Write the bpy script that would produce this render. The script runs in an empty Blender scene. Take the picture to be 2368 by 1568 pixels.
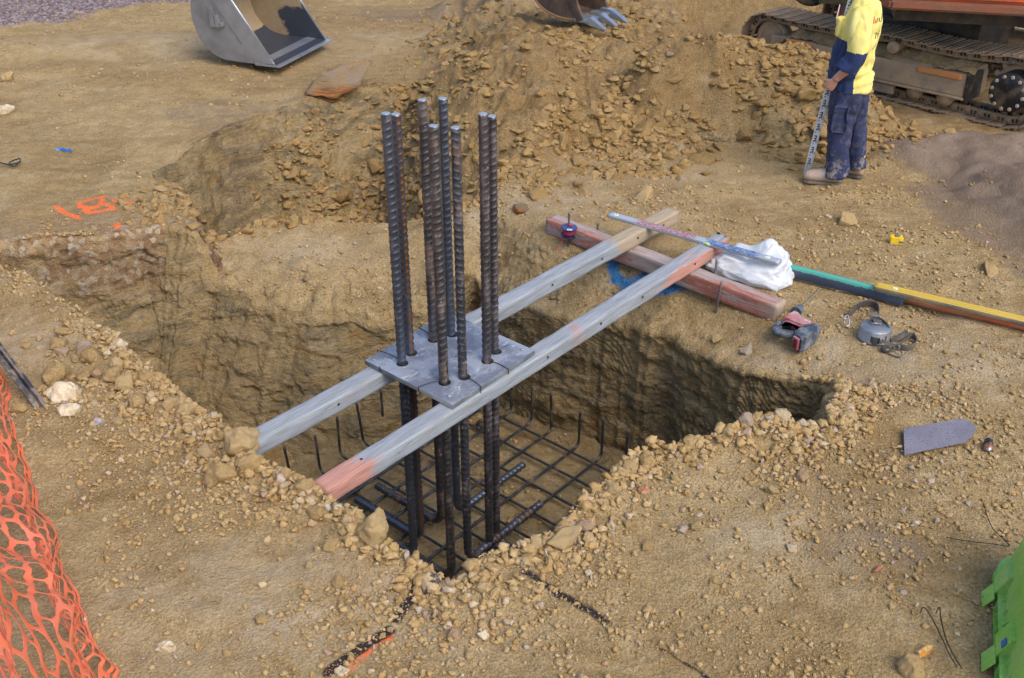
import bpy, bmesh, math, random
import numpy as np
from mathutils import Vector, Matrix, Euler
from mathutils.bvhtree import BVHTree

rng = np.random.default_rng(11)
random.seed(11)
C = bpy.context.scene.collection
R = math.radians

# ------------------------------------------------------------------ survey of the photograph (camera height, tilt, focal length)
PW, PH, FPX, TILT, CAMH = 2367.0, 1568.0, 2400.0, R(31.0), 3.30

def _ray(px, py):
    u = (px - PW / 2) / FPX; v = (py - PH / 2) / FPX
    return np.array([u, math.cos(TILT) - v * math.sin(TILT), -math.sin(TILT) - v * math.cos(TILT)])

def G(px, py, z=0.0):
    """measured point -> place on the level z"""
    r = _ray(px, py); t = (z - CAMH) / r[2]
    return np.array([r[0] * t, r[1] * t, z])

def GY(px, py, y):
    r = _ray(px, py); t = y / r[1]
    return np.array([r[0] * t, y, CAMH + r[2] * t])

# frame of the footing: a along the two beams, b across them
AANG = R(49.5)
av = np.array([math.cos(AANG), math.sin(AANG)]); bv = np.array([math.sin(AANG), -math.cos(AANG)])
ORG = np.array([-0.354, 5.048])
def AB(a, b, z=0.0):
    p = ORG + a * av + b * bv
    return np.array([p[0], p[1], z])

# ------------------------------------------------------------------ noise
def _hash(ix, iy, iz, seed):
    h = (ix.astype(np.int64) * 374761393 + iy.astype(np.int64) * 668265263 + iz * 2147483647 + seed * 1274126177) & 0xFFFFFFFF
    h = ((h ^ (h >> 13)) * 1274126177) & 0xFFFFFFFF
    h = ((h ^ (h >> 16)) * 2246822519) & 0xFFFFFFFF
    return ((h ^ (h >> 15)) & 0xFFFFFF) / float(0x7FFFFF) - 1.0

def vn2(x, y, seed=0):
    xi = np.floor(x); yi = np.floor(y); fx = x - xi; fy = y - yi
    fx = fx * fx * fx * (fx * (fx * 6 - 15) + 10); fy = fy * fy * fy * (fy * (fy * 6 - 15) + 10)
    xi = xi.astype(np.int64); yi = yi.astype(np.int64)
    a = _hash(xi, yi, 0, seed); b = _hash(xi + 1, yi, 0, seed); c = _hash(xi, yi + 1, 0, seed); d = _hash(xi + 1, yi + 1, 0, seed)
    return (a + (b - a) * fx) * (1 - fy) + (c + (d - c) * fx) * fy

def vn3(x, y, z, seed=0):
    zi = np.floor(z); fz = z - zi; fz = fz * fz * (3 - 2 * fz); zi = zi.astype(np.int64)
    xi = np.floor(x); yi = np.floor(y); fx = x - xi; fy = y - yi
    fx = fx * fx * (3 - 2 * fx); fy = fy * fy * (3 - 2 * fy)
    xi = xi.astype(np.int64); yi = yi.astype(np.int64)
    out = 0
    for k, w in ((0, 1 - fz), (1, fz)):
        zz = zi + k
        a = _hash(xi, yi, zz, seed); b = _hash(xi + 1, yi, zz, seed); c = _hash(xi, yi + 1, zz, seed); d = _hash(xi + 1, yi + 1, zz, seed)
        out = out + w * ((a + (b - a) * fx) * (1 - fy) + (c + (d - c) * fx) * fy)
    return out

def fbm2(x, y, scale, octs=4, seed=0, gain=0.5):
    s = 0; amp = 1.0; f = 1.0 / scale
    for i in range(octs):
        s = s + amp * vn2(x * f + 17.3 * i, y * f - 9.1 * i, seed + i); amp *= gain; f *= 2.03
    return s

def fbm3(x, y, z, scale, octs=4, seed=0, gain=0.5):
    s = 0; amp = 1.0; f = 1.0 / scale
    for i in range(octs):
        s = s + amp * vn3(x * f + 7.3 * i, y * f - 9.1 * i, z * f + 3.7 * i, seed + i); amp *= gain; f *= 2.03
    return s

def sst(e0, e1, x):
    t = np.clip((x - e0) / (e1 - e0), 0, 1); return t * t * (3 - 2 * t)

# ------------------------------------------------------------------ objects and meshes
def link(o, parent=None):
    C.objects.link(o)
    if parent is not None: o.parent = parent
    return o

def tag(o, label=None, cat=None, group=None, kind=None):
    if label: o['label'] = label
    if cat: o['category'] = cat
    if group: o['group'] = group
    if kind: o['kind'] = kind
    return o

def empty(name, label, cat, loc=(0, 0, 0), rotz=0.0, group=None):
    o = bpy.data.objects.new(name, None); o.empty_display_size = 0.1
    C.objects.link(o); o.location = loc; o.rotation_euler = (0, 0, rotz)
    return tag(o, label, cat, group)

def mesh_np(name, V, F, smooth=True):
    """V (n,3), F (m,k) with constant k or a list of lists"""
    me = bpy.data.meshes.new(name)
    V = np.asarray(V, np.float32)
    me.vertices.add(len(V)); me.vertices.foreach_set('co', V.ravel())
    if isinstance(F, np.ndarray):
        m, k = F.shape
        me.loops.add(m * k); me.loops.foreach_set('vertex_index', F.astype(np.int32).ravel())
        me.polygons.add(m)
        me.polygons.foreach_set('loop_start', np.arange(0, m * k, k, dtype=np.int32))
        me.polygons.foreach_set('loop_total', np.full(m, k, np.int32))
    else:
        tot = np.array([len(f) for f in F], np.int32)
        me.loops.add(int(tot.sum())); me.loops.foreach_set('vertex_index', np.concatenate([np.asarray(f, np.int32) for f in F]))
        me.polygons.add(len(F))
        me.polygons.foreach_set('loop_start', np.concatenate([[0], np.cumsum(tot)[:-1]]).astype(np.int32))
        me.polygons.foreach_set('loop_total', tot)
    me.update(calc_edges=True); me.validate()
    if smooth: me.polygons.foreach_set('use_smooth', np.ones(len(me.polygons), bool))
    return me

def attr(me, name, vals):
    a = me.attributes.new(name, 'FLOAT', 'POINT'); a.data.foreach_set('value', np.asarray(vals, np.float32))

def obj(name, me, mat=None, parent=None):
    o = bpy.data.objects.new(name, me)
    if mat is not None: me.materials.append(mat)
    return link(o, parent)

class MB:
    """collects pieces of ONE mesh"""
    def __init__(s): s.V = []; s.F = []; s.n = 0; s.sm = []
    def add(s, V, F, smooth=False):
        V = np.asarray(V, float)
        s.V.append(V); s.F += [[int(i) + s.n for i in f] for f in F]; s.sm += [smooth] * len(F); s.n += len(V); return s
    def box(s, c, size, rot=None, bev=0.0, taper=None):
        sx, sy, sz = [v / 2 for v in size]
        if bev <= 0:
            V = np.array([[x, y, z] for z in (-sz, sz) for y in (-sy, sy) for x in (-sx, sx)], float)
            F = [[0, 2, 3, 1], [4, 5, 7, 6], [0, 1, 5, 4], [2, 6, 7, 3], [0, 4, 6, 2], [1, 3, 7, 5]]
        else:
            bm = bmesh.new(); bmesh.ops.create_cube(bm, size=1.0)
            for v in bm.verts: v.co = Vector((v.co.x * size[0], v.co.y * size[1], v.co.z * size[2]))
            bmesh.ops.bevel(bm, geom=list(bm.edges), offset=bev, segments=2, affect='EDGES', profile=0.6)
            bm.verts.ensure_lookup_table()
            V = np.array([v.co[:] for v in bm.verts]); F = [[v.index for v in f.verts] for f in bm.faces]; bm.free()
        if taper is not None:
            k = 1 + (taper - 1) * (V[:, 2:3] / (2 * sz) + 0.5); V[:, :2] *= k
        if rot is not None: V = V @ np.array(rot).T
        return s.add(V + np.asarray(c), F)
    def tube(s, pts, rad, n=10, caps=True, up=None, smooth=True, rfun=None, closed=False):
        pts = np.asarray(pts, float); m = len(pts)
        rad = np.full(m, rad, float) if np.isscalar(rad) else np.asarray(rad, float)
        T = np.gradient(pts, axis=0)
        if closed: T = np.roll(pts, -1, 0) - np.roll(pts, 1, 0)
        T /= np.maximum(np.linalg.norm(T, axis=1, keepdims=True), 1e-9)
        ref = np.array(up if up is not None else ([0, 0, 1] if abs(T[0][2]) < 0.9 else [1, 0, 0]), float)
        u = ref - T[0] * (ref @ T[0]); u /= np.linalg.norm(u)
        V = []; th = np.arange(n) * 2 * math.pi / n
        L = np.concatenate([[0], np.cumsum(np.linalg.norm(np.diff(pts, axis=0), axis=1))])
        for i in range(m):
            u = u - T[i] * (u @ T[i]); u /= np.linalg.norm(u); w = np.cross(T[i], u)
            r = rad[i] if rfun is None else rad[i] + rfun(L[i], th)
            V.append(pts[i] + (np.cos(th) * r)[:, None] * u + (np.sin(th) * r)[:, None] * w)
        V = np.concatenate(V); F = []
        for i in range(m if closed else m - 1):
            j = (i + 1) % m
            for k in range(n):
                F.append([i * n + k, i * n + (k + 1) % n, j * n + (k + 1) % n, j * n + k])
        s.add(V, F, smooth)
        if caps and not closed:
            s.F.append([s.n - len(V) + k for k in range(n)][::-1]); s.F.append([s.n - n + k for k in range(n)]); s.sm += [False, False]
        return s
    def prism(s, poly, z0, z1, smooth=False):
        n = len(poly); V = [[p[0], p[1], z0] for p in poly] + [[p[0], p[1], z1] for p in poly]
        F = [list(range(n))[::-1], list(range(n, 2 * n))] + [[i, (i + 1) % n, n + (i + 1) % n, n + i] for i in range(n)]
        return s.add(V, F, smooth)
    def lathe(s, prof, c=(0, 0, 0), axis=(0, 0, 1), n=24, smooth=True, cap=True):
        ax = np.array(axis, float); ax /= np.linalg.norm(ax)
        ref = np.array([1, 0, 0]) if abs(ax[0]) < 0.9 else np.array([0, 1, 0])
        u = np.cross(ax, ref); u /= np.linalg.norm(u); w = np.cross(ax, u)
        th = np.arange(n) * 2 * math.pi / n; V = []
        for r, h in prof: V.append(np.asarray(c) + ax * h + r * (np.cos(th)[:, None] * u + np.sin(th)[:, None] * w))
        F = []
        for i in range(len(prof) - 1):
            for k in range(n): F.append([i * n + k, i * n + (k + 1) % n, (i + 1) * n + (k + 1) % n, (i + 1) * n + k])
        s.add(np.concatenate(V), F, smooth)
        if cap:
            b = s.n - n * len(prof)
            s.F.append([b + k for k in range(n)][::-1]); s.F.append([s.n - n + k for k in range(n)]); s.sm += [False, False]
        return s
    def ribbon(s, pts, width, thick, updir=(0, 0, 1)):
        """a strap: path of its lower edge, standing width in updir (one vector or one per point)"""
        pts = np.asarray(pts, float); m = len(pts); T = np.gradient(pts, axis=0); T /= np.linalg.norm(T, axis=1, keepdims=True)
        U = np.asarray(updir, float); U = np.tile(U, (m, 1)) if U.ndim == 1 else U
        U = U - T * (U * T).sum(1, keepdims=True); U /= np.linalg.norm(U, axis=1, keepdims=True)
        N = np.cross(T, U); V = []
        for i in range(m):
            for du, dn in ((0, -.5), (1, -.5), (1, .5), (0, .5)): V.append(pts[i] + U[i] * du * width + N[i] * dn * thick)
        F = [[i * 4 + k, i * 4 + (k + 1) % 4, (i + 1) * 4 + (k + 1) % 4, (i + 1) * 4 + k] for i in range(m - 1) for k in range(4)]
        F += [[3, 2, 1, 0], [m * 4 - 4, m * 4 - 3, m * 4 - 2, m * 4 - 1]]
        return s.add(V, F, False)
    def build(s, name, mat=None, parent=None, bevel=0.0, smooth=None):
        V = np.concatenate(s.V); me = mesh_np(name, V, s.F, smooth=False)
        if len(me.polygons) == len(s.sm): me.polygons.foreach_set('use_smooth', np.array(s.sm, bool))
        if smooth: me.polygons.foreach_set('use_smooth', np.ones(len(me.polygons), bool))
        if bevel > 0:
            bm = bmesh.new(); bm.from_mesh(me); bmesh.ops.remove_doubles(bm, verts=bm.verts, dist=1e-5)
            bmesh.ops.recalc_face_normals(bm, faces=bm.faces)
            ed = [e for e in bm.edges if e.is_manifold and e.calc_face_angle(0) > 0.5]
            bmesh.ops.bevel(bm, geom=ed, offset=bevel, segments=2, affect='EDGES', clamp_overlap=True); bm.to_mesh(me); bm.free()
        return obj(name, me, mat, parent)

def spline(pts, n=40):
    """Catmull-Rom through the points"""
    P_ = np.asarray(pts, float); P_ = np.vstack([2 * P_[0] - P_[1], P_, 2 * P_[-1] - P_[-2]]); out = []
    m = len(P_) - 3; per = max(2, n // m)
    for i in range(m):
        p0, p1, p2, p3 = P_[i:i + 4]
        for t in np.linspace(0, 1, per, endpoint=False):
            out.append(0.5 * ((2 * p1) + (-p0 + p2) * t + (2 * p0 - 5 * p1 + 4 * p2 - p3) * t * t + (-p0 + 3 * p1 - 3 * p2 + p3) * t ** 3))
    out.append(P_[-2]); return np.array(out)

def frame(x, y=None, z=None):
    """rotation matrix whose columns are the given axes"""
    x = np.asarray(x, float); x /= np.linalg.norm(x)
    z = np.array([0, 0, 1.0]) if z is None else np.asarray(z, float)
    y = np.cross(z, x); y /= np.linalg.norm(y); z = np.cross(x, y)
    return np.stack([x, y, z], 1)

def text_mesh(body, size, extrude=0.0005, shear=0.0, spacing=1.0):
    cu = bpy.data.curves.new('lettering', 'FONT'); cu.body = body; cu.size = size; cu.extrude = extrude; cu.shear = shear; cu.space_character = spacing
    cu.align_x = 'CENTER'; cu.align_y = 'CENTER'; cu.resolution_u = 3
    o = bpy.data.objects.new('lettering', cu); C.objects.link(o)
    dg = bpy.context.evaluated_depsgraph_get(); dg.update()
    me = bpy.data.meshes.new_from_object(o.evaluated_get(dg)); bpy.data.objects.remove(o); bpy.data.curves.remove(cu); return me

def xform(me, Rm, t):
    n = len(me.vertices); v = np.empty(n * 3, np.float32); me.vertices.foreach_get('co', v); v = v.reshape(-1, 3)
    v = v @ np.asarray(Rm).T + np.asarray(t); me.vertices.foreach_set('co', v.astype(np.float32).ravel()); me.update(); return me

def get_co(me):
    v = np.empty(len(me.vertices) * 3, np.float32); me.vertices.foreach_get('co', v); return v.reshape(-1, 3).astype(float)

# ------------------------------------------------------------------ materials
class NT:
    def __init__(s, name):
        s.m = bpy.data.materials.new(name); s.m.use_nodes = True; s.t = s.m.node_tree; s.N = s.t.nodes; s.L = s.t.links
        s.b = s.N['Principled BSDF']; s.out = s.N['Material Output']
    def node(s, typ, **kw):
        n = s.N.new(typ)
        for k, v in kw.items():
            if k.startswith('i_'):
                key = k[2:]
                n.inputs[int(key) if key.isdigit() else key.replace('_', ' ')].default_value = v
            else: setattr(n, k, v)
        return n
    def link(s, a, b): s.L.new(a, b); return b
    def coord(s, kind='Object', scale=(1, 1, 1), rot=(0, 0, 0)):
        tc = s.node('ShaderNodeTexCoord'); mp = s.node('ShaderNodeMapping')
        mp.inputs['Scale'].default_value = scale; mp.inputs['Rotation'].default_value = rot
        s.link(tc.outputs[kind], mp.inputs['Vector']); return mp.outputs['Vector']
    def pos(s, scale=(1, 1, 1), rot=(0, 0, 0)):
        g = s.node('ShaderNodeNewGeometry'); mp = s.node('ShaderNodeMapping')
        mp.inputs['Scale'].default_value = scale; mp.inputs['Rotation'].default_value = rot
        s.link(g.outputs['Position'], mp.inputs['Vector']); return mp.outputs['Vector']
    def noise(s, vec, scale, detail=4, rough=0.55, dist=0.0):
        n = s.node('ShaderNodeTexNoise', i_Scale=scale, i_Detail=detail, i_Roughness=rough, i_Distortion=dist); s.link(vec, n.inputs['Vector']); return n.outputs['Fac']
    def vor(s, vec, scale, feature='F1', out='Distance', rand=1.0):
        n = s.node('ShaderNodeTexVoronoi', feature=feature, i_Scale=scale, i_Randomness=rand); s.link(vec, n.inputs['Vector']); return n.outputs[out]
    def ramp(s, fac, stops):
        n = s.node('ShaderNodeValToRGB'); cr = n.color_ramp
        while len(cr.elements) < len(stops): cr.elements.new(0.5)
        for e, (p, c) in zip(cr.elements, stops):
            e.position = p; e.color = (c, c, c, 1) if np.isscalar(c) else (*c, 1)
        s.link(fac, n.inputs['Fac']); return n.outputs['Color']
    def mix(s, fac, a, b, mode='MIX'):
        n = s.node('ShaderNodeMix', data_type='RGBA', blend_type=mode)
        for sock, v in ((n.inputs[0], fac), (n.inputs[6], a), (n.inputs[7], b)):
            if isinstance(v, (int, float)): sock.default_value = v
            elif isinstance(v, tuple): sock.default_value = (*v, 1)
            else: s.link(v, sock)
        return n.outputs[2]
    def math(s, op, a, b=0.0, clamp=False):
        n = s.node('ShaderNodeMath', operation=op, use_clamp=clamp)
        for i, v in enumerate((a, b)):
            if isinstance(v, (int, float)): n.inputs[i].default_value = v
            else: s.link(v, n.inputs[i])
        return n.outputs[0]
    def attr(s, name):
        n = s.node('ShaderNodeAttribute', attribute_name=name); return n.outputs['Fac']
    def bump(s, h, strength=0.5, dist=0.01, prev=None):
        n = s.node('ShaderNodeBump'); n.inputs['Strength'].default_value = strength; n.inputs['Distance'].default_value = dist
        s.link(h, n.inputs['Height'])
        if prev is not None: s.link(prev, n.inputs['Normal'])
        return n.outputs['Normal']
    def done(s, col=None, rough=0.8, metal=0.0, nrm=None, spec=None):
        for key, v in (('Base Color', col), ('Roughness', rough), ('Metallic', metal)):
            if v is None: continue
            if isinstance(v, (int, float)): s.b.inputs[key].default_value = v
            elif isinstance(v, tuple): s.b.inputs[key].default_value = (*v, 1)
            else: s.link(v, s.b.inputs[key])
        if nrm is not None: s.link(nrm, s.b.inputs['Normal'])
        if spec is not None: s.b.inputs['Specular IOR Level'].default_value = spec
        return s.m

DUST = (0.36, 0.245, 0.12)
def worn(name, c1, c2=None, rough=0.6, metal=0.0, scale=6.0, dust=0.35, dscale=5.0, bump=0.2, dustcol=DUST, fine=60.0, amount=0.5, stretch=(1, 1, 1)):
    """a solid colour with a second tone, dust in patches, scratches and small bumps"""
    t = NT(name); v = t.coord('Object', stretch); c2 = c2 or tuple(x * 0.7 for x in c1)
    n1 = t.ramp(t.noise(v, scale, 6), [(0.5 - 0.22 * amount, 0.0), (0.5 + 0.22 * amount, 1.0)])
    col = t.mix(n1, c1, c2)
    if dust > 0:
        v2 = t.coord('Object'); d = t.noise(v2, dscale, 8, 0.65)
        dm = t.ramp(d, [(0.62 - dust * 0.45, 0.0), (0.82 - dust * 0.35, 1.0)])
        col = t.mix(t.math('MULTIPLY', dm, min(1.0, 0.35 + dust)), col, dustcol)
        ro = t.mix(dm, (rough,) * 3, (0.95,) * 3)
    else: ro = rough
    f = t.noise(v, fine, 5, 0.6)
    col = t.mix(0.25, col, t.ramp(f, [(0.3, 0.25), (0.7, 0.75)]), 'OVERLAY')
    return t.done(col, ro, metal, t.bump(f, bump, 0.004))
# ------------------------------------------------------------------ soil
def soil_color(t, vec):
    n1 = t.noise(vec, 0.9, 5, 0.6); n2 = t.noise(vec, 9.0, 7, 0.62); n3 = t.noise(vec, 70.0, 6, 0.65)
    c = t.mix(t.ramp(n1, [(0.32, 0.0), (0.68, 1.0)]), SOIL_A, SOIL_B)
    c = t.mix(t.ramp(n2, [(0.38, 0.0), (0.66, 0.85)]), c, SOIL_C)
    c = t.mix(t.math('MULTIPLY', t.ramp(t.noise(vec, 3.1, 6, 0.7), [(0.56, 0.0), (0.68, 1.0)]), 0.45), c, SOIL_D)
    c = t.mix(t.math('MULTIPLY', t.ramp(t.noise(vec, 1.7, 6, 0.68, 0.4), [(0.52, 0.0), (0.66, 1.0)]), 0.45), c, (0.205, 0.135, 0.062))
    n4 = t.noise(vec, 30.0, 6, 0.7)
    c = t.mix(t.math('MULTIPLY', t.ramp(t.noise(t.pos((0.35, 2.4, 1.0), (0, 0, 0.12)), 1.9, 7, 0.65, 0.3), [(0.50, 0.0), (0.64, 1.0)]), 0.40), c, (0.25, 0.158, 0.062))
    c = t.mix(t.ramp(n4, [(0.52, 0.0), (0.66, 0.55)]), c, (0.235, 0.155, 0.07))
    c = t.mix(t.ramp(t.noise(vec, 42.0, 5, 0.7), [(0.58, 0.0), (0.68, 0.6)]), c, (0.50, 0.40, 0.26))
    c = t.mix(0.70, c, t.ramp(n3, [(0.28, 0.22), (0.72, 0.78)]), 'OVERLAY')
    return c, n2, n3
SOIL_A = (0.365, 0.255, 0.118); SOIL_B = (0.275, 0.185, 0.078); SOIL_C = (0.43, 0.312, 0.158); SOIL_D = (0.45, 0.35, 0.225)

def mat_ground():
    t = NT('soil'); v = t.pos()
    c, n2, n3 = soil_color(t, v)
    # worn pale scuffs and light grit
    c = t.mix(t.math('MULTIPLY', t.attr('pale'), t.ramp(t.noise(v, 5.0, 7, 0.7), [(0.40, 0.0), (0.60, 0.9)])), c, (0.42, 0.33, 0.215))
    # freshly turned soil is browner, and so are random patches of trodden ground
    dm = t.math('MULTIPLY', t.attr('brown_soil'), t.ramp(t.noise(v, 2.2, 7, 0.68), [(0.30, 0.55), (0.62, 1.0)]))
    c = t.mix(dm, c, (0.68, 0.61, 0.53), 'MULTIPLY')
    # dug wall: streaks of olive, ochre and slate left by the bucket teeth
    vs = t.pos((2.0, 2.0, 5.5), (0.5, 0.45, 0.0)); st = t.noise(vs, 2.1, 8, 0.62, 0.8); st2 = t.noise(vs, 1.1, 6, 0.6, 1.2); st3 = t.noise(t.pos((5, 5, 20), (0.5, 0.4, 0)), 3.0, 6, 0.65)
    w = t.mix(t.ramp(st, [(0.36, 0.0), (0.62, 1.0)]), (0.34, 0.235, 0.10), (0.42, 0.31, 0.165))
    w = t.mix(t.ramp(st2, [(0.50, 0.0), (0.63, 0.8)]), w, (0.20, 0.165, 0.10))
    w = t.mix(t.ramp(t.noise(vs, 1.7, 7, 0.7, 0.5), [(0.60, 0.0), (0.70, 0.85)]), w, (0.105, 0.105, 0.098))
    w = t.mix(t.ramp(t.noise(v, 2.6, 6, 0.7, 0.4), [(0.58, 0.0), (0.70, 0.8)]), w, (0.33, 0.175, 0.05))
    w = t.mix(0.5, w, t.ramp(st3, [(0.3, 0.25), (0.7, 0.75)]), 'OVERLAY')
    c = t.mix(t.attr('wall'), c, w)
    # stony crust on the left block
    k = t.vor(v, 26.0, 'F1', 'Color'); kk = t.node('ShaderNodeSeparateColor'); t.link(k, kk.inputs[0])
    cr = t.ramp(kk.outputs[0], [(0.0, (0.20, 0.105, 0.055)), (0.35, (0.27, 0.155, 0.075)), (0.7, (0.30, 0.20, 0.12)), (0.86, (0.44, 0.38, 0.30)), (1.0, (0.33, 0.15, 0.04))])
    c = t.mix(t.math('MULTIPLY', t.attr('crust'), t.ramp(t.noise(v, 6.0, 6), [(0.36, 0.25), (0.55, 0.9)])), c, cr)
    # grey purple sand and crushed rock
    sc = t.mix(t.ramp(t.noise(v, 3.0, 6), [(0.35, 0.0), (0.65, 1.0)]), (0.165, 0.118, 0.082), (0.24, 0.178, 0.130))
    sc = t.mix(0.6, sc, t.ramp(t.noise(v, 160.0, 4, 0.7), [(0.3, 0.2), (0.7, 0.8)]), 'OVERLAY')
    c = t.mix(t.math('MULTIPLY', t.attr('sand'), t.ramp(t.math('ADD', t.attr('sand'), t.math('MULTIPLY', t.math('SUBTRACT', t.noise(v, 7.0, 7, 0.7), 0.5), 1.3)), [(0.35, 0.0), (0.6, 1.0)])), c, sc)
    gk = t.vor(v, 34.0, 'F1', 'Color'); gs = t.node('ShaderNodeSeparateColor'); t.link(gk, gs.inputs[0])
    gc = t.ramp(gs.outputs[1], [(0.0, (0.10, 0.075, 0.08)), (0.6, (0.20, 0.155, 0.155)), (1.0, (0.33, 0.27, 0.26))])
    c = t.mix(t.attr('gravel'), c, gc)
    # spray paint and soot lines
    sp = t.noise(v, 24.0, 6, 0.7); spb = t.noise(v, 160.0, 4, 0.7)
    for name, colr, lo, hi in (('paint_orange', (0.90, 0.17, 0.05), 0.34, 0.62), ('paint_black', (0.018, 0.016, 0.02), 0.34, 0.62), ('paint_blue', (0.012, 0.15, 0.36), 0.36, 0.66)):
        m = t.math('ADD', t.attr(name), t.math('MULTIPLY', t.math('SUBTRACT', t.math('ADD', t.math('MULTIPLY', sp, 0.85), t.math('MULTIPLY', spb, 0.15)), 0.5), 1.1))
        c = t.mix(t.ramp(t.math('MULTIPLY', m, t.math('MINIMUM', t.math('MULTIPLY', t.attr(name), 8.0), 1.0)), [(lo, 0.0), (hi, 0.95)]), c, colr)
    h = t.math('ADD', t.math('MULTIPLY', n2, 0.6), t.math('MULTIPLY', n3, 0.5))
    cell = t.vor(v, 75.0); cell2 = t.vor(v, 190.0)
    h = t.math('SUBTRACT', h, t.math('MULTIPLY', cell, 0.35)); 
    nb = t.bump(h, 0.75, 0.030)
    nb = t.bump(t.math('ADD', t.math('MULTIPLY', t.noise(v, 260.0, 4, 0.7), 0.8), t.math('MULTIPLY', cell2, -0.6)), 0.7, 0.006, nb)
    nb = t.bump(t.math('MULTIPLY', t.math('ADD', t.math('MULTIPLY', st3, 0.5), t.noise(v, 15.0, 7, 0.7, 0.6)), t.attr('wall')), 0.9, 0.06, nb)
    return t.done(c, 0.95, 0.0, nb, 0.2)

def mat_stone(name, by, tone=(1, 1, 1)):
    """by: 'object' random tint per object, 'tint' vertex attribute"""
    t = NT(name); v = t.pos() if by == 'tint' else t.coord('Object')
    if by == 'tint': f = t.attr('tint')
    else: f = t.node('ShaderNodeObjectInfo').outputs['Random']
    base = t.ramp(f, [(0.0, (0.30, 0.19, 0.07)), (0.25, (0.36, 0.235, 0.095)), (0.6, (0.41, 0.28, 0.125)), (0.80, (0.44, 0.32, 0.17)), (0.88, (0.50, 0.42, 0.31)), (0.93, (0.33, 0.29, 0.27)), (0.97, (0.36, 0.20, 0.12)), (1.0, (0.55, 0.50, 0.43))])
    c = t.mix(t.ramp(t.noise(v, 9.0, 6, 0.65), [(0.40, 0.0), (0.62, 0.9)]), base, SOIL_C)
    n3 = t.noise(v, 60.0, 6, 0.65)
    c = t.mix(t.ramp(t.noise(v, 4.0, 6, 0.7), [(0.60, 0.0), (0.72, 0.6)]), c, (0.34, 0.165, 0.045))
    c = t.mix(0.5, c, t.ramp(n3, [(0.28, 0.25), (0.72, 0.75)]), 'OVERLAY')
    if tone != (1, 1, 1): c = t.mix(1.0, c, tone, 'MULTIPLY')
    h = t.math('ADD', n3, t.math('MULTIPLY', t.noise(v, 18.0, 5, 0.6), 1.2))
    nb = t.bump(h, 0.55, 0.012); nb = t.bump(t.noise(v, 200.0, 3, 0.6), 0.5, 0.004, nb)
    return t.done(c, 0.93, 0.0, nb, 0.2)

M_GROUND = mat_ground()
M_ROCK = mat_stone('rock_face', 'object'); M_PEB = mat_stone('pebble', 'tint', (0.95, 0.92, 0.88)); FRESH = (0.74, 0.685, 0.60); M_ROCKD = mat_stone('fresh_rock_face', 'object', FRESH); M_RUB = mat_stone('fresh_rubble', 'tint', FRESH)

# ------------------------------------------------------------------ terrain shape
def sdf_poly(X, Y, poly, closed=True, margin=0.9):
    """signed distance, positive inside; farther than the margin it is only a lower bound"""
    poly = np.asarray(poly, float)[:, :2]; n = len(poly); X = np.asarray(X, float); Y = np.asarray(Y, float)
    shp = X.shape; xa = X.ravel(); ya = Y.ravel(); lo = poly.min(0); hi = poly.max(0)
    db = np.maximum(np.maximum(lo[0] - xa, xa - hi[0]), np.maximum(lo[1] - ya, ya - hi[1]))
    res = np.where(db > 0, db, 0.0); sel = np.nonzero(db < margin)[0]
    res = -res if closed else res
    x = xa[sel]; y = ya[sel]; d2 = np.full(x.shape, 1e18); inside = np.zeros(x.shape, bool)
    for i in range(n if closed else n - 1):
        ax, ay = poly[i]; bx, by = poly[(i + 1) % n]; ex, ey = bx - ax, by - ay
        t = np.clip(((x - ax) * ex + (y - ay) * ey) / (ex * ex + ey * ey + 1e-12), 0, 1)
        dx = x - ax - t * ex; dy = y - ay - t * ey; d2 = np.minimum(d2, dx * dx + dy * dy)
        if closed:
            cr = (ay > y) != (by > y)
            with np.errstate(divide='ignore', invalid='ignore'):
                inside ^= cr & (x < (bx - ax) * (y - ay) / (by - ay + 1e-15) + ax)
    d = np.sqrt(d2); res[sel] = np.where(inside, d, -d) if closed else d
    return res.reshape(shp)

def gpoly(pts, z=0.0): return np.array([G(px, py, z)[:2] for px, py in pts])

# pit rim, walked with the pit on the left: near bank, right corner, far wall, ridge, block
NEAR = [(0, 600), (85, 640), (150, 690), (240, 740), (290, 790), (350, 850), (420, 910), (500, 965), (540, 1010), (590, 1050), (690, 1095), (740, 1130), (830, 1185), (880, 1225), (960, 1265), (1015, 1305), (1050, 1322), (1090, 1285), (1125, 1262), (1185, 1250), (1240, 1240), (1290, 1195), (1340, 1135), (1405, 1085), (1440, 1040), (1520, 1018), (1600, 1006), (1690, 980), (1745, 962), (1830, 968), (1905, 975)]
FAR = [(1930, 935), (1915, 905), (1870, 885), (1790, 875), (1712, 858), (1640, 822), (1558, 780), (1480, 762), (1400, 745), (1330, 735), (1260, 727), (1197, 712), (1140, 690), (1095, 655)]
pit_near = [G(*p, z=0.075)[:2] for p in NEAR]
FARZ = np.interp([p[0] for p in FAR], [1095, 1330, 1560, 1750, 1930], [-0.47, -0.38, -0.26, -0.15, -0.08])
pit_far = [G(*p, z=z)[:2] for p, z in zip(FAR, FARZ)]
RIDGE = [(-0.52, 6.80), (-0.75, 6.80), (-1.0, 6.74), (-1.3, 6.70), (-1.62, 6.72), (-1.92, 6.82), (-2.16, 6.97), (-2.36, 7.10)]
BLOCK = [(-2.62, 7.17), (-2.85, 7.10), (-3.05, 6.96), (-3.6, 6.80), (-4.3, 6.74), (-4.4, 6.62)]
RIM0 = np.array([list(p) for p in pit_near] + [list(p) for p in pit_far] + [list(p) for p in RIDGE] + [list(p) for p in BLOCK])
segid0 = [0] * len(pit_near) + [1] * len(pit_far) + [2] * len(RIDGE) + [3] * len(BLOCK)

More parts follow.
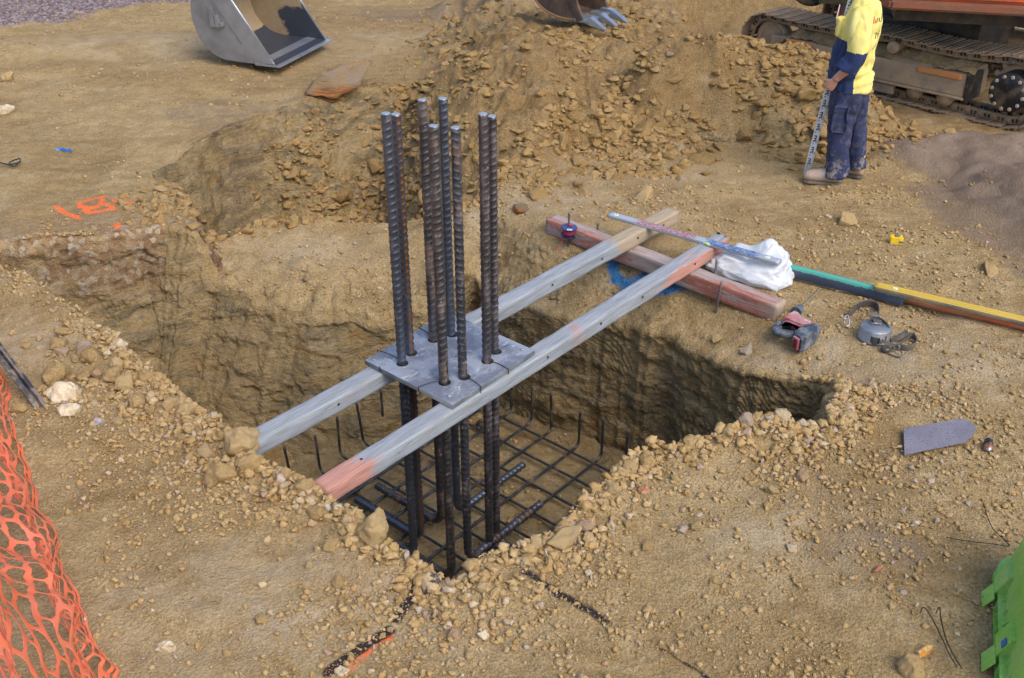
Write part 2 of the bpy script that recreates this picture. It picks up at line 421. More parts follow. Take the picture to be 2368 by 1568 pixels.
def resample(poly, ids, step):
    P_ = np.vstack([poly, poly[:1]]); L = np.concatenate([[0], np.cumsum(np.linalg.norm(np.diff(P_, axis=0), axis=1))])
    n = int(L[-1] / step); s = np.linspace(0, L[-1], n, endpoint=False)
    q = np.stack([np.interp(s, L, P_[:, 0]), np.interp(s, L, P_[:, 1])], 1)
    idx = np.clip(np.searchsorted(L, s, side='right') - 1, 0, len(ids) - 1); return q, np.array(ids)[idx]
def smooth_closed(a, k):
    ker = np.hanning(2 * k + 3)[1:-1]; ker /= ker.sum(); r = len(ker) // 2
    f = lambda c: np.convolve(np.concatenate([c[-r:], c, c[:r]]), ker, 'valid')
    return np.stack([f(a[:, i]) for i in range(a.shape[1])], 1) if a.ndim == 2 else f(a)
rim, rim_id = resample(RIM0, segid0, 0.01)
rim = smooth_closed(rim, 3)
def rim_normals(q, k=8):
    T = np.roll(q, -2, 0) - np.roll(q, 2, 0); T = smooth_closed(T, k); N = np.stack([-T[:, 1], T[:, 0]], 1); N /= np.linalg.norm(N, axis=1, keepdims=True) + 1e-9
    return N
# walked near bank left to right, then far right to left: the pit lies on the left hand
rim_n = rim_normals(rim)
rim = rim + rim_n * (0.018 * fbm2(rim[:, 0], rim[:, 1], 0.16, 3, 5) + 0.008 * vn2(rim[:, 0] * 30, rim[:, 1] * 30, 3))[:, None]
RIM = rim[::6]
FLOOR_Z = -1.37

MOUND = [(-0.75, 7.95), (-0.3, 7.85), (0.15, 7.95), (0.55, 8.12), (1.17, 8.42), (1.75, 8.72), (2.2, 8.72), (2.75, 9.05), (3.35, 8.95), (3.7, 9.3), (4.2, 10.5), (7, 12), (7.5, 16), (-0.6, 16), (-1.1, 12.3), (-1.0, 11.2), (-0.85, 10.7), (-0.75, 9.8), (-0.75, 8.8)]
MFRONT = [(-6.0, 8.1), (-0.75, 7.95), (-0.3, 7.85), (0.15, 7.95), (0.55, 8.12), (1.17, 8.42), (1.75, 8.72), (2.2, 8.72), (2.75, 9.05), (3.35, 8.95), (3.7, 9.3), (4.2, 10.5), (7, 12), (7.5, 18), (-6, 18)]
TRENCH = [(-2.50, 7.49), (-2.66, 7.9), (-3.02, 8.14), (-3.12, 8.25), (-3.0, 8.6), (-2.75, 9.27), (-2.36, 9.76), (-2.03, 10.29), (-1.42, 10.73), (-0.95, 10.80), (-0.6, 10.0), (-0.35, 9.0), (-0.1, 8.3), (-0.45, 7.80), (-1.34, 7.72), (-2.01, 7.55), (-2.32, 7.35)]
SANDP = [(3.75, 9.15), (3.32, 9.0), (3.02, 8.5), (3.24, 8.2), (3.16, 7.75), (3.36, 7.33), (3.50, 6.87), (3.62, 6.45), (5, 6.2), (7.5, 7), (7.5, 9.2), (5, 9.4)]
PAD = [(2.0, 11.0), (2.35, 10.3), (3.3, 9.55), (4.2, 8.85), (6.5, 9.0), (7, 13.4), (2.0, 13.4)]

def height(X, Y, with_pit=True):
    X = np.asarray(X, float); Y = np.asarray(Y, float)
    z = 0.030 * fbm2(X, Y, 1.6, 3, 1) + 0.010 * fbm2(X, Y, 0.33, 3, 7)
    far = sst(6.0, 9.0, Y)
    z = z + 0.012 * far * fbm2(X * 0.6, Y, 0.5, 3, 21)
    # gravel bank beyond the upper left
    ln = ((X + 6.3) * -0.64 + (Y - 12.7) * 0.77); z = z + 0.30 * np.clip(ln, 0, 3.0) * sst(-3.2, -4.6, X)
    # low berm upper left
    z = z + 0.07 * np.exp(-((Y - 13.0 - 0.2 * X) / 0.5) ** 2) * sst(-2.5, -3.5, X)
    # ridge between the two holes is lower than the ground round it
    xc = np.interp(Y, [6.5, 6.8, 7.1, 7.5, 8.0], [-2.15, -2.30, -2.42, -2.60, -2.80])
    wl = sst(0.0, 0.20, X - xc + 0.03 * fbm2(X, Y, 0.2, 3, 31)); wr = 1 - sst(-0.75, 0.05, X); wy = sst(6.1, 6.35, Y) * (1 - sst(8.35, 8.6, Y))
    zr = np.interp(Y + 0.05 * fbm2(X, Y, 0.5, 2, 33), [6.2, 6.45, 6.75, 7.1, 7.55, 7.8, 8.2, 8.6], [-0.84, -0.68, -0.50, -0.36, -0.25, -0.27, -0.55, -0.85]) + 0.055 * fbm2(X, Y, 0.5, 3, 35) + 0.03 * np.abs(fbm2(X, Y * 0.45, 0.16, 2, 37)) * (1 - sst(7.0, 7.4, Y))
    z = z + zr * wl * wr * wy
    # second hole
    dT = sdf_poly(X, Y, TRENCH) + 0.05 * fbm2(X, Y, 0.3, 3, 41)
    wT = 0.26 + 0.70 * sst(-2.55, -1.7, X)
    z = np.where(dT > 0, np.minimum(z, -1.15 * sst(0, 1, dT / wT) * (1 - 0.32 * sst(-1.6, -0.5, X)) + 0.03 * fbm2(X, Y, 0.3, 3, 43)), z)
    # spoil mound
    dM = sdf_poly(X, Y, MOUND) + 0.12 * fbm2(X, Y, 0.7, 3, 51)
    dF = sdf_poly(X, Y, MFRONT, margin=2.2) + 0.14 * fbm2(X, Y, 0.7, 3, 51)
    lum = 0.060 * fbm2(X, Y, 0.7, 3, 53) + 0.055 * np.abs(fbm2(X, Y, 0.26, 3, 55)) - 0.03 * np.abs(fbm2(X, Y, 0.11, 2, 56))
    z = z + sst(0, 0.5, dM) * lum + (0.54 * sst(-0.15, 1.75, dF) * sst(-0.25, 0.95, X + 0.80 + 0.25 * fbm2(X, Y, 0.8, 3, 50)) * (1 - 0.22 * sst(10.2, 11.8, Y)))
    # pad under the tracks
    dP = sdf_poly(X, Y, PAD); wP = sst(-0.18, 0.25, dP)
    z = z * (1 - wP) + wP * (-0.05 * np.clip((4.5 - X) / 1.8, 0, 1) - 0.015 + 0.02 * fbm2(X, Y, 0.3, 3, 57))
    # tail of the spoil heap in front of the tracks
    th_ = sdf_poly(X, Y, [(1.5, 9.6), (2.2, 9.52), (2.75, 9.42), (3.05, 9.25)], closed=False) + 0.05 * fbm2(X, Y, 0.4, 3, 58)
    z = np.where(th_ < 0.95, np.maximum(z, (np.interp(X, [1.5, 2.3, 2.8, 3.3], [0.76, 0.78, 0.64, 0.40]) + 0.06 * fbm2(X, Y, 0.3, 3, 59) + 0.15) * (1 - sst(0.0, 0.95, np.abs(th_))) - 0.15), z)
    # where the digging bucket stands
    wb = np.exp(-(((X - 0.66) / 0.50) ** 2 + ((Y - 10.75) / 0.45) ** 2)); z = z * (1 - wb) + wb * (0.545 + 0.02 * fbm2(X, Y, 0.2, 2, 60))
    # sand
    dS = sdf_poly(X, Y, SANDP) + 0.08 * fbm2(X, Y, 0.4, 2, 61)
    z = z + sst(0, 0.55, dS) * (0.14 + 0.10 * fbm2(X, Y, 0.6, 3, 63) + 0.04 * np.abs(vn2(X * 3, Y * 3, 64))) * (1 - 0.7 * sst(8.7, 9.2, Y))
    dR = sdf_poly(X, Y, RIM)
    out = np.clip(-dR, 0, 9)
    near = (1 - sst(5.6, 6.2, Y + 0.35 * X))
    z = z + np.where(dR < 0.05, near * (0.050 + 0.03 * fbm2(X, Y, 0.22, 3, 71)) * np.exp(-(out / 0.22) ** 2), 0)
    z = z + 0.05 * np.exp(-((X - 1.45) / 0.4) ** 2 - ((Y - 4.55) / 0.16) ** 2)
    fr = sst(4.85, 5.1, Y) * sst(-0.55, -0.1, X)
    z = z - fr * np.interp(X, [-0.3, 0.4, 1.0, 1.5, 1.9], [0.46, 0.39, 0.27, 0.16, 0.08]) * (1 - sst(-0.05, 0.62, out)) * (dR < 0.5)
    # clods and small relief
    rough = np.clip(0.45 + 0.9 * sst(-0.1, 0.5, dM) + 0.6 * (dT > 0) + 0.7 * np.exp(-(out / 0.35) ** 2), 0, 1.8)
    z = z + rough * (0.008 * fbm2(X, Y, 0.11, 3, 81) + 0.0045 * np.abs(fbm2(X, Y, 0.05, 2, 83)))
    # scuffs and drag marks on the open ground
    fl = (dT < -0.1) * (dM < 0) * (dS < 0); z = z + fl * (0.007 * fbm2(X * 0.5, Y * 1.6, 0.30, 3, 85) + 0.006 * np.abs(fbm2(X, Y, 0.16, 2, 86)) * (0.4 + 0.6 * sst(-0.1, 0.3, fbm2(X, Y, 1.1, 2, 87))))
    if with_pit: z = np.where(dR > 0.0, FLOOR_Z + 0.025 * fbm2(X, Y, 0.5, 3, 91) + 0.008 * fbm2(X, Y, 0.09, 2, 93), z)
    return z, dR, dT, dM, dS

def hz(x, y):
    return float(height(np.array([x]), np.array([y]))[0][0])

def GG(px, py, dz=0.0):
    """measured point on the uneven ground"""
    z = 0.0; p = G(px, py, 0.0)
    for _ in range(8):
        z += 0.6 * (float(height(p[0:1], p[1:2], False)[0][0]) + dz - z); p = G(px, py, z)
    return p

def axis(dense0, dense1, step, lo, hi, grow=1.06, cap=3.0):
    a = list(np.arange(dense0, dense1, step)); s = step
    while a[-1] < hi: s = min(s * grow, cap); a.append(a[-1] + s)
    s = step; b = [dense0]
    while b[-1] > lo: s = min(s * grow, cap); b.append(b[-1] - s)
    return np.array(b[1:][::-1] + a)

def paintmask(X, Y, lines, width, soft):
    m = np.zeros(X.shape)
    for ln in lines:
        d = sdf_poly(X, Y, ln, closed=False); m = np.maximum(m, 1 - sst(width - soft, width + soft, d))
    return m

def build_ground():
    xs = axis(-4.1, 3.7, 0.0085, -70, 70, 1.035)
    y1 = np.arange(2.55, 7.6, 0.0085); y2 = [y1[-1]]; s = 0.0085
    while y2[-1] < 14.6: s = min(s * 1.004, 0.03); y2.append(y2[-1] + s)
    while y2[-1] < 110: s = min(s * 1.12, 5.0); y2.append(y2[-1] + s)
    y0 = [y1[0]]; s = 0.0085
    while y0[-1] > -30: s = min(s * 1.15, 4.0); y0.append(y0[-1] - s)
    ys = np.concatenate([np.array(y0[1:])[::-1], y1, np.array(y2[1:])])
    X, Y = np.meshgrid(xs, ys); nx, ny = len(xs), len(ys)
    Z, dR, dT, dM, dS = height(X, Y, False)
    gx = np.gradient(Z, xs, axis=1); gy = np.gradient(Z, ys, axis=0)
    Z = np.where(dR > 0.0, FLOOR_Z + 0.025 * fbm2(X, Y, 0.5, 3, 91) + 0.008 * fbm2(X, Y, 0.09, 2, 93), Z)
    slope = np.sqrt(gx ** 2 + gy ** 2)
    near = (Y < 7.6) & (Y > 2.5)
    wall = sst(0.7, 1.4, slope) * (Y < 12) * (dM < 0.1)
    wall = np.maximum(wall, sst(0.05, 0.3, dT) * 0.35)
    floor = (dR > 0)
    wall = np.where(floor, 0.75, wall)
    crust = np.exp(-((X + 2.75) / 0.75) ** 2) * np.exp(-((Y - 7.05) / 0.34) ** 2) * (X < -2.2) + 0.5 * sst(0.6, 1.5, slope) * (X < -2.2) * (Y > 7) * (Y < 8.2)
    dl = np.clip(-dR, 0, 9); crust = np.clip(crust + 0.35 * np.exp(-(dl / 0.12) ** 2) * (X < -1.9) * (Y < 6.7), 0, 1)
    sand = sst(-0.05, 0.35, dS)
    gp = lambda pts: gpoly(pts)
    gg = lambda pts: np.array([GG(*p)[:2] for p in pts])
    sp1 = sdf_poly(X, Y, gp([(620, 265), (560, 330), (480, 322), (430, 292), (345, 262), (360, 235), (520, 222), (640, 225), (735, 212), (720, 235)]))
    sand = np.maximum(sand, 0.50 * sst(-0.25, 0.2, sp1))
    sp2 = sdf_poly(X, Y, gp([(905, 185), (975, 170), (1015, 205), (1000, 260), (930, 320), (860, 290), (850, 240)], ))
    sand = np.maximum(sand, 0.50 * sst(-0.2, 0.2, sp2))
    sp3 = sdf_poly(X, Y, gp([(900, 15), (1100, 10), (1260, 40), (1220, 78), (1050, 70), (850, 55), (700, 40)])); sand = np.maximum(sand, 0.55 * sst(-0.3, 0.3, sp3))
    sp4 = sdf_poly(X, Y, gp([(1990, 1190), (2070, 1230), (2150, 1280), (2130, 1330), (2030, 1300), (1980, 1250)])); sand = np.maximum(sand, 0.62 * sst(-0.10, 0.08, sp4))
    sp5 = sdf_poly(X, Y, gp([(2100, 430), (2200, 520), (2330, 590), (2367, 640), (2367, 430)])); sand = np.maximum(sand, 0.75 * sst(-0.3, 0.1, sp5))
    ln = ((X + 6.3) * -0.64 + (Y - 12.7) * 0.77); gravel = sst(-0.03, 0.12, ln + 0.12 * fbm2(X, Y, 0.4, 3, 17)) * sst(-3.0, -4.4, X)
    pale = np.zeros_like(X)
    for cx, cy, rx, ry in [(1.95, 5.35, 0.9, 0.28), (2.7, 5.2, 0.9, 0.35), (2.9, 5.75, 0.5, 0.16), (-3.6, 6.6, 0.7, 0.5), (1.0, 8.2, 0.8, 0.22), (0.2, 7.6, 0.9, 0.25), (-1.6, 12.6, 0.8, 0.2), (0.3, 12.5, 0.7, 0.25), (-3.4, 12.0, 2.0, 0.5), (-0.9, 3.2, 0.8, 0.4), (1.4, 3.7, 0.5, 0.3), (-1.7, 7.35, 0.7, 0.2), (-3.0, 5.4, 0.5, 0.3)]:
        pale = np.maximum(pale, np.exp(-(((X - cx) / rx) ** 2 + ((Y - cy) / ry) ** 2)))
    fadeN = 0.03 * fbm2(X, Y, 0.12, 2, 19)
    org = [gp([(128, 473), (150, 485), (182, 497)]), gp([(240, 448), (205, 455), (180, 462), (185, 472), (215, 474), (240, 468), (232, 455)]), gp([(232, 466), (252, 468), (262, 476), (235, 482), (205, 484), (195, 478), (225, 470)]), gp([(262, 456), (280, 460), (300, 459)]), gp([(268, 512), (272, 519)]),
           gp([(60, 640), (95, 652), (118, 662)])]
    p_or = 0.70 * paintmask(X, Y, org, 0.032, 0.034)
    p_or = np.maximum(p_or, 0.55 * paintmask(X, Y, [gp([(800, 1568), (850, 1510), (900, 1470)]), gp([(760, 1568), (840, 1515)])], 0.03, 0.03))
    p_or = np.maximum(p_or, 0.36 * paintmask(X, Y, [gp([(1130, 1262), (1180, 1290)]), gp([(1245, 1352), (1300, 1382), (1385, 1428)]), gp([(1530, 1500), (1580, 1530)])], 0.022, 0.03))
    p_bk = paintmask(X, Y, [gp([(760, 1568), (830, 1508), (900, 1455)]), gp([(915, 1432), (945, 1395), (975, 1350), (1015, 1325), (1040, 1322)])], 0.026, 0.032) * 0.95
    p_bk = np.maximum(p_bk, 0.85 * paintmask(X, Y, [gp([(1130, 1252), (1165, 1285), (1205, 1312)]), gp([(1215, 1330), (1280, 1365), (1345, 1402), (1400, 1432)])], 0.024, 0.034))
    p_bk = np.maximum(p_bk, 0.7 * paintmask(X, Y, [gp([(1525, 1492), (1560, 1512), (1620, 1545), (1640, 1568)])], 0.012, 0.02))
    blue = [gg([(1432, 600), (1415, 618), (1420, 640), (1450, 655), (1480, 648), (1510, 632)]), gg([(1445, 660), (1475, 668), (1505, 662)]), gg([(1520, 670), (1550, 670), (1580, 660)])]
    p_bl = 0.72 * paintmask(X, Y, blue, 0.05, 0.055)
    brown_soil = np.clip(np.maximum(sst(-0.25, 0.35, dM) * (1 - 0.5 * sst(10.8, 12.0, Y)), sst(-0.05, 0.25, dT)), 0, 1)
    brown_soil = np.maximum(brown_soil, 0.55 * sst(0.12, 0.5, fbm2(X * 0.55, Y * 1.3, 1.3, 3, 133)) * sst(6.0, 8.0, Y)); brown_soil = np.maximum(brown_soil, 0.5 * sst(0.25, 0.6, fbm2(X, Y, 0.9, 3, 135)))  # random browner patches, first over the far ground, then everywhere
    # faces: drop those that cross the rim, the dug wall closes the gap
    inside = (dR > 0)
    idx = np.arange(nx * ny).reshape(ny, nx)
    F = np.stack([idx[:-1, :-1], idx[:-1, 1:], idx[1:, 1:], idx[1:, :-1]], -1).reshape(-1, 4)
    s = inside.ravel()[F].sum(1); s2 = (dR > -0.034).ravel()[F].sum(1); F = F[(s2 == 0) | (s == 4)]
    V = np.stack([X.ravel(), Y.ravel(), Z.ravel()], 1)
    # push steep soil sideways so banks are broken, not smooth
    w = (wall * (~inside) * (Y < 12)).ravel(); nzx = fbm3(V[:, 0], V[:, 1], V[:, 2], 0.13, 3, 71)
    g = np.stack([gx.ravel(), gy.ravel()], 1); g /= np.linalg.norm(g, axis=1, keepdims=True) + 1e-6
    V[:, :2] += g * (w * nzx * 0.035)[:, None]
    A = {k: v.ravel() for k, v in dict(brown_soil=brown_soil * (~inside), wall=wall, crust=crust, sand=sand * (~inside), gravel=gravel, pale=pale * (~inside), paint_orange=p_or * (~inside), paint_black=p_bk * (~inside), paint_blue=p_bl * (~inside)).items()}
    used = np.zeros(len(V), bool); used[F.ravel()] = True; remap = np.cumsum(used) - 1
    V = V[used]; F = remap[F]; A = {k: v[used] for k, v in A.items()}
    # the dug wall
    q = rim; n = rim_normals(q, 14); m = len(q); ztop = height(q[:, 0] - n[:, 0] * 0.055, q[:, 1] - n[:, 1] * 0.055, False)[0]
    inc = np.array([0.02, -0.01, 0.62, 0.46])[rim_id]; inc = smooth_closed(inc, 45)
    T = 110; t = np.linspace(0, 1, T)
    tt = t[:, None]; base = np.clip(tt * 1.0, 0, 1)
    nr = 9; ph = np.linspace(0, math.pi / 2, nr); rl = 0.055
    lip_z = np.concatenate([rl * (1 - np.cos(ph)), np.zeros(T - nr)]); lip_o = np.concatenate([-rl + rl * np.sin(ph) * 1.1, np.full(T - nr, rl * 0.1)]); fr_ = np.concatenate([np.zeros(nr), np.linspace(0, 1, T - nr + 1)[1:]])
    dep = lip_z[:, None] + np.where(fr_[:, None] > 0, rl, 0) + fr_[:, None] * (ztop - FLOOR_Z + 0.06 - rl)[None, :]
    zz = ztop[None, :] - dep + 0.002
    off = lip_o[:, None] + inc[None, :] * np.clip(dep - rl, 0, 9)
    wx = q[None, :, 0] + n[None, :, 0] * off; wy = q[None, :, 1] + n[None, :, 1] * off
    # slabs sheared by the bucket: broad facets with small ledges
    sc_ = np.broadcast_to(np.arange(m)[None, :] * 0.01, wx.shape); warp = 0.10 * fbm3(wx, wy, zz, 0.35, 2, 120)
    f1 = fbm3(wx + warp, wy + warp, zz * 1.4, 0.60, 2, 101); f2 = fbm3(wx + warp, wy, zz * 2.0 + warp, 0.20, 2, 103)
    stp = lambda f, k: (np.floor(f * k) + sst(0.0, 0.22, f * k - np.floor(f * k))) / k
    fac = 0.050 * stp(f1, 3.0) + 0.030 * stp(f2, 2.5) + 0.012 * fbm3(wx, wy, zz, 0.12, 2, 104)
    bed = zz * 4.2 + 0.25 * sc_ + 0.8 * fbm3(wx, wy, zz, 0.8, 2, 105); led = 0.032 * (sst(0.0, 0.18, bed - np.floor(bed)) - (bed - np.floor(bed))) * sst(-0.3, 0.3, fbm3(wx, wy, zz, 0.6, 2, 107))
    gm = sst(0.05, 0.35, fbm3(wx, wy, zz, 0.55, 2, 121)); ga = 0.7 + 0.8 * fbm3(wx * 0.5, wy * 0.5, zz * 0.5, 0.8, 1, 123)
    grv = 0.006 * gm * np.sin(2 * math.pi * (sc_ * np.cos(ga) + zz * np.sin(ga)) / 0.085) + 0.002 * gm * np.sin(2 * math.pi * (sc_ * np.cos(ga) + zz * np.sin(ga)) / 0.031)
    fine = 0.008 * fbm3(wx, wy, zz, 0.05, 3, 109) - 0.010 * np.clip(np.abs(fbm3(wx, wy, zz * 1.6, 0.22, 2, 125)) - 0.0, 0, 0.06) / 0.06
    calm = smooth_closed(np.where(rim_id == 1, 0.55, np.where(rim_id == 2, 0.8, 1.0)), 40)[None, :]
    amt = (fac * calm + led * calm + fine + grv) * sst(0.0, 0.10, dep)
    wx = wx + n[None, :, 0] * amt; wy = wy + n[None, :, 1] * amt
    WV = np.stack([wx.ravel(), wy.ravel(), zz.ravel()], 1); wi = np.arange(T * m).reshape(T, m)
    WF = np.stack([wi[:-1], np.roll(wi, -1, 1)[:-1], np.roll(wi, -1, 1)[1:], wi[1:]], -1).reshape(-1, 4)[:, ::-1]
    crw = np.zeros((T, m)); crw += ((rim_id == 3)[None, :]) * (1 - sst(0.25, 0.55, dep + 0.15 * fbm3(wx, wy, zz, 0.3, 2, 111)))
    ww = np.clip(sst(0.02, 0.16, dep + 0.04 * fbm3(wx, wy, zz, 0.1, 2, 113)), 0, 1)
    base = len(V); V = np.vstack([V, WV]); F = np.vstack([F, WF + base])
    for k in A: A[k] = np.concatenate([A[k], {'wall': ww.ravel(), 'crust': crw.ravel() * 0.9}.get(k, np.zeros(T * m))])
    me = mesh_np('ground', V, F)
    for k, v in A.items(): attr(me, k, v)
    return tag(obj('ground', me, M_GROUND), kind='structure')

ground = build_ground()
# ------------------------------------------------------------------ stones
def ico(sub):
    bm = bmesh.new(); bmesh.ops.create_icosphere(bm, subdivisions=sub, radius=1.0); bm.verts.ensure_lookup_table()
    V = np.array([v.co[:] for v in bm.verts]); F = np.array([[v.index for v in f.verts] for f in bm.faces]); bm.free(); return V, F
ICO = {k: ico(k) for k in (2, 3, 4)}

_hulls = {}
def stone_verts(sub, angular, flat=0.7, seed=0):
    """broken stone: hull of a few points, its faces cut finer and roughened; clods get lumps"""
    key = (sub, angular, flat, seed)
    if key in _hulls: return _hulls[key]
    g = np.random.default_rng(seed); n = int(g.integers(9, 15)) if angular > 0.5 else int(g.integers(18, 28))
    P_ = g.normal(size=(n, 3)); P_ /= np.linalg.norm(P_, axis=1, keepdims=True); P_ *= g.uniform(0.80, 1.0, (n, 1)); P_ *= np.array([1.0, g.uniform(0.58, 0.95), g.uniform(flat * 0.7, flat * 1.1)])
    bm = bmesh.new(); vs = [bm.verts.new(p) for p in P_]; r_ = bmesh.ops.convex_hull(bm, input=vs)
    bmesh.ops.delete(bm, geom=[v for v in bm.verts if not v.link_faces], context='VERTS'); bmesh.ops.triangulate(bm, faces=bm.faces)
    if sub > 0: bmesh.ops.subdivide_edges(bm, edges=bm.edges, cuts=sub, use_grid_fill=True)
    bmesh.ops.triangulate(bm, faces=bm.faces); bmesh.ops.recalc_face_normals(bm, faces=bm.faces); bm.normal_update(); bm.verts.ensure_lookup_table()
    V = np.array([v.co[:] for v in bm.verts]); N = np.array([v.normal[:] for v in bm.verts]); F = np.array([[v.index for v in f.verts] for f in bm.faces]); bm.free()
    if sub > 1:
        o = seed * 1.37; x, y, z = V.T
        d = 0.055 * vn3(x * 3 + o, y * 3, z * 5, 4) + 0.035 * vn3(x * 8 + o, y * 8, z * 11, 5) + 0.018 * vn3(x * 18 + o, y * 18, z * 18, 6)
        if angular < 0.5: d = d * 1.3 + 0.13 * np.abs(vn3(x * 2.6 + o, y * 2.6, z * 2.6, 7)) - 0.05
        V = V + N * d[:, None]
    _hulls[key] = (V, F); return V, F

def stone_mesh(name, r, angular, flat, seed, sub=4, mat=None):
    V, F = stone_verts(sub, angular, flat, seed); me = mesh_np(name, V * r, F, smooth=False); me.materials.append(mat or M_ROCK); return me

ANG = [stone_mesh('angular_stone', 1.0, 1.0, (0.72, 0.5, 0.62)[i % 3], 100 + i) for i in range(18)]
CLOD = [stone_mesh('clod', 1.0, 0.0, 0.85, 200 + i) for i in range(12)]
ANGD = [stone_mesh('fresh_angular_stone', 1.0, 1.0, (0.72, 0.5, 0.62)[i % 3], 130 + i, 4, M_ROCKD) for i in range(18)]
SLAB = [stone_mesh('flat_stone', 1.0, 1.0, 0.42, 300 + i) for i in range(6)]

placed = []
def rock(x, y, r, kind, label, group=None, sink=0.35, rot=None, name='rock', z=None, squash=None, mesh=None):
    me = mesh if mesh is not None else kind[int(rng.integers(len(kind)))]
    o = bpy.data.objects.new(name, me); C.objects.link(o)
    zz = hz(x, y) if z is None else z
    s = r if squash is None else None
    o.scale = (r, r, r) if squash is None else tuple(r * q for q in squash)
    o.location = (x, y, zz + r * (0.46 - sink))
    o.rotation_euler = rot if rot is not None else (rng.uniform(-0.5, 0.5), rng.uniform(-0.5, 0.5), rng.uniform(0, 6.28))
    tag(o, label, 'rock', group); placed.append((x, y, r)); return o

def px_rock(px, py, wpx, kind, label, z=0.0, **kw):
    """stone seen at a place of the photograph, with its width there"""
    p = GG(px, py); d = p[1] * math.cos(TILT) + (CAMH - z) * math.sin(TILT)
    return rock(p[0], p[1], wpx / 2 / FPX * d * 1.30, kind, label, z=(None if 'zz' not in kw else kw.pop('zz')), **kw)

# stones one can point at
def sepz(t):
    n = t.node('ShaderNodeSeparateXYZ'); t.link(t.coord('Object'), n.inputs[0]); return n.outputs[2]
M_RUST = (lambda t: t.done(t.mix(t.ramp(t.math('ADD', sepz(t), t.math('MULTIPLY', t.noise(t.coord('Object', (1, 1, 2.2)), 2.6, 6, 0.65), 0.5)), [(0.18, 1.0), (0.32, 0.0)]), t.mix(t.ramp(t.noise(t.coord(), 5.0, 6), [(0.4, 0), (0.6, 1)]), (0.27, 0.175, 0.08), (0.23, 0.17, 0.115)), (0.34, 0.13, 0.03)), 0.9, 0.0, t.bump(t.noise(t.coord('Object', (1, 1, 4)), 7.0, 7, 0.65), 0.9, 0.04)))(NT('rusty_slab'))
M_ORANGE = (lambda t: t.done(t.mix(t.ramp(t.noise(t.coord(), 1.6, 5), [(0.42, 0.0), (0.58, 1.0)]), (0.50, 0.20, 0.02), (0.52, 0.40, 0.21)), 0.85, 0.0, t.bump(t.noise(t.coord(), 9.0, 5), 0.5, 0.01)))(NT('ochre_stone'))
M_WHITE = (lambda t: t.done(t.mix(t.ramp(t.noise(t.coord(), 2.2, 6, 0.6), [(0.4, 0.0), (0.62, 1.0)]), (0.62, 0.53, 0.38), (0.46, 0.34, 0.20)), 0.85, 0.0, t.bump(t.noise(t.coord(), 9.0, 6), 0.5, 0.02)))(NT('pale_stone'))
M_GREYST = (lambda t: t.done(t.mix(t.ramp(t.noise(t.coord(), 2.2, 6, 0.6), [(0.4, 0.0), (0.62, 1.0)]), (0.40, 0.36, 0.36), (0.27, 0.23, 0.22)), 0.85, 0.0, t.bump(t.noise(t.coord(), 9.0, 6), 0.4, 0.02)))(NT('grey_stone'))
M_SOOT = (lambda t: t.done(t.mix(t.ramp(t.noise(t.coord(), 1.5, 4, 0.6), [(0.40, 0.0), (0.50, 1.0)]), (0.035, 0.03, 0.035), (0.44, 0.31, 0.16)), 0.9, 0.0, t.bump(t.noise(t.coord(), 8.0, 6), 0.5, 0.02)))(NT('sooty_stone'))
M_RED = (lambda t: t.done(t.mix(t.ramp(t.noise(t.coord(), 2.5, 5, 0.6), [(0.4, 0.0), (0.6, 1.0)]), (0.36, 0.13, 0.06), (0.40, 0.24, 0.14)), 0.9, 0.0, t.bump(t.noise(t.coord(), 8.0, 6), 0.5, 0.02)))(NT('reddish_stone'))

def special(seed, ang, flat, m): return stone_mesh('stone', 1.0, ang, flat, seed, 6, m)
px_rock(795, 208, 170, SLAB, 'big rust-edged flat slab overhanging the far hole', mesh=special(901, 1.0, 0.40, M_RUST), rot=(0.03, -0.10, 0.55), squash=(1.12, 0.62, 1.15), sink=0.28)
px_rock(1112, 1477, 46, CLOD, 'pale square-cut stone alone on the near dirt below the sooty stones', mesh=special(902, 1.0, 0.85, M_WHITE))
px_rock(384, 1500, 42, CLOD, 'cream egg-shaped pebble alone on bare near dirt', mesh=special(903, 0.0, 0.85, M_WHITE))
px_rock(790, 1554, 34, CLOD, 'round pale stone on the orange and black spray line', mesh=special(904, 0.0, 0.9, M_WHITE))
px_rock(2140, 1512, 46, ANG, 'bright ochre orange stone beside the green crate', mesh=special(905, 1.0, 0.85, M_ORANGE))
px_rock(995, 1352, 58, ANG, 'stone with soot-blackened edge on the black paint line', mesh=special(906, 1.0, 0.75, M_SOOT), rot=(0.3, 0.2, 2.6))
px_rock(1002, 1418, 40, ANG, 'upright stone with a black painted face below the sooty ones', mesh=special(907, 1.0, 1.1, M_SOOT), rot=(0.9, 0.1, 1.0))
px_rock(2280, 628, 56, ANG, 'crumbly ochre rock on flat dirt above the yellow level', mesh=special(908, 1.0, 0.6, M_ROCK))
px_rock(2018, 1322, 42, ANG, 'pinkish wedge-shaped stone by the dark gravel patch', mesh=special(909, 1.0, 0.8, M_RED))
px_rock(374, 607, 30, ANG, 'bluish grey stone lodged in the left block edge', mesh=special(910, 1.0, 0.9, M_GREYST))
px_rock(1490, 1135, 26, ANG, 'brick red stone on the crest right of the pit', mesh=special(911, 1.0, 0.8, M_RED))
px_rock(862, 1240, 84, CLOD, 'large pale clod standing at the lip beside the hooked bars', mesh=special(912, 0.0, 1.1, M_ROCK), sink=0.1)
px_rock(1300, 1262, 92, SLAB, 'long flat tan stone leaning on the right of the near lip', mesh=special(913, 1.0, 0.5, M_ROCK), rot=(0.5, -0.35, 0.5), squash=(1.1, 0.55, 0.9), sink=0.1)
px_rock(560, 1035, 86, CLOD, 'big lumpy clod on the lip against the back beam end', mesh=special(914, 0.0, 0.85, M_ROCK), sink=0.15)
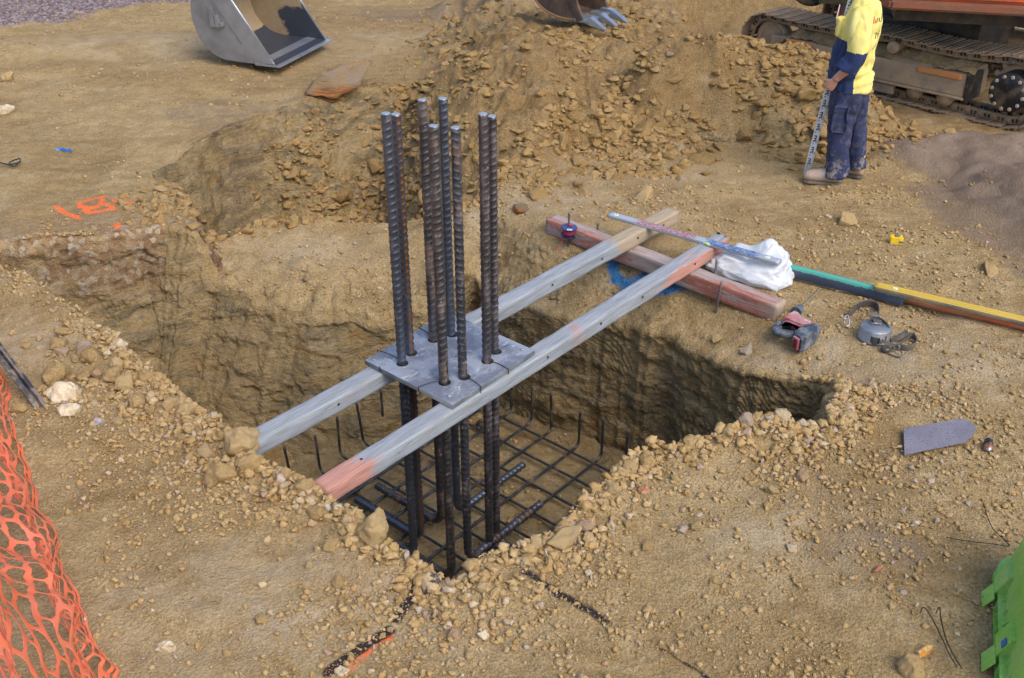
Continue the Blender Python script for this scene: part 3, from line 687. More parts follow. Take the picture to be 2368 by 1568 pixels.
px_rock(580, 1080, 62, ANG, 'smooth faced tan rock below the back beam end', mesh=special(915, 1.0, 0.8, M_ROCK))
px_rock(512, 1105, 74, CLOD, 'broad lumpy clod lying left of the front beam end', mesh=special(916, 0.0, 0.8, M_ROCK))
px_rock(148, 915, 66, CLOD, 'cream double-lobed stone touching the steel post foot', mesh=special(917, 0.0, 0.8, M_WHITE), rot=(0.2, 0.1, 0.6))
px_rock(160, 955, 58, CLOD, 'smooth pale oval stone in front of the steel post foot', mesh=special(918, 0.0, 0.6, M_WHITE), rot=(0.1, 0.1, 0.3))
px_rock(278, 845, 42, CLOD, 'egg-shaped tan stone at the pile beside the left rim', mesh=special(919, 0.0, 1.0, M_ROCK), rot=(0.2, 1.0, 0.9))
px_rock(275, 800, 50, ANG, 'pale flat-topped stone crowning the pile at the left rim', mesh=special(920, 1.0, 0.8, M_WHITE))
px_rock(130, 875, 70, CLOD, 'large tan boulder behind the cream stone by the steel post', mesh=special(921, 0.0, 0.9, M_ROCK))
px_rock(228, 978, 26, CLOD, 'small mauve grey stone in front of the steel post', mesh=special(922, 0.0, 0.7, M_GREYST))
px_rock(1785, 1140, 40, ANG, 'square tan stone standing on the right near slope', mesh=special(923, 1.0, 0.9, M_ROCK))
px_rock(15, 260, 46, ANG, 'pale grey rock at the left edge of the flat ground', mesh=special(924, 1.0, 0.7, M_WHITE))
px_rock(15, 185, 42, CLOD, 'dark earthy lump at the left edge of the flat ground', mesh=special(925, 0.0, 0.8, M_ROCK))
px_rock(1205, 485, 40, ANG, 'tilted orange-brown stone between the bars and the red timber', mesh=special(926, 1.0, 0.7, M_RUST))
px_rock(1490, 458, 62, ANG, 'flat brown rock behind the far end of the back beam', mesh=special(927, 1.0, 0.6, M_ROCK))
px_rock(1955, 515, 60, ANG, 'tan rock in the bare ground right of the blue level', mesh=special(928, 1.0, 0.7, M_ROCK))
px_rock(1725, 810, 46, ANG, 'sharp pale rock on the shoulder under the hammer drill', mesh=special(929, 1.0, 0.9, M_ROCK), z=-0.08)
px_rock(1660, 790, 40, ANG, 'low rock with a pale top on the shoulder left of the hammer drill', mesh=special(930, 1.0, 0.6, M_ROCK), z=-0.08)
px_rock(2105, 1548, 62, CLOD, 'large rounded tan boulder at the bottom left of the green crate', mesh=special(931, 0.0, 0.9, M_ROCK))

def scatter(n, cand, wfun, rfun, kind, label, group, sink=0.35, mind=0.7, rough=None):
    """countable stones: candidates in a box, kept by weight, not overlapping"""
    k = 0; tries = 0
    while k < n and tries < n * 400:
        X = rng.uniform(cand[0], cand[1], 400); Y = rng.uniform(cand[2], cand[3], 400); W = wfun(X, Y); tries += 400
        for x, y, w in zip(X, Y, W):
            if k >= n: break
            if rng.random() > w: continue
            r = rfun(x, y)
            if any((x - a) ** 2 + (y - b) ** 2 < (mind * (r + c)) ** 2 for a, b, c in placed): continue
            rock(x, y, r, kind, label, group, sink); k += 1

def w_rim(X, Y):
    z, dR, dT, dM, dS = height(X, Y); o = -dR
    return np.where((dR < -0.03), np.exp(-(np.clip(o - 0.03, 0, 9) / 0.12) ** 2), 0) * (Y < 5.0) * (X > -1.8)
def w_left(X, Y):
    dR = height(X, Y)[1]; o = -dR
    return np.where(dR < -0.03, np.exp(-(o / 0.45) ** 2), 0) * (Y > 4.55) * (X < -1.65) * np.exp(-((Y - 5.0) / 0.6) ** 2)
def w_near(X, Y):
    dR = height(X, Y)[1]
    return np.where(dR < -0.15, 0.15 + 0.8 * np.exp(-((-dR - 0.15) / 0.5) ** 2), 0) * (Y < 4.9) * (Y > 2.9)
def w_mound(X, Y):
    z, dR, dT, dM, dS = height(X, Y); dP = sdf_poly(X, Y, PAD)
    nn = 0.5 + 0.8 * fbm2(X, Y, 0.8, 2, 201)
    return np.clip(np.where((dM > -0.15) & (dP < -0.05), nn, 0), 0, 1)
def w_foot(X, Y):
    z, dR, dT, dM, dS = height(X, Y); dP = sdf_poly(X, Y, PAD)
    return np.where((np.abs(dM - 0.05) < 0.38) & (dP < -0.05) & (Y < 9.6), 1.0, 0)
def w_trench(X, Y):
    z, dR, dT, dM, dS = height(X, Y)
    return np.where((dT > 0.12) & (X > -2.55), 0.9, 0)
def w_block(X, Y):
    z, dR, dT, dM, dS = height(X, Y)
    return np.exp(-((X + 2.68) / 0.32) ** 2 - ((Y - 7.75) / 0.35) ** 2) * (dR < -0.04) * (dT < -0.03) * (X < -2.4)
def w_open(X, Y):
    z, dR, dT, dM, dS = height(X, Y)
    return np.where((dR < -0.4) & (dT < -0.1) & (dM < 0) & (Y > 5.2), 1.0, 0)

pw = lambda lo, hi, k=2.2: (lambda x, y: lo + (hi - lo) * rng.random() ** k)
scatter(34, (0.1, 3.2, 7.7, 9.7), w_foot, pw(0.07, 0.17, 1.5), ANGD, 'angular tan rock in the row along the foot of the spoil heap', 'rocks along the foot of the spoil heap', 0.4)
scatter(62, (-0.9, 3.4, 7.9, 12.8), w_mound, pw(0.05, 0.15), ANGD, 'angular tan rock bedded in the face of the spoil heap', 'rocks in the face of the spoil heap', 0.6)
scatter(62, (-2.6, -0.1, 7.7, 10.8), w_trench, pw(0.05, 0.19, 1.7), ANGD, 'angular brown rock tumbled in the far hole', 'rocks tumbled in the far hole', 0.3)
scatter(44, (-1.8, 1.9, 3.3, 5.0), w_rim, pw(0.030, 0.075, 1.6), CLOD, 'rounded tan clod on the near lip of the pit', 'clods on the near lip of the pit', 0.3)
scatter(30, (-3.0, -1.6, 4.5, 6.2), w_left, pw(0.035, 0.095), CLOD, 'rounded tan stone heaped on the left bank by the steel post', 'stones heaped on the left bank', 0.25)
scatter(12, (-3.6, -2.4, 6.9, 8.1), w_block, pw(0.04, 0.085), ANG, 'knobbly stone on the block with the orange marks', 'stones on the orange marked block', 0.3)
scatter(22, (-1.9, 2.1, 2.95, 4.7), w_near, pw(0.026, 0.052), CLOD, 'small tan stone lying on the near dirt', 'small stones on the near dirt', 0.3)
scatter(10, (0.0, 3.6, 6.5, 8.4), w_open, pw(0.03, 0.06), ANG, 'low tan stone on the trodden ground behind the timbers', 'stones on the trodden ground', 0.45)
N_ROCKS = len(placed)

# ------------------------------------------------------------------ what nobody could count: crumbs and rubble
def heap(name, X, Y, r, subs, angular, seed, flat=0.8, sink=0.2, tint=None, mat=None):
    g = np.random.default_rng(seed); Z = height(X, Y)[0]; n = len(X); K = 24
    VV = []; FF = []; TT = []; off = 0
    th = g.uniform(0, 6.283, n); an = g.normal(0, 0.5, n); var = g.integers(K, size=n); tints = g.random(n) if tint is None else tint
    for s in sorted(set(subs.tolist())):
        for k in range(K):
            ids = np.nonzero((subs == s) & (var == k))[0]
            if not len(ids): continue
            L, F = stone_verts(s, angular, flat, 700 + k); B = L[None] * r[ids][:, None, None]
            c, sn = np.cos(th[ids]), np.sin(th[ids]); x = B[..., 0] * c[:, None] - B[..., 1] * sn[:, None]; y = B[..., 0] * sn[:, None] + B[..., 1] * c[:, None]; z = B[..., 2]
            a = an[ids]; ca, sa = np.cos(a)[:, None], np.sin(a)[:, None]; y, z = y * ca - z * sa, y * sa + z * ca
            P_ = np.stack([x + X[ids][:, None], y + Y[ids][:, None], z + (Z[ids] + r[ids] * (0.5 - sink))[:, None]], -1); nv = len(L)
            FF.append((F[None] + (np.arange(len(ids)) * nv)[:, None, None] + off).reshape(-1, 3)); VV.append(P_.reshape(-1, 3)); TT.append(np.repeat(tints[ids], nv)); off += nv * len(ids)
    me = mesh_np(name, np.concatenate(VV), np.concatenate(FF), smooth=False); attr(me, 'tint', np.concatenate(TT)); return tag(obj(name, me, mat or M_PEB), kind='stuff')

def sample(n, box, wfun, seed):
    g = np.random.default_rng(seed); xs = []; ys = []; c = 0
    while c < n:
        X = g.uniform(box[0], box[1], 20000); Y = g.uniform(box[2], box[3], 20000); k = g.random(20000) < wfun(X, Y); xs.append(X[k]); ys.append(Y[k]); c += k.sum()
    return np.concatenate(xs)[:n], np.concatenate(ys)[:n]

def w_crumb(X, Y):
    z, dR, dT, dM, dS = height(X, Y); o = np.clip(-dR, 0, 9)
    vis = (np.abs(X) < 0.50 * Y + 0.75)
    nn = np.clip(0.32 + 0.9 * fbm2(X, Y, 0.35, 3, 301), 0.02, 1)
    w = 0.30 * nn + 0.75 * np.exp(-(o / 0.13) ** 2) * (Y < 5.2 + 0.9 * np.clip(-X - 1, 0, 2)) + 0.5 * nn * np.exp(-(o / 0.6) ** 2) * (Y < 5)
    w = w * np.clip(1.25 - 0.16 * (Y - 3), 0.12, 1)
    return np.where((dR < -0.01) & (dM < 0.3) & vis, np.clip(w, 0, 1), 0)
X, Y = sample(31000, (-3.6, 3.6, 2.7, 8.0), w_crumb, 5)
g = np.random.default_rng(6); r = 0.0035 + 0.021 * g.random(len(X)) ** 5.0
dd = np.clip(-sdf_poly(X, Y, RIM), 0, 9); r *= 1 + 0.9 * np.exp(-(dd / 0.25) ** 2) * (Y < 5.6)
heap('pebbles', X, Y, r, np.where(r > 0.013, 2, 0), 0.7, 8, 0.80)

def w_grit(X, Y):
    dR, dT, dM = height(X, Y)[1:4]; return np.where((dR < -0.01) & (dM < 0.2) & (np.abs(X) < 0.50 * Y + 0.6), np.clip(0.45 + 0.6 * fbm2(X, Y, 0.25, 3, 305), 0.05, 1) * np.clip(1.35 - 0.16 * (Y - 3), 0.25, 1), 0)
X, Y = sample(60000, (-3.6, 3.6, 2.75, 8.2), w_grit, 45)
g = np.random.default_rng(46); heap('grit', X, Y, 0.0018 + 0.0034 * g.random(len(X)) ** 2, np.full(len(X), 0), 0.7, 48, 0.8, 0.1, tint=g.random(len(X)) ** 0.8)

def w_rub(X, Y):
    z, dR, dT, dM, dS = height(X, Y); dP = sdf_poly(X, Y, PAD)
    nn = np.clip(0.42 + 0.95 * fbm2(X, Y, 0.55, 3, 311), 0.03, 1)
    a = np.where((dM > -0.25) & (dP < -0.02), nn, 0); a = np.maximum(a, np.where((dT > 0.1) & (X > -2.65), 1.1 * nn + 0.35, 0))
    a = np.maximum(a, np.exp(-((X + 2.66) / 0.30) ** 2 - ((Y - 7.75) / 0.38) ** 2) * 0.8 * (dR < -0.02))
    a = np.maximum(a, np.exp(-((X - 2.9) / 0.55) ** 2 - ((Y - 8.85) / 0.35) ** 2))
    a = a * (1 - 0.85 * sst(10.3, 11.0, Y) * (1 - sst(0.2, 1.2, X)))
    return np.where(dR < -0.02, a, 0)
X, Y = sample(15000, (-3.6, 4.0, 6.6, 14.3), w_rub, 15)
g = np.random.default_rng(16); r = 0.006 + 0.078 * g.random(len(X)) ** 4.4
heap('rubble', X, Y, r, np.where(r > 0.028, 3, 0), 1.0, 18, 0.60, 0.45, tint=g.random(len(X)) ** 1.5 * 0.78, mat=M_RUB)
# crumbs fallen on the pit floor and on the far flats
def w_floor(X, Y):
    dR = sdf_poly(X, Y, RIM[::2]); return np.where(dR > 0.05, 0.3 + 0.7 * np.exp(-(dR / 0.25) ** 2), 0)
X, Y = sample(2500, (-2.6, 1.8, 3.6, 7.0), w_floor, 25)
g = np.random.default_rng(26); heap('fallen_crumbs', X, Y, 0.005 + 0.022 * g.random(len(X)) ** 4, np.full(len(X), 0), 1.0, 28, 0.7)
def w_far(X, Y):
    z, dR, dT, dM, dS = height(X, Y); return np.where((dT < -0.05) & (dM < 0.0) & (np.abs(X) < 0.52 * Y + 0.3), np.clip(0.3 + 0.9 * fbm2(X, Y, 0.7, 2, 321), 0.03, 1), 0)
X, Y = sample(3500, (-7, 4, 7.6, 14.4), w_far, 35)
g = np.random.default_rng(36); heap('loose_grit', X, Y, 0.006 + 0.026 * g.random(len(X)) ** 5, np.full(len(X), 0), 1.0, 38, 0.6, 0.35)
# ------------------------------------------------------------------ steel and timber of the footing
def mat_bar(name, dark, rust, rustamt, splash):
    t = NT(name); v = t.pos()
    r = t.ramp(t.noise(t.pos((1, 1, 0.35)), 16.0, 6, 0.65), [(0.62 - 0.3 * rustamt, 0.0), (0.75 - 0.25 * rustamt, 1.0)])
    c = t.mix(r, dark, rust)
    c = t.mix(t.ramp(t.noise(v, 7.0, 5, 0.6), [(0.35, 0.0), (0.7, 0.6)]), c, tuple(x * 1.7 for x in dark))
    if splash > 0: c = t.mix(t.ramp(t.noise(v, 55.0, 4, 0.6), [(0.70 - 0.13 * splash, 0.0), (0.74 - 0.13 * splash, 0.85)]), c, (0.52, 0.50, 0.47))
    s = t.attr('stripe'); m = t.math('MULTIPLY', s, t.ramp(t.noise(t.pos((1, 1, 0.5)), 38.0, 4, 0.6), [(0.36, 0.0), (0.50, 0.95)]))
    c = t.mix(m, c, (0.36, 0.125, 0.016))
    ro = t.mix(r, (0.33,) * 3, (0.7,) * 3)
    return t.done(c, ro, t.math('SUBTRACT', 0.72, t.math('MULTIPLY', r, 0.5)), t.bump(t.noise(v, 220.0, 3, 0.6), 0.25, 0.002))
BARM = [mat_bar('mill_scale_blue', (0.088, 0.100, 0.130), (0.13, 0.085, 0.06), 0.12, 0.0), mat_bar('mill_scale_rust_spots', (0.080, 0.086, 0.105), (0.17, 0.09, 0.045), 0.45, 0.5),
        mat_bar('mill_scale_brown', (0.088, 0.080, 0.088), (0.115, 0.085, 0.075), 0.4, 0.35), mat_bar('mill_scale_brown_splashed', (0.084, 0.080, 0.086), (0.15, 0.092, 0.06), 0.45, 0.4)]

RB = 0.0238
def ribbed_bar(path, seg, mat, name, parent=None, rad=RB, rib=0.0048, pitch=0.040, n=30, stripe=None, phase=0.0, fin=0.0032, rot=0.0):
    """bar with crescent ribs on both halves and two long fins"""
    th0 = np.arange(n) * 2 * math.pi / n
    def rf(s, th):
        a = np.mod(th + rot, 2 * math.pi); half = a > math.pi; w = np.sin(np.mod(a, math.pi)) ** 0.55
        slant = (np.mod(a, math.pi) / math.pi - 0.5) * 0.026 * np.where(half, 1, -1)
        u = np.mod((s + slant + phase) / pitch + np.where(half, 0.5, 0), 1.0) - 0.5
        return rib * np.exp(-(u * pitch / 0.0052) ** 2) * np.clip(w, 0, 1) + fin * np.exp(-((np.minimum(np.mod(a, math.pi), math.pi - np.mod(a, math.pi))) / 0.16) ** 2)
    mb = MB(); mb.tube(path, rad, n, True, rfun=rf)
    o = mb.build(name, mat, parent)
    if stripe is not None:
        V = get_co(o.data); k = np.zeros(len(V)); m = len(path); th = np.tile(th0, m)
        k[:m * n] = (np.abs(np.angle(np.exp(1j * (th - stripe)))) < 0.30) * 1.0
        attr(o.data, 'stripe', k)
    return o

def hooked(p_top, z_bot, d, leg, rb=0.10, step=0.0055):
    p = np.array(p_top, float); d = np.array([d[0], d[1], 0.0])
    zs = np.arange(p[2], z_bot + rb, -step); pts = [[p[0], p[1], z] for z in zs]
    for a in np.linspace(0, math.pi / 2, 16)[1:]: pts.append(list(np.array([p[0], p[1], z_bot + rb]) + d * rb * (1 - math.cos(a)) + np.array([0, 0, -rb * math.sin(a)])))
    e = np.array(pts[-1]); pts += [list(e + d * s) for s in np.arange(step, leg, step)]
    return np.array(pts)

RODS = [  # x, y, top z, hook direction, leg, material, label
    (-0.625, 4.981, 1.611, -av, 0.30, 0, 'front blue-grey bar of the left pair through the plate', None),
    (-0.587, 5.080, 1.573, -bv, 0.52, 0, 'left pair bar with a bright orange rust stripe', 0.95),
    (-0.463, 5.225, 1.600, -bv, 0.52, 3, 'brown mottled bar furthest left of the middle four', None),
    (-0.360, 5.276, 1.590, av, 0.58, 0, 'clean blue-grey bar at the back of the middle four', None),
    (-0.375, 4.783, 1.617, -bv, 0.40, 3, 'short-looking rust-speckled bar front left of the middle four', None),
    (-0.273, 4.827, 1.592, av, 0.62, 1, 'rust-spotted steel bar front right of the middle four', None),
    (-0.143, 4.989, 1.606, bv, 0.30, 2, 'purple-brown white-splashed bar front of the right pair', None),
    (-0.101, 5.080, 1.563, bv, 0.30, 2, 'plain dark brown bar at the back of the right pair', None)]
Z_HOOK = -1.262
for i, (x, y, zt, d, leg, mi, lab, st) in enumerate(RODS):
    zb = Z_HOOK - (0.055 if i in (0, 4, 6) else 0.0) + (0.055 if i in (3, 5) else 0)
    path = hooked((x, y, zt), zb, d, leg)
    o = ribbed_bar(path, 30, BARM[mi], 'anchor_bar', phase=rng.uniform(0, 0.03), rot=rng.uniform(0, 3.14) if i not in (0, 3) else 0.9, stripe=st)
    tag(o, lab, 'steel bar', 'ribbed bars standing through the plate')
    cap = MB(); cap.lathe([(RB * 0.96, 0.0), (RB * 0.93, 0.0015)], (x, y, zt - 0.0005), n=24, smooth=False)
    M_CUT = bpy.data.materials.get('cut_steel') or (lambda t: t.done(t.mix(t.noise(t.coord(), 40.0, 4), (0.55, 0.58, 0.62), (0.40, 0.42, 0.45)), 0.35, 0.8))(NT('cut_steel'))
    c = cap.build('cut_end', M_CUT); c.parent = o

# reinforcing mat on the pit floor
M_MAT = mat_bar('mat_bar', (0.058, 0.06, 0.068), (0.16, 0.115, 0.075), 0.30, 0.15)
mat_root = empty('reinforcing_mat', 'dark steel reinforcing grid with upturned ends on the pit floor', 'reinforcing mat', tuple(AB(0.3, -0.2, -1.32)))
def child(o, root):
    o.parent = root; o.matrix_parent_inverse = Matrix.Translation(root.location).inverted() if root.rotation_euler.z == 0 else root.matrix_world.inverted(); return o
def upturn(p0, p1, zt, up0=True, up1=True, r=0.06, lean=0.0):
    p0 = np.array(p0, float); p1 = np.array(p1, float); d = (p1 - p0) / np.linalg.norm(p1 - p0); pts = []
    arc = [(math.sin(a), 1 - math.cos(a)) for a in np.linspace(0, math.pi / 2, 7)]
    mid = [p0 + d * r] + [p0 + d * s for s in np.arange(r + 0.02, np.linalg.norm(p1 - p0) - r, 0.02)] + [p1 - d * r]
    if up0:
        pts.append(p0 - d * lean + [0, 0, zt - p0[2]])
        pts += [p0 - d * lean * (k / 14) + [0, 0, r + (zt - p0[2] - r) * k / 14] for k in range(13, 0, -1)]
        pts += [p0 + d * r - d * r * s + [0, 0, r * c] for s, c in arc[::-1]][:-1]
    pts += mid
    if up1:
        pts += [p1 - d * r + d * r * s + [0, 0, r * c] for s, c in arc][1:]
        pts += [p1 + d * lean * (k / 14) + [0, 0, r + (zt - p1[2] - r) * k / 14] for k in range(1, 15)]
    return np.array(pts)
zb_, za_ = -1.312, -1.295
bpos = [-1.12, -0.92, -0.72, -0.51, -0.33, -0.06, 0.15, 0.36, 0.56, 0.78]
for b in bpos:
    p = upturn(AB(-0.95, b, za_), AB(1.37 + rng.uniform(-0.02, 0.02), b, za_), -0.955 + rng.uniform(-0.03, 0.02), True, True, lean=rng.uniform(-0.02, 0.02))
    child(ribbed_bar(p, 8, M_MAT, 'bar', rad=0.0098, rib=0.0014, pitch=0.02, n=8, fin=0), mat_root)
for a in [-0.72, -0.5, -0.28, -0.05, 0.17, 0.38, 0.59, 0.82, 1.06, 1.29]:
    p = upturn(AB(a, -1.30 + rng.uniform(-0.02, 0.02), zb_), AB(a, 1.02, zb_), -0.97 + rng.uniform(-0.03, 0.03), True, True, lean=rng.uniform(-0.02, 0.04))
    child(ribbed_bar(p, 8, M_MAT, 'bar', rad=0.0098, rib=0.0014, pitch=0.02, n=8, fin=0), mat_root)

M_BLK = worn('black_plastic', (0.012, 0.013, 0.016), (0.02, 0.02, 0.024), 0.45, dust=0.12)
M_WIRE = worn('black_tie_wire', (0.02, 0.022, 0.026), (0.03, 0.03, 0.03), 0.5, 0.6, dust=0.0)
for (px, py), lab in (((940, 1275), 'black plastic spacer ring under the mat near the close pit corner'), ((813, 1132), 'black plastic spacer ring just under the front beam end'), ((1118, 985), 'black plastic spacer ring furthest away on the pit floor')):
    p = G(px, py, -1.33); m = MB(); th = np.linspace(0, 2 * math.pi, 25)[:-1]
    for dz, rr in ((0.0, 0.055), (0.028, 0.048)): m.tube(np.stack([p[0] + rr * np.cos(th), p[1] + rr * np.sin(th), np.full(24, p[2] + dz)], 1), 0.006, 6, closed=True)
    for k in range(6):
        a = k * math.pi / 3; m.tube([[p[0] + 0.05 * math.cos(a), p[1] + 0.05 * math.sin(a), p[2]], [p[0] + 0.02 * math.cos(a), p[1] + 0.02 * math.sin(a), p[2] + 0.035]], 0.005, 5)
    tag(m.build('bar_spacer', M_BLK), lab, 'spacer', 'black plastic spacers under the mat')
# wire wrapped round the hooked legs
def coil(c, d, r, turns, ln, n=14):
    d = np.array([d[0], d[1], 0]); s = np.array([-d[1], d[0], 0]); t = np.linspace(0, turns * 2 * math.pi, turns * n)
    return np.array(c) + np.outer(t / t[-1] * ln, d) + np.outer(np.cos(t) * r, s) + np.outer(np.sin(t) * r, [0, 0, 1])
def hookpt(i, s, dz=0.055): x, y, zt, d = RODS[i][:4]; zb = Z_HOOK + dz; return np.array([x + d[0] * (0.10 + s), y + d[1] * (0.10 + s), zb])
for i, s, ln, lab in ((3, 0.22, 0.12, 'tie wire coiled on the leg of the clean back bar'), (5, 0.38, 0.16, 'tie wire coiled on the long right hooked leg'), (5, 0.10, 0.10, 'tie wire coiled where the right hooked leg crosses the mat')):
    m = MB(); m.tube(coil(hookpt(i, s), RODS[i][3], RB + 0.007, 4, ln), 0.0016, 5)
    tag(m.build('tie_wire', M_WIRE), lab, 'tie wire', 'wire ties')

# ---- timbers
def mat_timber(name, paint, under, bare):
    t = NT(name); v = t.coord('Object', (1.2, 9, 9)); v2 = t.coord('Object', (0.6, 4, 4)); v3 = t.coord('Object', (2, 40, 40))
    grain = t.noise(v3, 3.0, 5, 0.6); c = t.mix(t.ramp(t.noise(v, 2.0, 6, 0.65), [(0.35, 0.0), (0.65, 1.0)]), paint, tuple(x * 0.80 for x in paint))
    m = t.math('ADD', t.attr('red'), t.math('MULTIPLY', t.math('SUBTRACT', t.math('ADD', t.math('MULTIPLY', t.noise(v2, 3.0, 6, 0.7), 0.65), t.math('MULTIPLY', t.noise(t.coord('Object', (3, 12, 12)), 9.0, 5, 0.7), 0.35)), 0.5), 2.2))
    c = t.mix(t.ramp(m, [(0.42, 0.0), (0.58, 0.92)]), c, t.mix(grain, under, tuple(x * 1.35 for x in under)))
    c = t.mix(t.ramp(t.math('ADD', t.attr('tan'), t.math('MULTIPLY', t.math('SUBTRACT', t.noise(v2, 4.0, 6, 0.7), 0.5), 1.4)), [(0.42, 0.0), (0.6, 0.9)]), c, t.mix(grain, bare, tuple(x * 0.7 for x in bare)))
    c = t.mix(t.ramp(t.noise(t.coord('Object', (0.8, 3, 3)), 6.0, 7, 0.7), [(0.60, 0.0), (0.72, 0.45)]), c, (0.16, 0.155, 0.15))
    c = t.mix(t.ramp(t.noise(t.coord('Object'), 45.0, 5, 0.7), [(0.64, 0.0), (0.72, 0.7)]), c, (0.40, 0.30, 0.17))
    c = t.mix(0.45, c, t.ramp(grain, [(0.3, 0.2), (0.7, 0.8)]), 'OVERLAY')
    c = t.mix(t.ramp(t.noise(t.coord('Object', (1.6, 5, 5)), 4.2, 8, 0.75), [(0.58, 0.0), (0.70, 0.6)]), c, (0.30, 0.215, 0.115))
    c = t.mix(t.ramp(t.noise(t.coord('Object', (0.9, 55, 55)), 2.2, 3, 0.5), [(0.26, 0.6), (0.31, 0.0)]), c, (0.07, 0.06, 0.055))
    nb = t.bump(grain, 0.45, 0.004); nb = t.bump(t.noise(t.coord('Object'), 30.0, 5), 0.25, 0.006, nb)
    return t.done(c, 0.75, 0.0, nb, 0.3)
PAINT = (0.285, 0.305, 0.33)
M_TIM = mat_timber('weathered_white_timber', PAINT, (0.37, 0.175, 0.13), (0.42, 0.32, 0.21)); M_TIMR = mat_timber('worn_red_timber', (0.36, 0.30, 0.28), (0.30, 0.10, 0.065), (0.40, 0.30, 0.22))
M_HOLE = NT('hole').done((0.02, 0.018, 0.015), 0.9)

def timber(name, label, p0, p1, w, h, mat, redf, tanf, holes, splinter=False, group=None):
    """p0,p1: middle of the top face at each end"""
    p0 = np.array(p0); p1 = np.array(p1); L = np.linalg.norm(p1 - p0); X = frame(p1 - p0); nl, nw = 90, 6
    prof = []; b = 0.006
    for (y, z) in ((-w / 2 + b, 0), (w / 2 - b, 0), (w / 2, -b), (w / 2, -h + b), (w / 2 - b, -h), (-w / 2 + b, -h), (-w / 2, -h + b), (-w / 2, -b)): prof.append((y, z))
    dense = []
    for i in range(8):
        (y0, z0), (y1, z1) = prof[i], prof[(i + 1) % 8]; k = nw if math.hypot(y1 - y0, z1 - z0) > 0.02 else 1
        for j in range(k): dense.append((y0 + (y1 - y0) * j / k, z0 + (z1 - z0) * j / k))
    dense = np.array(dense); m = len(dense); V = []; Rr = []; Tt = []
    for i, s in enumerate(np.linspace(0, L, nl)):
        bow = 0.0025 * math.sin(s * 1.7 + L)
        P_ = np.stack([np.full(m, s), dense[:, 0] + bow, dense[:, 1]], 1)
        P_[:, 1] += 0.0016 * vn2(P_[:, 0] * 9, dense[:, 1] * 40 + 3, 7); P_[:, 2] += 0.0016 * vn2(P_[:, 0] * 9, dense[:, 0] * 40, 8)
        if splinter and i >= nl - 6: P_[:, 0] += (0.035 * vn2(dense[:, 0] * 90, dense[:, 1] * 90, 9)) * (i - nl + 7) / 6.0
        if splinter and i >= nl - 14: P_[:, 2] -= np.where((dense[:, 1] > -0.01) & (dense[:, 0] < -0.01), 0.012 * np.abs(vn2(P_[:, 0] * 20, dense[:, 0] * 120, 10)), 0)
        V.append(P_); side = np.where(dense[:, 1] > -0.004, 0, np.where(dense[:, 0] > 0, 2, 1)); f = s / L
        Rr.append(np.array([redf(f, k) for k in side])); Tt.append(np.array([tanf(f, k) for k in side]))
    F = [[i * m + k, (i + 1) * m + k, (i + 1) * m + (k + 1) % m, i * m + (k + 1) % m] for i in range(nl - 1) for k in range(m)]
    F += [list(range(m)), list(range((nl - 1) * m, nl * m))[::-1]]
    me = mesh_np(name, np.concatenate(V), F, smooth=False); attr(me, 'red', np.concatenate(Rr)); attr(me, 'tan', np.concatenate(Tt))
    o = obj(name, me, mat); M4 = Matrix(np.vstack([np.hstack([X, p0[:, None]]), [0, 0, 0, 1]]).tolist()); o.matrix_world = M4
    tag(o, label, 'timber', group)
    for f, y, z in holes:
        hb = MB(); sgn = 1 if z == 0 else 0
        if sgn: hb.lathe([(0.008, 0.0), (0.008, 0.0012)], (f * L, y, 0.0012), (0, 0, 1), 12)
        else: hb.lathe([(0.0085, 0.0), (0.0085, 0.0014)], (f * L, -w / 2 - 0.0012, z), (0, -1, 0), 12)
        hb.build('bolt_hole', M_HOLE, o)
    return o

def ztop(a): return 0.088 + (a + 1.3) / 3.23 * 0.098
W_, H_ = 0.112, 0.098
def beamline(l0, l1, r0, r1, zl, zr):
    """middle of the top face from the two corners seen at each end"""
    return (np.array(l0) + l1) / 2, (np.array(r0) + r1) / 2
bk0 = AB(-1.25, -0.318, 0.085); bk1 = (G(1540, 475, 0.205) + G(1572, 490, 0.205)) / 2
fr0 = AB(-1.20, 0.258, 0.085); fr1 = (G(1655, 538, 0.20) + G(1683, 550, 0.20)) / 2
back_beam = timber('timber_beam', 'long whitewashed timber beam at the back with a bare tan far end', bk0, bk1, W_, H_, M_TIM, lambda f, k: 0.02 + (0.12 if k == 1 and f > .5 else 0), lambda f, k: 0.75 * sst(0.76, 0.84, f), [(f, 0.0, -0.045 + 0.01 * (i % 2)) for i, f in enumerate((0.16, 0.30, 0.47, 0.63, 0.765, 0.87, 0.95))])
front_beam = timber('timber_beam', 'long whitewashed timber beam at the front with red ends and a splintered tip', fr0, fr1, W_, H_, M_TIM, lambda f, k: (0.62 if k == 0 else 0.72) * (1 - sst(0.04, 0.13, f)) + (0.22 if k == 2 or k == 1 else 0.10) + (0.62 if k == 1 else 0.25) * sst(0.74, 0.86, f) + 0.32 * math.exp(-((f - 0.545) / 0.022) ** 2), lambda f, k: 0.3 * sst(0.93, 0.97, f), [(f, 0.0, -0.04) for f in (0.13, 0.46, 0.60, 0.72, 0.885)] + [(0.075, 0.0, 0)], True)
# cross timber under both
zc = 0.085
c0 = (G(1258, 505, zc) + G(1290, 497, zc)) / 2; c1 = (G(1825, 705, zc) + G(1796, 697, zc)) / 2
c1 = G(1808, 701, zc)
cross = timber('cross_timber', 'reddish worn timber lying on the ground under both beams', c0, c1, 0.115, 0.125, M_TIMR, lambda f, k: (0.50 if k == 1 else 0.36) + 0.10 * math.sin(f * 9), lambda f, k: 0.72 * (f > 0.985) + 0.42 * sst(0.9, 0.94, f) * (k == 1) + 0.15 * (k == 0), [])

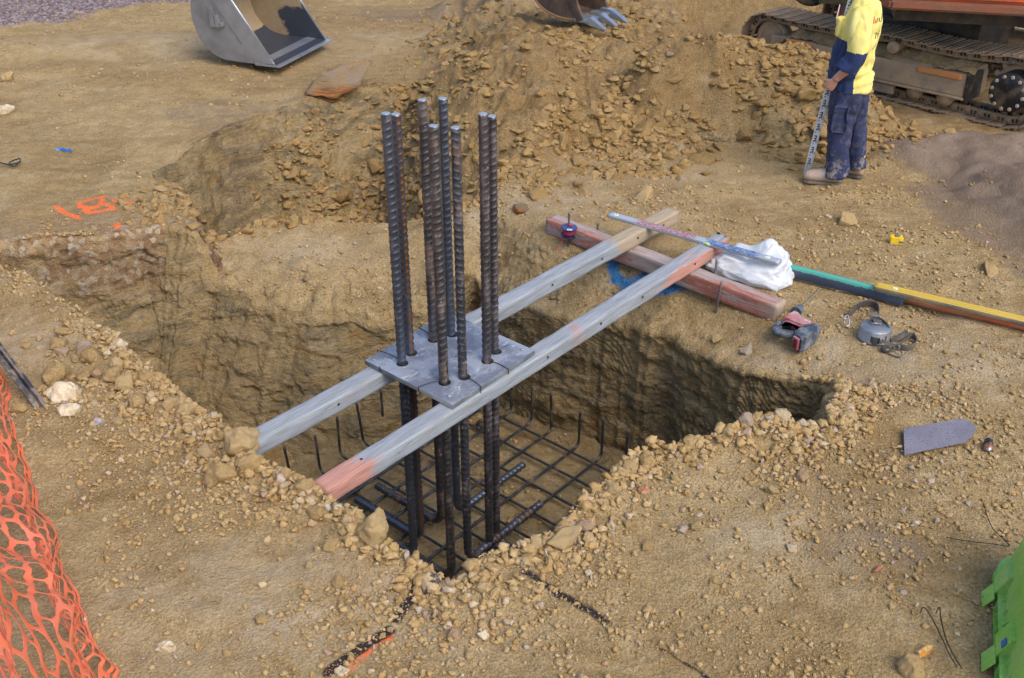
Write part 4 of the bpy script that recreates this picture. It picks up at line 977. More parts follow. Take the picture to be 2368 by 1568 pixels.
# ---- base plate with holes
def mat_plate():
    t = NT('plate_steel'); v = t.coord('Object')
    c = t.mix(t.ramp(t.noise(v, 4.5, 7, 0.68, 0.6), [(0.44, 0.0), (0.56, 1.0)]), (0.165, 0.178, 0.225), (0.30, 0.325, 0.375))
    sc = t.noise(t.coord('Object', (2.2, 4.5, 1), (0, 0, 0.9)), 5.5, 8, 0.72, 1.2)
    c = t.mix(t.ramp(sc, [(0.58, 0.0), (0.66, 0.7)]), c, (0.60, 0.63, 0.68))
    c = t.mix(t.ramp(t.noise(v, 14.0, 6, 0.7), [(0.60, 0.0), (0.72, 0.6)]), c, (0.10, 0.105, 0.13))
    c = t.mix(t.ramp(t.noise(v, 70.0, 4, 0.7), [(0.68, 0.0), (0.74, 0.5)]), c, (0.40, 0.31, 0.18))
    return t.done(c, 0.5, 0.25, t.bump(sc, 0.25, 0.003))
M_PLATE = mat_plate(); M_PEDGE = worn('plate_edge', (0.13, 0.15, 0.16), (0.24, 0.26, 0.27), 0.6, 0.2, dust=0.1)
zp = ztop(0.0) + 0.002; PL = 0.342; PT = 0.03
bm = bmesh.new()
prad = MB()
NH = 20; holes = [np.array([(np.array(r[:2]) - ORG) @ av + (0.004 if i % 2 else -0.003), (np.array(r[:2]) - ORG) @ bv + 0.008]) for i, r in enumerate(RODS)] + [np.array([0.01, 0.03])]
hr = [0.036] * 8 + [0.011]
outer = [(-PL, -PL), (PL, -PL), (PL, PL), (-PL, PL)]
def ring(c, r, z): return [(c[0] + r * math.cos(k * 2 * math.pi / NH), c[1] + r * math.sin(k * 2 * math.pi / NH), z) for k in range(NH)]
cu = bpy.data.curves.new('plate', 'CURVE'); cu.dimensions = '2D'; cu.fill_mode = 'BOTH'; cu.extrude = PT / 2 - 0.0015; cu.bevel_depth = 0.0015
for pts in [[(x, y, 0) for x, y in outer]] + [ring(c, r, 0) for c, r in zip(holes, hr)]:
    sp = cu.splines.new('POLY'); sp.points.add(len(pts) - 1); sp.use_cyclic_u = True
    for q, p in zip(sp.points, pts): q.co = (*p, 1)
tmp = bpy.data.objects.new('plate', cu); C.objects.link(tmp); dg = bpy.context.evaluated_depsgraph_get(); dg.update()
pme = bpy.data.meshes.new_from_object(tmp.evaluated_get(dg)); bpy.data.objects.remove(tmp); bpy.data.curves.remove(cu)
pme.materials.clear(); plate = obj('base_plate', pme, M_PLATE); pme.materials.append(M_PEDGE)
for f in pme.polygons: f.material_index = 1 if abs(f.normal.z) < 0.5 else 0
slope_b = math.atan(0.098 / 3.23)
RA = np.stack([np.array([*av, 0]) * math.cos(slope_b) + np.array([0, 0, math.sin(slope_b)]), np.array([*(-bv), 0]), np.array([0, 0, 1.0])], 1)
RA[:, 2] = np.cross(RA[:, 0], RA[:, 1])
pc = AB(0.0, 0.0, zp + PT / 2); plate.matrix_world = Matrix(np.vstack([np.hstack([RA, pc[:, None]]), [0, 0, 0, 1]]).tolist())
V = get_co(pme); V[:, 1] *= -1; pme.vertices.foreach_set('co', V.astype(np.float32).ravel()); pme.flip_normals(); pme.update()
tag(plate, 'square grey steel plate with eight holes resting across both beams', 'steel plate')
M_LET = NT('chalky_letters').done((0.27, 0.265, 0.24), 0.85)
for body, a, b, s in (('530', 0.005, -0.065, 0.058), ('CC2', 0.075, 0.045, 0.058), ('3', -0.285, -0.245, 0.055), ('2', 0.255, 0.265, 0.055), ('4', -0.235, 0.262, 0.06)):
    m_ = text_mesh(body, s, 0.0006); xform(m_, np.array([[0, 1, 0], [-1, 0, 0], [0, 0, 1.0]]), (a, -b, PT / 2 + 0.0008)); o = obj('lettering', m_, M_LET); o.parent = plate
M_STUD = worn('bright_stud', (0.40, 0.40, 0.40), (0.3, 0.28, 0.26), 0.45, 0.6, dust=0.1)
for a, b in ((-0.31, -0.30), (0.30, 0.285), (-0.30, 0.275)):
    m = MB(); m.lathe([(0.009, 0), (0.009, 0.005), (0.006, 0.008)], (a, -b, PT / 2), n=12); m.build('screw', M_STUD, plate)
# wire ties from the bars over the plate edge down round the beams
def tie(i, a, b, dn, lab):
    x, y = RODS[i][:2]; zt = zp + PT + 0.004; h = np.array([x, y, zt]); e = AB(a, b, zt); d = (e - h); d /= np.linalg.norm(d)
    pts = [h + d * 0.03, h + d * np.linalg.norm(e - h) * 0.5 + np.array([0.004, 0.004, 0.004]), e, e + d * 0.006 + np.array([0, 0, -0.006]), e + d * 0.007 + np.array([0, 0, -dn * 0.6]), e + d * 0.002 + np.array([0.004, 0, -dn])]
    m = MB(); m.tube(spline(pts, 24), 0.0024, 6); tag(m.build('tie_wire', M_WIRE), lab, 'tie wire', 'wire ties')
tie(0, -0.236, -0.347, 0.06, 'black wire tie from the left pair to the far left plate edge')
tie(1, -0.05, -0.347, 0.05, 'short black wire tie behind the rust-striped bar')
tie(2, 0.10, -0.347, 0.05, 'black wire tie from the brown bar to the back plate edge')
tie(4, -0.347, 0.10, 0.045, 'black wire tie over the front plate edge near the lettered 4')
tie(5, -0.13, 0.347, 0.14, 'black wire tie from the rust-spotted bar round the front beam')
tie(6, 0.10, 0.347, 0.15, 'black wire tie from the splashed bar round the front beam')
tie(7, 0.347, 0.20, 0.05, 'black wire tie behind the right pair over the plate back edge')
m = MB(); q0 = AB(-0.347, -0.215, zp + PT / 2); m.tube([q0 + [0, 0, .018], q0 + [-0.003, -0.004, 0], q0 + [0, 0, -0.018]], 0.003, 6); tag(m.build('tie_wire', M_WIRE), 'tiny black wire tie clipped on the left plate edge', 'tie wire', 'wire ties')
# ------------------------------------------------------------------ things lying about
def plain(name, c, rough=0.5, metal=0.0, dust=0.2, **kw): return worn(name, c, tuple(x * 0.8 for x in c), rough, metal, dust=dust, **kw)
def setm(o, Rm, p): o.matrix_world = Matrix(np.vstack([np.hstack([np.asarray(Rm), np.asarray(p)[:, None]]), [0, 0, 0, 1]]).tolist()); return o
M_STEELPIN = mat_bar('pin_steel', (0.16, 0.16, 0.165), (0.22, 0.15, 0.10), 0.4, 0.2)
M_GLASSV = NT('vial_green').done((0.35, 0.62, 0.05), 0.15); M_VIALW = NT('vial_white').done((0.72, 0.74, 0.74), 0.4)

# pins holding the cross timber
def pin(px, py, z0, h, lean, lab):
    p = G(px, py, 0.0); zz = hz(p[0], p[1]); pts = np.linspace([p[0], p[1], zz - 0.05], [p[0] + lean[0], p[1] + lean[1], zz + h], 40)
    return tag(ribbed_bar(pts, 8, M_STEELPIN, 'steel_pin', rad=0.0085, rib=0.0012, pitch=0.018, n=10, fin=0), lab, 'steel pin', 'pins driven beside the red timber')
pin(1314, 552, 0, 0.26, (0.0, 0.0), 'steel pin standing through the thread spool')
pin(1657, 690, 0, 0.235, (0.018, 0.0), 'leaning steel pin in front of the red timber near the white bag')
ux = (c1 - c0) / np.linalg.norm(c1 - c0); nv_ = np.array([-ux[1], ux[0], 0.0])
for f, h, lab in ((0.20, 0.158, 'short steel pin top showing just behind the red timber by the spool'), (0.72, 0.20, 'short steel pin top showing just behind the red timber by the bag')):
    p = c0 + (c1 - c0) * f + nv_ * 0.066; pts = np.linspace([p[0], p[1], -0.1], [p[0], p[1], h - 0.02], 24)
    tag(ribbed_bar(pts, 8, M_STEELPIN, 'steel_pin', rad=0.0085, rib=0.0012, pitch=0.018, n=10, fin=0), lab, 'steel pin', 'pins driven beside the red timber')

# thread spool on the pin
p = G(1314, 552, 0.0); zs = hz(p[0], p[1]) + 0.085; ax = np.array([0.05, -0.10, 1.0]); ax /= np.linalg.norm(ax); sp_c = np.array([p[0], p[1] - 0.01, zs])
sp = empty('thread_spool', 'dark blue spool of pink builders string threaded on a steel pin', 'string spool', tuple(sp_c))
M_SPOOL = plain('spool_plastic', (0.025, 0.03, 0.085), 0.35, dust=0.05); M_STRING = plain('pink_string', (0.30, 0.03, 0.075), 0.8, dust=0.05); M_LABELB = plain('spool_label', (0.05, 0.06, 0.20), 0.4, dust=0.03)
m = MB(); m.lathe([(0.012, 0), (0.058, 0.0), (0.058, 0.004), (0.018, 0.006), (0.018, 0.062), (0.058, 0.064), (0.058, 0.068), (0.012, 0.068), (0.012, 0.0)], (0, 0, 0), ax, 36, False, False); m.build('spool', M_SPOOL, sp)
m = MB(); m.lathe([(0.019, 0.006), (0.043, 0.008), (0.047, 0.03), (0.045, 0.058), (0.019, 0.062)], (0, 0, 0), ax, 36); m.build('string', M_STRING, sp)
m = MB(); m.lathe([(0.016, 0.0684), (0.054, 0.0684), (0.054, 0.0692), (0.016, 0.0692), (0.016, 0.0684)], (0, 0, 0), ax, 36, False, False); lb = m.build('label', M_LABELB, sp)
M_PAPER = NT('white_label').done((0.75, 0.76, 0.78), 0.5); M_BLACKINK = NT('black_ink').done((0.02, 0.02, 0.022), 0.6); M_REDINK = NT('red_print').done((0.55, 0.05, 0.04), 0.5)
Rs = frame([1, 0, -ax[0]], z=ax); b0 = ax * 0.0694
m = MB(); m.box(b0 + Rs @ np.array([0.0, -0.038, 0.0004]), (0.036, 0.018, 0.0008), Rs); sk = m.build('sticker', M_PAPER, lb)
m = MB()
for k in range(8): m.box(b0 + Rs @ np.array([-0.012 + k * 0.0035, -0.038, 0.0010]), (0.0010 + 0.0012 * (k % 3 == 0), 0.011, 0.0004), Rs)
m.build('barcode', M_BLACKINK, lb)
m = MB(); m.box(b0 + Rs @ np.array([0.006, 0.036, 0.0005]), (0.050, 0.016, 0.0008), Rs); m.build('red_band', M_REDINK, lb)
m = MB(); pth = [sp_c + [-0.045, -0.02, 0.02], sp_c + [-0.055, -0.05, -0.05], G(1302, 570, 0.0) + [-0.03, -0.03, 0.03], G(1292, 578, 0.01), G(1303, 588, 0.01)]
m.tube(spline(pth, 30), 0.0022, 5); o = m.build('loose_string', plain('string_red', (0.50, 0.05, 0.06), 0.8, dust=0.0)); tag(o, 'loose red end of string hanging from the spool to the dirt', 'string')

# ---- spirit level lying over both beams
def mat_level(name, base, spl, spl2, amt):
    t = NT(name); v = t.coord('Object', (1, 3, 3)); c = base
    c = t.mix(t.ramp(t.noise(v, 3.0, 6, 0.7), [(0.3, 0.0), (0.7, 0.6)]), c, tuple(x * 0.75 for x in base))
    s = t.math('ADD', t.attr('splash'), t.math('MULTIPLY', t.math('SUBTRACT', t.noise(t.coord('Object', (4, 12, 12)), 8.0, 6, 0.72), 0.5), 2.0 * amt))
    c = t.mix(t.ramp(s, [(0.44, 0.0), (0.52, 0.95)]), c, spl)
    s2 = t.math('ADD', t.attr('splash2'), t.math('MULTIPLY', t.math('SUBTRACT', t.noise(t.coord('Object', (4, 14, 14)), 9.5, 6, 0.72), 0.5), 2.0 * amt))
    c = t.mix(t.ramp(s2, [(0.44, 0.0), (0.52, 0.95)]), c, spl2)
    c = t.mix(t.ramp(t.noise(t.coord(), 40.0, 5, 0.7), [(0.64, 0.0), (0.72, 0.6)]), c, (0.40, 0.33, 0.22))
    return t.done(c, 0.45, 0.25, t.bump(t.noise(t.coord(), 60.0, 4), 0.15, 0.002))
def bar_box(name, p0, p1, w, h, mat, label, cat, groove=False, f1=None, f2=None, up=None, group=None, parent=None, wall=None):
    """p0,p1 middle of the top face ends"""
    p0 = np.array(p0); p1 = np.array(p1); L = np.linalg.norm(p1 - p0); X = frame(p1 - p0, z=up)
    b = 0.002; top = [(-w / 2 + b, 0), (w / 2 - b, 0)]
    if groove: top = [(-w / 2 + b, 0), (-w * .22, 0), (-w * .20, -0.002), (-w * .17, -0.002), (-w * .15, 0), (w * .15, 0), (w * .17, -0.002), (w * .20, -0.002), (w * .22, 0), (w / 2 - b, 0)]
    prof = np.array(top + [(w / 2, -b), (w / 2, -h + b), (w / 2 - b, -h), (-w / 2 + b, -h), (-w / 2, -h + b), (-w / 2, -b)]); m = len(prof); nl = 60; V = []; A1 = []; A2 = []
    for s in np.linspace(0, L, nl):
        V.append(np.stack([np.full(m, s), prof[:, 0], prof[:, 1]], 1)); f = s / L; top_ = prof[:, 1] > -0.004
        A1.append([(f1(f, t_, y / w) if f1 else 0) for t_, y in zip(top_, prof[:, 0])]); A2.append([(f2(f, t_, y / w) if f2 else 0) for t_, y in zip(top_, prof[:, 0])])
    F = [[i * m + k, (i + 1) * m + k, (i + 1) * m + (k + 1) % m, i * m + (k + 1) % m] for i in range(nl - 1) for k in range(m)] + [list(range(m)), list(range((nl - 1) * m, nl * m))[::-1]]
    me = mesh_np(name, np.concatenate(V), F, False); attr(me, 'splash', np.concatenate(A1)); attr(me, 'splash2', np.concatenate(A2))
    o = obj(name, me, mat); setm(o, X, p0); o.parent = parent
    if label: tag(o, label, cat, group)
    return o, L
zl = 0.192 + 0.026
l0 = (G(1405, 494, zl) + G(1413, 491, zl)) / 2 ; l1 = G(1803, 603, zl)
M_LVB = mat_level('blue_red_level', (0.42, 0.45, 0.49), (0.04, 0.12, 0.33), (0.40, 0.06, 0.07), 0.85)
level, L = bar_box('spirit_level', l0, l1, 0.062, 0.026, M_LVB, 'blue and red paint-smeared spirit level lying across both beam ends', 'spirit level', False,
    lambda f, t_, y: (0.52 * sst(0.52, 0.62, f) * (1 - 0.7 * sst(0.86, 0.95, f)) + 0.1 * (f < .3)) if t_ else 0.34 * (f > .1), lambda f, t_, y: (0.50 * sst(0.13, 0.2, f) * (1 - sst(0.52, 0.56, f))) if t_ else 0.02)
def vial(lv, f, L, w, h, top=False):
    m = MB()
    if top: m.lathe([(0.016, 0.0), (0.016, 0.0012), (0.0, 0.0013)], (f * L, 0.0, 0.0), (0, 0, 1), 20, False)
    else: m.box((f * L, -w / 2 + 0.006, -h / 2 + 0.002), (0.052, 0.014, h * 0.75), bev=0.003)
    b = m.build('vial_holder', M_VIALW, lv); m = MB()
    if top: m.box((f * L, 0, 0.0016), (0.013, 0.017, 0.0008))
    else: m.tube([[f * L - 0.015, -w / 2 - 0.001, -h / 2 + 0.002], [f * L + 0.015, -w / 2 - 0.001, -h / 2 + 0.002]], h * 0.26, 10)
    m.build('vial', M_GLASSV, b)
vial(level, 0.605, L, 0.062, 0.026); vial(level, 0.045, L, 0.062, 0.026, True); vial(level, 0.935, L, 0.062, 0.026, True)

# ---- straight edge, yellow level and orange pole
def onground(px, py, dz): return GG(px, py, dz)
M_TEAL = mat_level('teal_straightedge', (0.065, 0.088, 0.15), (0.10, 0.43, 0.33), (0.24, 0.22, 0.20), 0.75)
s0 = G(1790, 603, 0.10); dirv = G(2040, 666, 0.10) - G(1832, 613, 0.10); s1 = s0 + dirv / np.linalg.norm(dirv) * 0.88
se, _ = bar_box('straightedge', s0, s1, 0.036, 0.085, M_TEAL, 'long navy straightedge on edge with a teal painted top', 'straightedge', False, lambda f, t_, y: 1.0 if t_ else -1.0, lambda f, t_, y: -1.0 if t_ else 0.40)
M_YEL = mat_level('yellow_level_paint', (0.64, 0.43, 0.06), (0.70, 0.22, 0.12), (0.07, 0.30, 0.22), 0.55)
M_YELSIDE = worn('level_dirty_side', (0.20, 0.175, 0.13), (0.13, 0.12, 0.10), 0.7, 0.2)
zy = 0.128
y0 = (G(2022, 650, zy) + G(2022, 662, zy)) / 2; y1 = G(2720, 818, 0.055); y1[2] = max(hz(y1[0], y1[1]) + 0.034, 0.05)
yl, L = bar_box('spirit_level', y0, y1, 0.074, 0.032, M_YEL, 'long yellow spirit level laid on top of the teal straightedge', 'spirit level', True, lambda f, t_, y: (0.10 + 0.16 * math.exp(-((f - .22) / .08) ** 2) + 0.10 * (y > .2)) if t_ else -1, lambda f, t_, y: (0.03 + 0.16 * (y > .25) * (math.exp(-((f - .12) / .06) ** 2) + (f > .4))) if t_ else -1)
yl.data.materials.append(M_YELSIDE)
for f in yl.data.polygons:
    if abs(f.normal.z) < 0.5: f.material_index = 1
vial(yl, 0.075, L, 0.074, 0.032, True); vial(yl, 0.61, L, 0.074, 0.032); vial(yl, 0.93, L, 0.074, 0.032, True)
M_ORP = plain('orange_pole_paint', (0.62, 0.14, 0.05), 0.45, dust=0.45, dscale=8); M_CAPR = worn('rubber_cap', (0.05, 0.055, 0.065), (0.17, 0.17, 0.17), 0.8, dust=0.3)
q0 = onground(2072, 688, 0.024); q1 = onground(2367, 756, 0.024); d = (q1 - q0); d /= np.linalg.norm(d); q1 = q0 + d * 1.9; q1[2] = hz(q1[0], q1[1]) + 0.024
rt = empty('orange_pole', 'orange painted tube lying along the yellow level', 'pole', tuple(q0))
m = MB(); m.tube(np.linspace([0, 0, 0], q1 - q0, 12), 0.022, 16); m.build('tube', M_ORP, rt)
m = MB(); m.tube(np.linspace(-d * 0.02, d * 0.055, 4), [0.027, 0.0275, 0.0275, 0.026], 16); m.build('end_cap', M_CAPR, rt)

# ---- white plastic bag
def make_bag():
    V, F = ICO[4]; bm = bmesh.new(); bmesh.ops.create_icosphere(bm, subdivisions=6, radius=1.0); V = np.array([v.co[:] for v in bm.verts]); F = np.array([[v.index for v in f.verts] for f in bm.faces]); bm.free()
    x, y, z = V.T; th = np.arctan2(y, x)
    c = G(1738, 640, 0.0)
    rx = 0.31 + 0.03 * np.cos(3 * th + 1); ry = 0.215 + 0.02 * np.cos(2 * th); hgt = 0.155 + 0.13 * np.exp(-((x - 0.40) / 0.5) ** 2 - ((y - 0.35) / 0.6) ** 2) - 0.03 * np.exp(-((x + 0.1) / 0.2) ** 2)
    P_ = np.stack([x * rx, y * ry, np.clip(z, -0.45, 1) * hgt], 1)
    g_ = np.random.default_rng(77); U = np.stack([x, y, z], 1)
    def facets(k, lo, hi):      # many flat creased panels
        N_ = g_.normal(size=(k, 3)); N_ /= np.linalg.norm(N_, axis=1, keepdims=True); D_ = g_.uniform(lo, hi, k); dt = U @ N_.T; return np.where(dt > 0.05, D_ / np.maximum(dt, 0.05), 9.0).min(1)
    q1 = np.minimum(facets(38, 0.72, 0.98), 1.1); wv_ = np.stack([vn3(x * 2.3, y * 2.3, z * 2.3, 5), vn3(x * 2.3 + 9, y * 2.3, z * 2.3, 6), vn3(x * 2.3, y * 2.3 + 9, z * 2.3, 7)], 1) * 0.5; U = U + wv_
    U /= np.linalg.norm(U, axis=1, keepdims=True); q2 = np.minimum(facets(70, 0.86, 1.0), 1.05)
    fold = np.abs(vn3(x * 2.0 + 3 + wv_[:, 0] * 2, y * 2.0, z * 3.0, 8))
    P_ *= (q1 * q2 * 1.08 - 0.035 * (1 - np.clip(fold * 6, 0, 1)) * np.clip(z + 0.6, 0, 1))[:, None]
    ang = -0.45; ca, sa = math.cos(ang), math.sin(ang); P_[:, :2] = P_[:, :2] @ np.array([[ca, sa], [-sa, ca]])
    P_ += np.array([c[0], c[1] + 0.02, hz(c[0], c[1]) + 0.045]); P_[:, 2] = np.maximum(P_[:, 2], height(P_[:, 0], P_[:, 1])[0] + 0.002)
    # pressed down where the level's end rests
    lv = l1 - l0; s = np.clip(((P_[:, 0] - l0[0]) * lv[0] + (P_[:, 1] - l0[1]) * lv[1]) / (lv @ lv), 0, 1); dl = np.hypot(P_[:, 0] - l0[0] - s * lv[0], P_[:, 1] - l0[1] - s * lv[1])
    lim = zl - 0.032 + 1.2 * np.clip(dl - 0.035, 0, 1); P_[:, 2] = np.where((s > 0) & (s < 1), np.minimum(P_[:, 2], lim), P_[:, 2])
    t = NT('thin_white_plastic'); v = t.coord(); c_ = t.mix(t.ramp(t.noise(v, 5.0, 6, 0.7), [(0.60, 0.0), (0.74, 0.5)]), (0.76, 0.78, 0.80), (0.52, 0.44, 0.33))
    t.done(c_, 0.32, 0.0, t.bump(t.noise(v, 12.0, 3, 0.5, 1.5), 0.35, 0.01)); tr = t.node('ShaderNodeBsdfTranslucent'); tr.inputs['Color'].default_value = (0.80, 0.83, 0.86, 1); mx = t.node('ShaderNodeMixShader'); mx.inputs[0].default_value = 0.35; t.link(t.b.outputs[0], mx.inputs[1]); t.link(tr.outputs[0], mx.inputs[2]); t.link(mx.outputs[0], t.out.inputs['Surface'])
    return tag(obj('plastic_bag', mesh_np('plastic_bag', P_, F, smooth=False), t.m), 'crumpled white plastic bag under the end of the blue level', 'plastic bag')
make_bag()

# ---- cordless hammer drill lying on its side
def Z3(x, y, z): return G((3000 + x * 0.338) * 0.57787, (1000 + y * 0.338) * 0.57787, z)
zg = hz(*Z3(560, 950, 0.0)[:2])
def D(pts, z): return [tuple(Z3(x, y, zg + z)[:2]) for x, y in pts]
drill = empty('hammer_drill', 'red and black cordless hammer drill with long bit lying at the red timber end', 'drill', (*Z3(560, 950, 0)[:2], zg))
M_DRED = worn('drill_red', (0.34, 0.04, 0.05), (0.40, 0.15, 0.16), 0.45, dust=0.45, dscale=9, dustcol=(0.42, 0.36, 0.33)); M_DBLK = worn('drill_black', (0.030, 0.042, 0.058), (0.052, 0.066, 0.085), 0.5, dust=0.36, dscale=16, dustcol=(0.30, 0.31, 0.33)); M_BIT = worn('masonry_bit', (0.36, 0.32, 0.25), (0.24, 0.20, 0.15), 0.45, 0.6, dust=0.25)
def dpart(name, poly, z0, z1, mat, bev=0.008, parent=drill):
    m = MB(); m.prism(poly, zg + z0, zg + z1); o = m.build(name, mat, None, bevel=bev); xform(o.data, np.eye(3), -np.array(drill.location)); o.parent = parent; return o
dpart('motor_housing', D([(445, 750), (520, 700), (595, 735), (625, 785), (705, 812), (770, 845), (740, 890), (600, 885), (480, 835), (395, 805), (410, 775)], 0.10), 0.02, 0.098, M_DRED, 0.012)
h = dpart('gear_case', D([(352, 885), (400, 812), (480, 838), (600, 880), (570, 935), (520, 950), (585, 880), (480, 845), (425, 835), (372, 880)], 0.095), 0.025, 0.082, M_DBLK, 0.006)
m = MB(); hp = [np.array([*Z3(x, y, zg + 0.06)[:2], zg + 0.055]) - np.array(drill.location) for x, y in [(350, 865), (305, 925), (330, 965), (420, 985), (520, 1000)]]
m.tube(spline(hp, 24), np.interp(np.linspace(0, 1, len(spline(hp, 24))), [0, .3, 1], [0.020, 0.027, 0.026]), 14); m.build('handle', M_DBLK, drill)
bt = dpart('battery', D([(548, 930), (640, 872), (800, 850), (846, 880), (800, 950), (655, 1045), (590, 1040), (525, 1000)], 0.112), 0.004, 0.112, M_DBLK, 0.012)
def clip_face():   # red latch down the near end of the battery
    c_ = np.array([*Z3(560, 1000, zg + 0.1)[:2], 0]); return c_
a_ = np.array([*Z3(528, 1003, zg + .11)[:2], 0]); b_ = np.array([*Z3(588, 1043, zg + .11)[:2], 0]); X_ = frame(b_ - a_); mid = (a_ + b_) / 2
m = MB(); m.box(mid + X_ @ np.array([0, -0.004, 0]) + [0, 0, zg + 0.062] - np.array([drill.location[0], drill.location[1], drill.location[2]]), (np.linalg.norm(b_ - a_) * 1.05, 0.014, 0.082), X_, bev=0.004); cl = m.build('battery_clip', M_DRED, drill)
for k in range(4):
    m = MB(); m.box(mid + X_ @ np.array([0, -0.0115, 0]) + [0, 0, zg + 0.036 + 0.016 * k] - np.array(drill.location), (np.linalg.norm(b_ - a_) * 0.6, 0.002, 0.010), X_); m.build('clip_slot', M_BLK, drill)
m = MB(); a = np.array([*Z3(545, 735, zg + .06)[:2], zg + 0.058]); b = np.array([*Z3(600, 690, zg + .06)[:2], zg + 0.06]); tip = GG((3000 + 838 * 0.338) * 0.57787, (1000 + 462 * 0.338) * 0.57787, 0.016); dl_ = np.array(drill.location)
u_ = (tip - b) / np.linalg.norm(tip - b); m.tube([a - dl_, a + (b - a) * .5 - dl_, b - dl_, b + u_ * 0.012 - dl_], [0.036, 0.034, 0.028, 0.018], 18); m.build('chuck', M_DBLK, drill)
m = MB(); pts = np.linspace(b - dl_, tip - dl_, 130)
m.tube(pts, 0.0078, 12, rfun=lambda s, th: -0.0028 * np.clip(np.cos(th * 1 - s * 260), 0, 1) if s > 0.03 else np.zeros_like(th)); m.build('drill_bit', M_BIT, drill)
tx = text_mesh('TE 6', 0.022, 0.0004)
pA = Z3(640, 825, zg + 0.099); pB = Z3(715, 850, zg + 0.099); X = frame((pB - pA) * [1, 1, 0]); xform(tx, X, (pA + pB) / 2 * [1, 1, 0] + [0, 0, zg + 0.0986] - dl_); obj('lettering', tx, M_PAPER, drill)

# ---- wire reel on a belt, with pliers
Lr = np.array([*Z3(1505, 870, 0.1)[:2], 0.0]); Lr[2] = hz(Lr[0], Lr[1])
belt = empty('reel_belt', 'grey leather belt with a round steel wire reel and pliers on the dirt', 'tool belt', tuple(Lr))
M_ALU = worn('dull_steel_reel', (0.30, 0.31, 0.34), (0.22, 0.23, 0.25), 0.42, 0.7, dust=0.2); M_LEA = worn('grey_leather', (0.055, 0.052, 0.05), (0.10, 0.09, 0.08), 0.65, dust=0.22); M_CHR = NT('chrome_buckle').done((0.42, 0.43, 0.45), 0.3, 0.9); M_PLI = worn('plier_steel', (0.075, 0.08, 0.09), (0.13, 0.12, 0.11), 0.4, 0.7, dust=0.1)
m = MB(); m.lathe([(0.097, 0.0), (0.102, 0.004), (0.100, 0.012), (0.094, 0.018), (0.093, 0.078), (0.089, 0.084), (0.0, 0.087)], (0, 0, 0), (0, 0, 1), 40); m.build('reel', M_ALU, belt)
def B3(x, y, z): return Z3(x, y, Lr[2] + z) * [1, 1, 1] - Lr + np.array([0, 0, 0.0])
def bp(x, y, z): q = Z3(x, y, Lr[2] + z); return np.array([q[0], q[1], Lr[2] + z]) - Lr
dx = bp(1530, 785, .1) - bp(1420, 785, .1)
for yy in (780, 868):
    m = MB(); a_ = bp(1418, yy, 0.092); b_ = bp(1545, yy + 3, 0.092); m.tube([a_, b_], 0.0045, 6); m.tube([b_, b_ + [0, -0.006, -0.03]], 0.0045, 6); m.build('belt_bridge', M_ALU, belt)
m = MB(); a_ = (bp(1425, 800, 0.09) + bp(1535, 800, 0.09)) / 2; pth = [a_ + [0.004, 0.10, -0.02], a_ + [0, 0.05, 0.002], a_ + [0, 0, 0.003], a_ + [0, -0.045, 0.003], a_ + [0.0, -0.10, -0.005]]
wv = (bp(1535, 800, .09) - bp(1425, 800, .09)); wd = np.linalg.norm(wv) * 0.9; m.ribbon(np.array(pth) - wv / np.linalg.norm(wv) * wd / 2, wd, 0.004, wv / np.linalg.norm(wv)); m.build('belt_over_reel', M_LEA, belt)
lp = spline([bp(1520, 790, 0.04), bp(1500, 720, 0.012), bp(1440, 685, 0.006), bp(1350, 680, 0.004), bp(1270, 710, 0.003), bp(1205, 770, 0.002), bp(1165, 800, 0.002)], 40); m = MB(); m.ribbon(lp, 0.048, 0.004); m.build('strap', M_LEA, belt)
m = MB(); k_ = [bp(1120, 800, 0.05), bp(1160, 775, 0.055), bp(1175, 880, 0.02), bp(1135, 905, 0.01), bp(1115, 860, 0.02)]; m.tube(spline(k_ + [k_[0]], 30), 0.0045, 6); m.tube([bp(1085, 812, 0.045), bp(1170, 822, 0.04)], 0.0032, 6); m.build('buckle', M_CHR, belt)
lp = spline([bp(1400, 975, 0.02), bp(1405, 930, 0.035), bp(1450, 890, 0.045), bp(1530, 905, 0.045), bp(1600, 970, 0.035), bp(1632, 1050, 0.02), bp(1600, 1110, 0.006)], 30); m = MB(); m.ribbon(lp, 0.058, 0.006); m.build('holster', worn('green_black_leather', (0.03, 0.036, 0.036), (0.055, 0.06, 0.055), 0.6, dust=0.15), belt)
lp = spline([bp(1395, 1010, 0.004), bp(1400, 1090, 0.003), bp(1450, 1130, 0.002), bp(1530, 1130, 0.002), bp(1600, 1090, 0.003)], 30); m = MB(); m.ribbon(lp, 0.055, 0.006); m.build('holster_front', bpy.data.materials['green_black_leather'], belt)
lp = spline([bp(1425, 975, 0.03), bp(1460, 1035, 0.032), bp(1540, 1090, 0.035), bp(1640, 1130, 0.035), bp(1755, 1172, 0.03)], 30); m = MB(); m.ribbon(lp, 0.022, 0.004, (0.2, 0.3, 1)); m.build('thin_strap', M_LEA, belt)
for x_, y_ in ((1540, 1090), (1758, 1170)):
    m = MB(); q = bp(x_, y_, 0.035); m.box(q + [0, 0, 0.008], (0.012, 0.018, 0.032), bev=0.003); m.build('strap_keeper', M_CHR, belt)
lp = spline([bp(1755, 1180, 0.004), bp(1850, 1200, 0.003), bp(1940, 1170, 0.003), bp(1962, 1110, 0.004), bp(1920, 1055, 0.008), bp(1850, 1050, 0.012), bp(1760, 1080, 0.012), bp(1680, 1085, 0.01)], 44); m = MB(); m.ribbon(lp, 0.042, 0.004); m.build('strap_loop', M_LEA, belt)
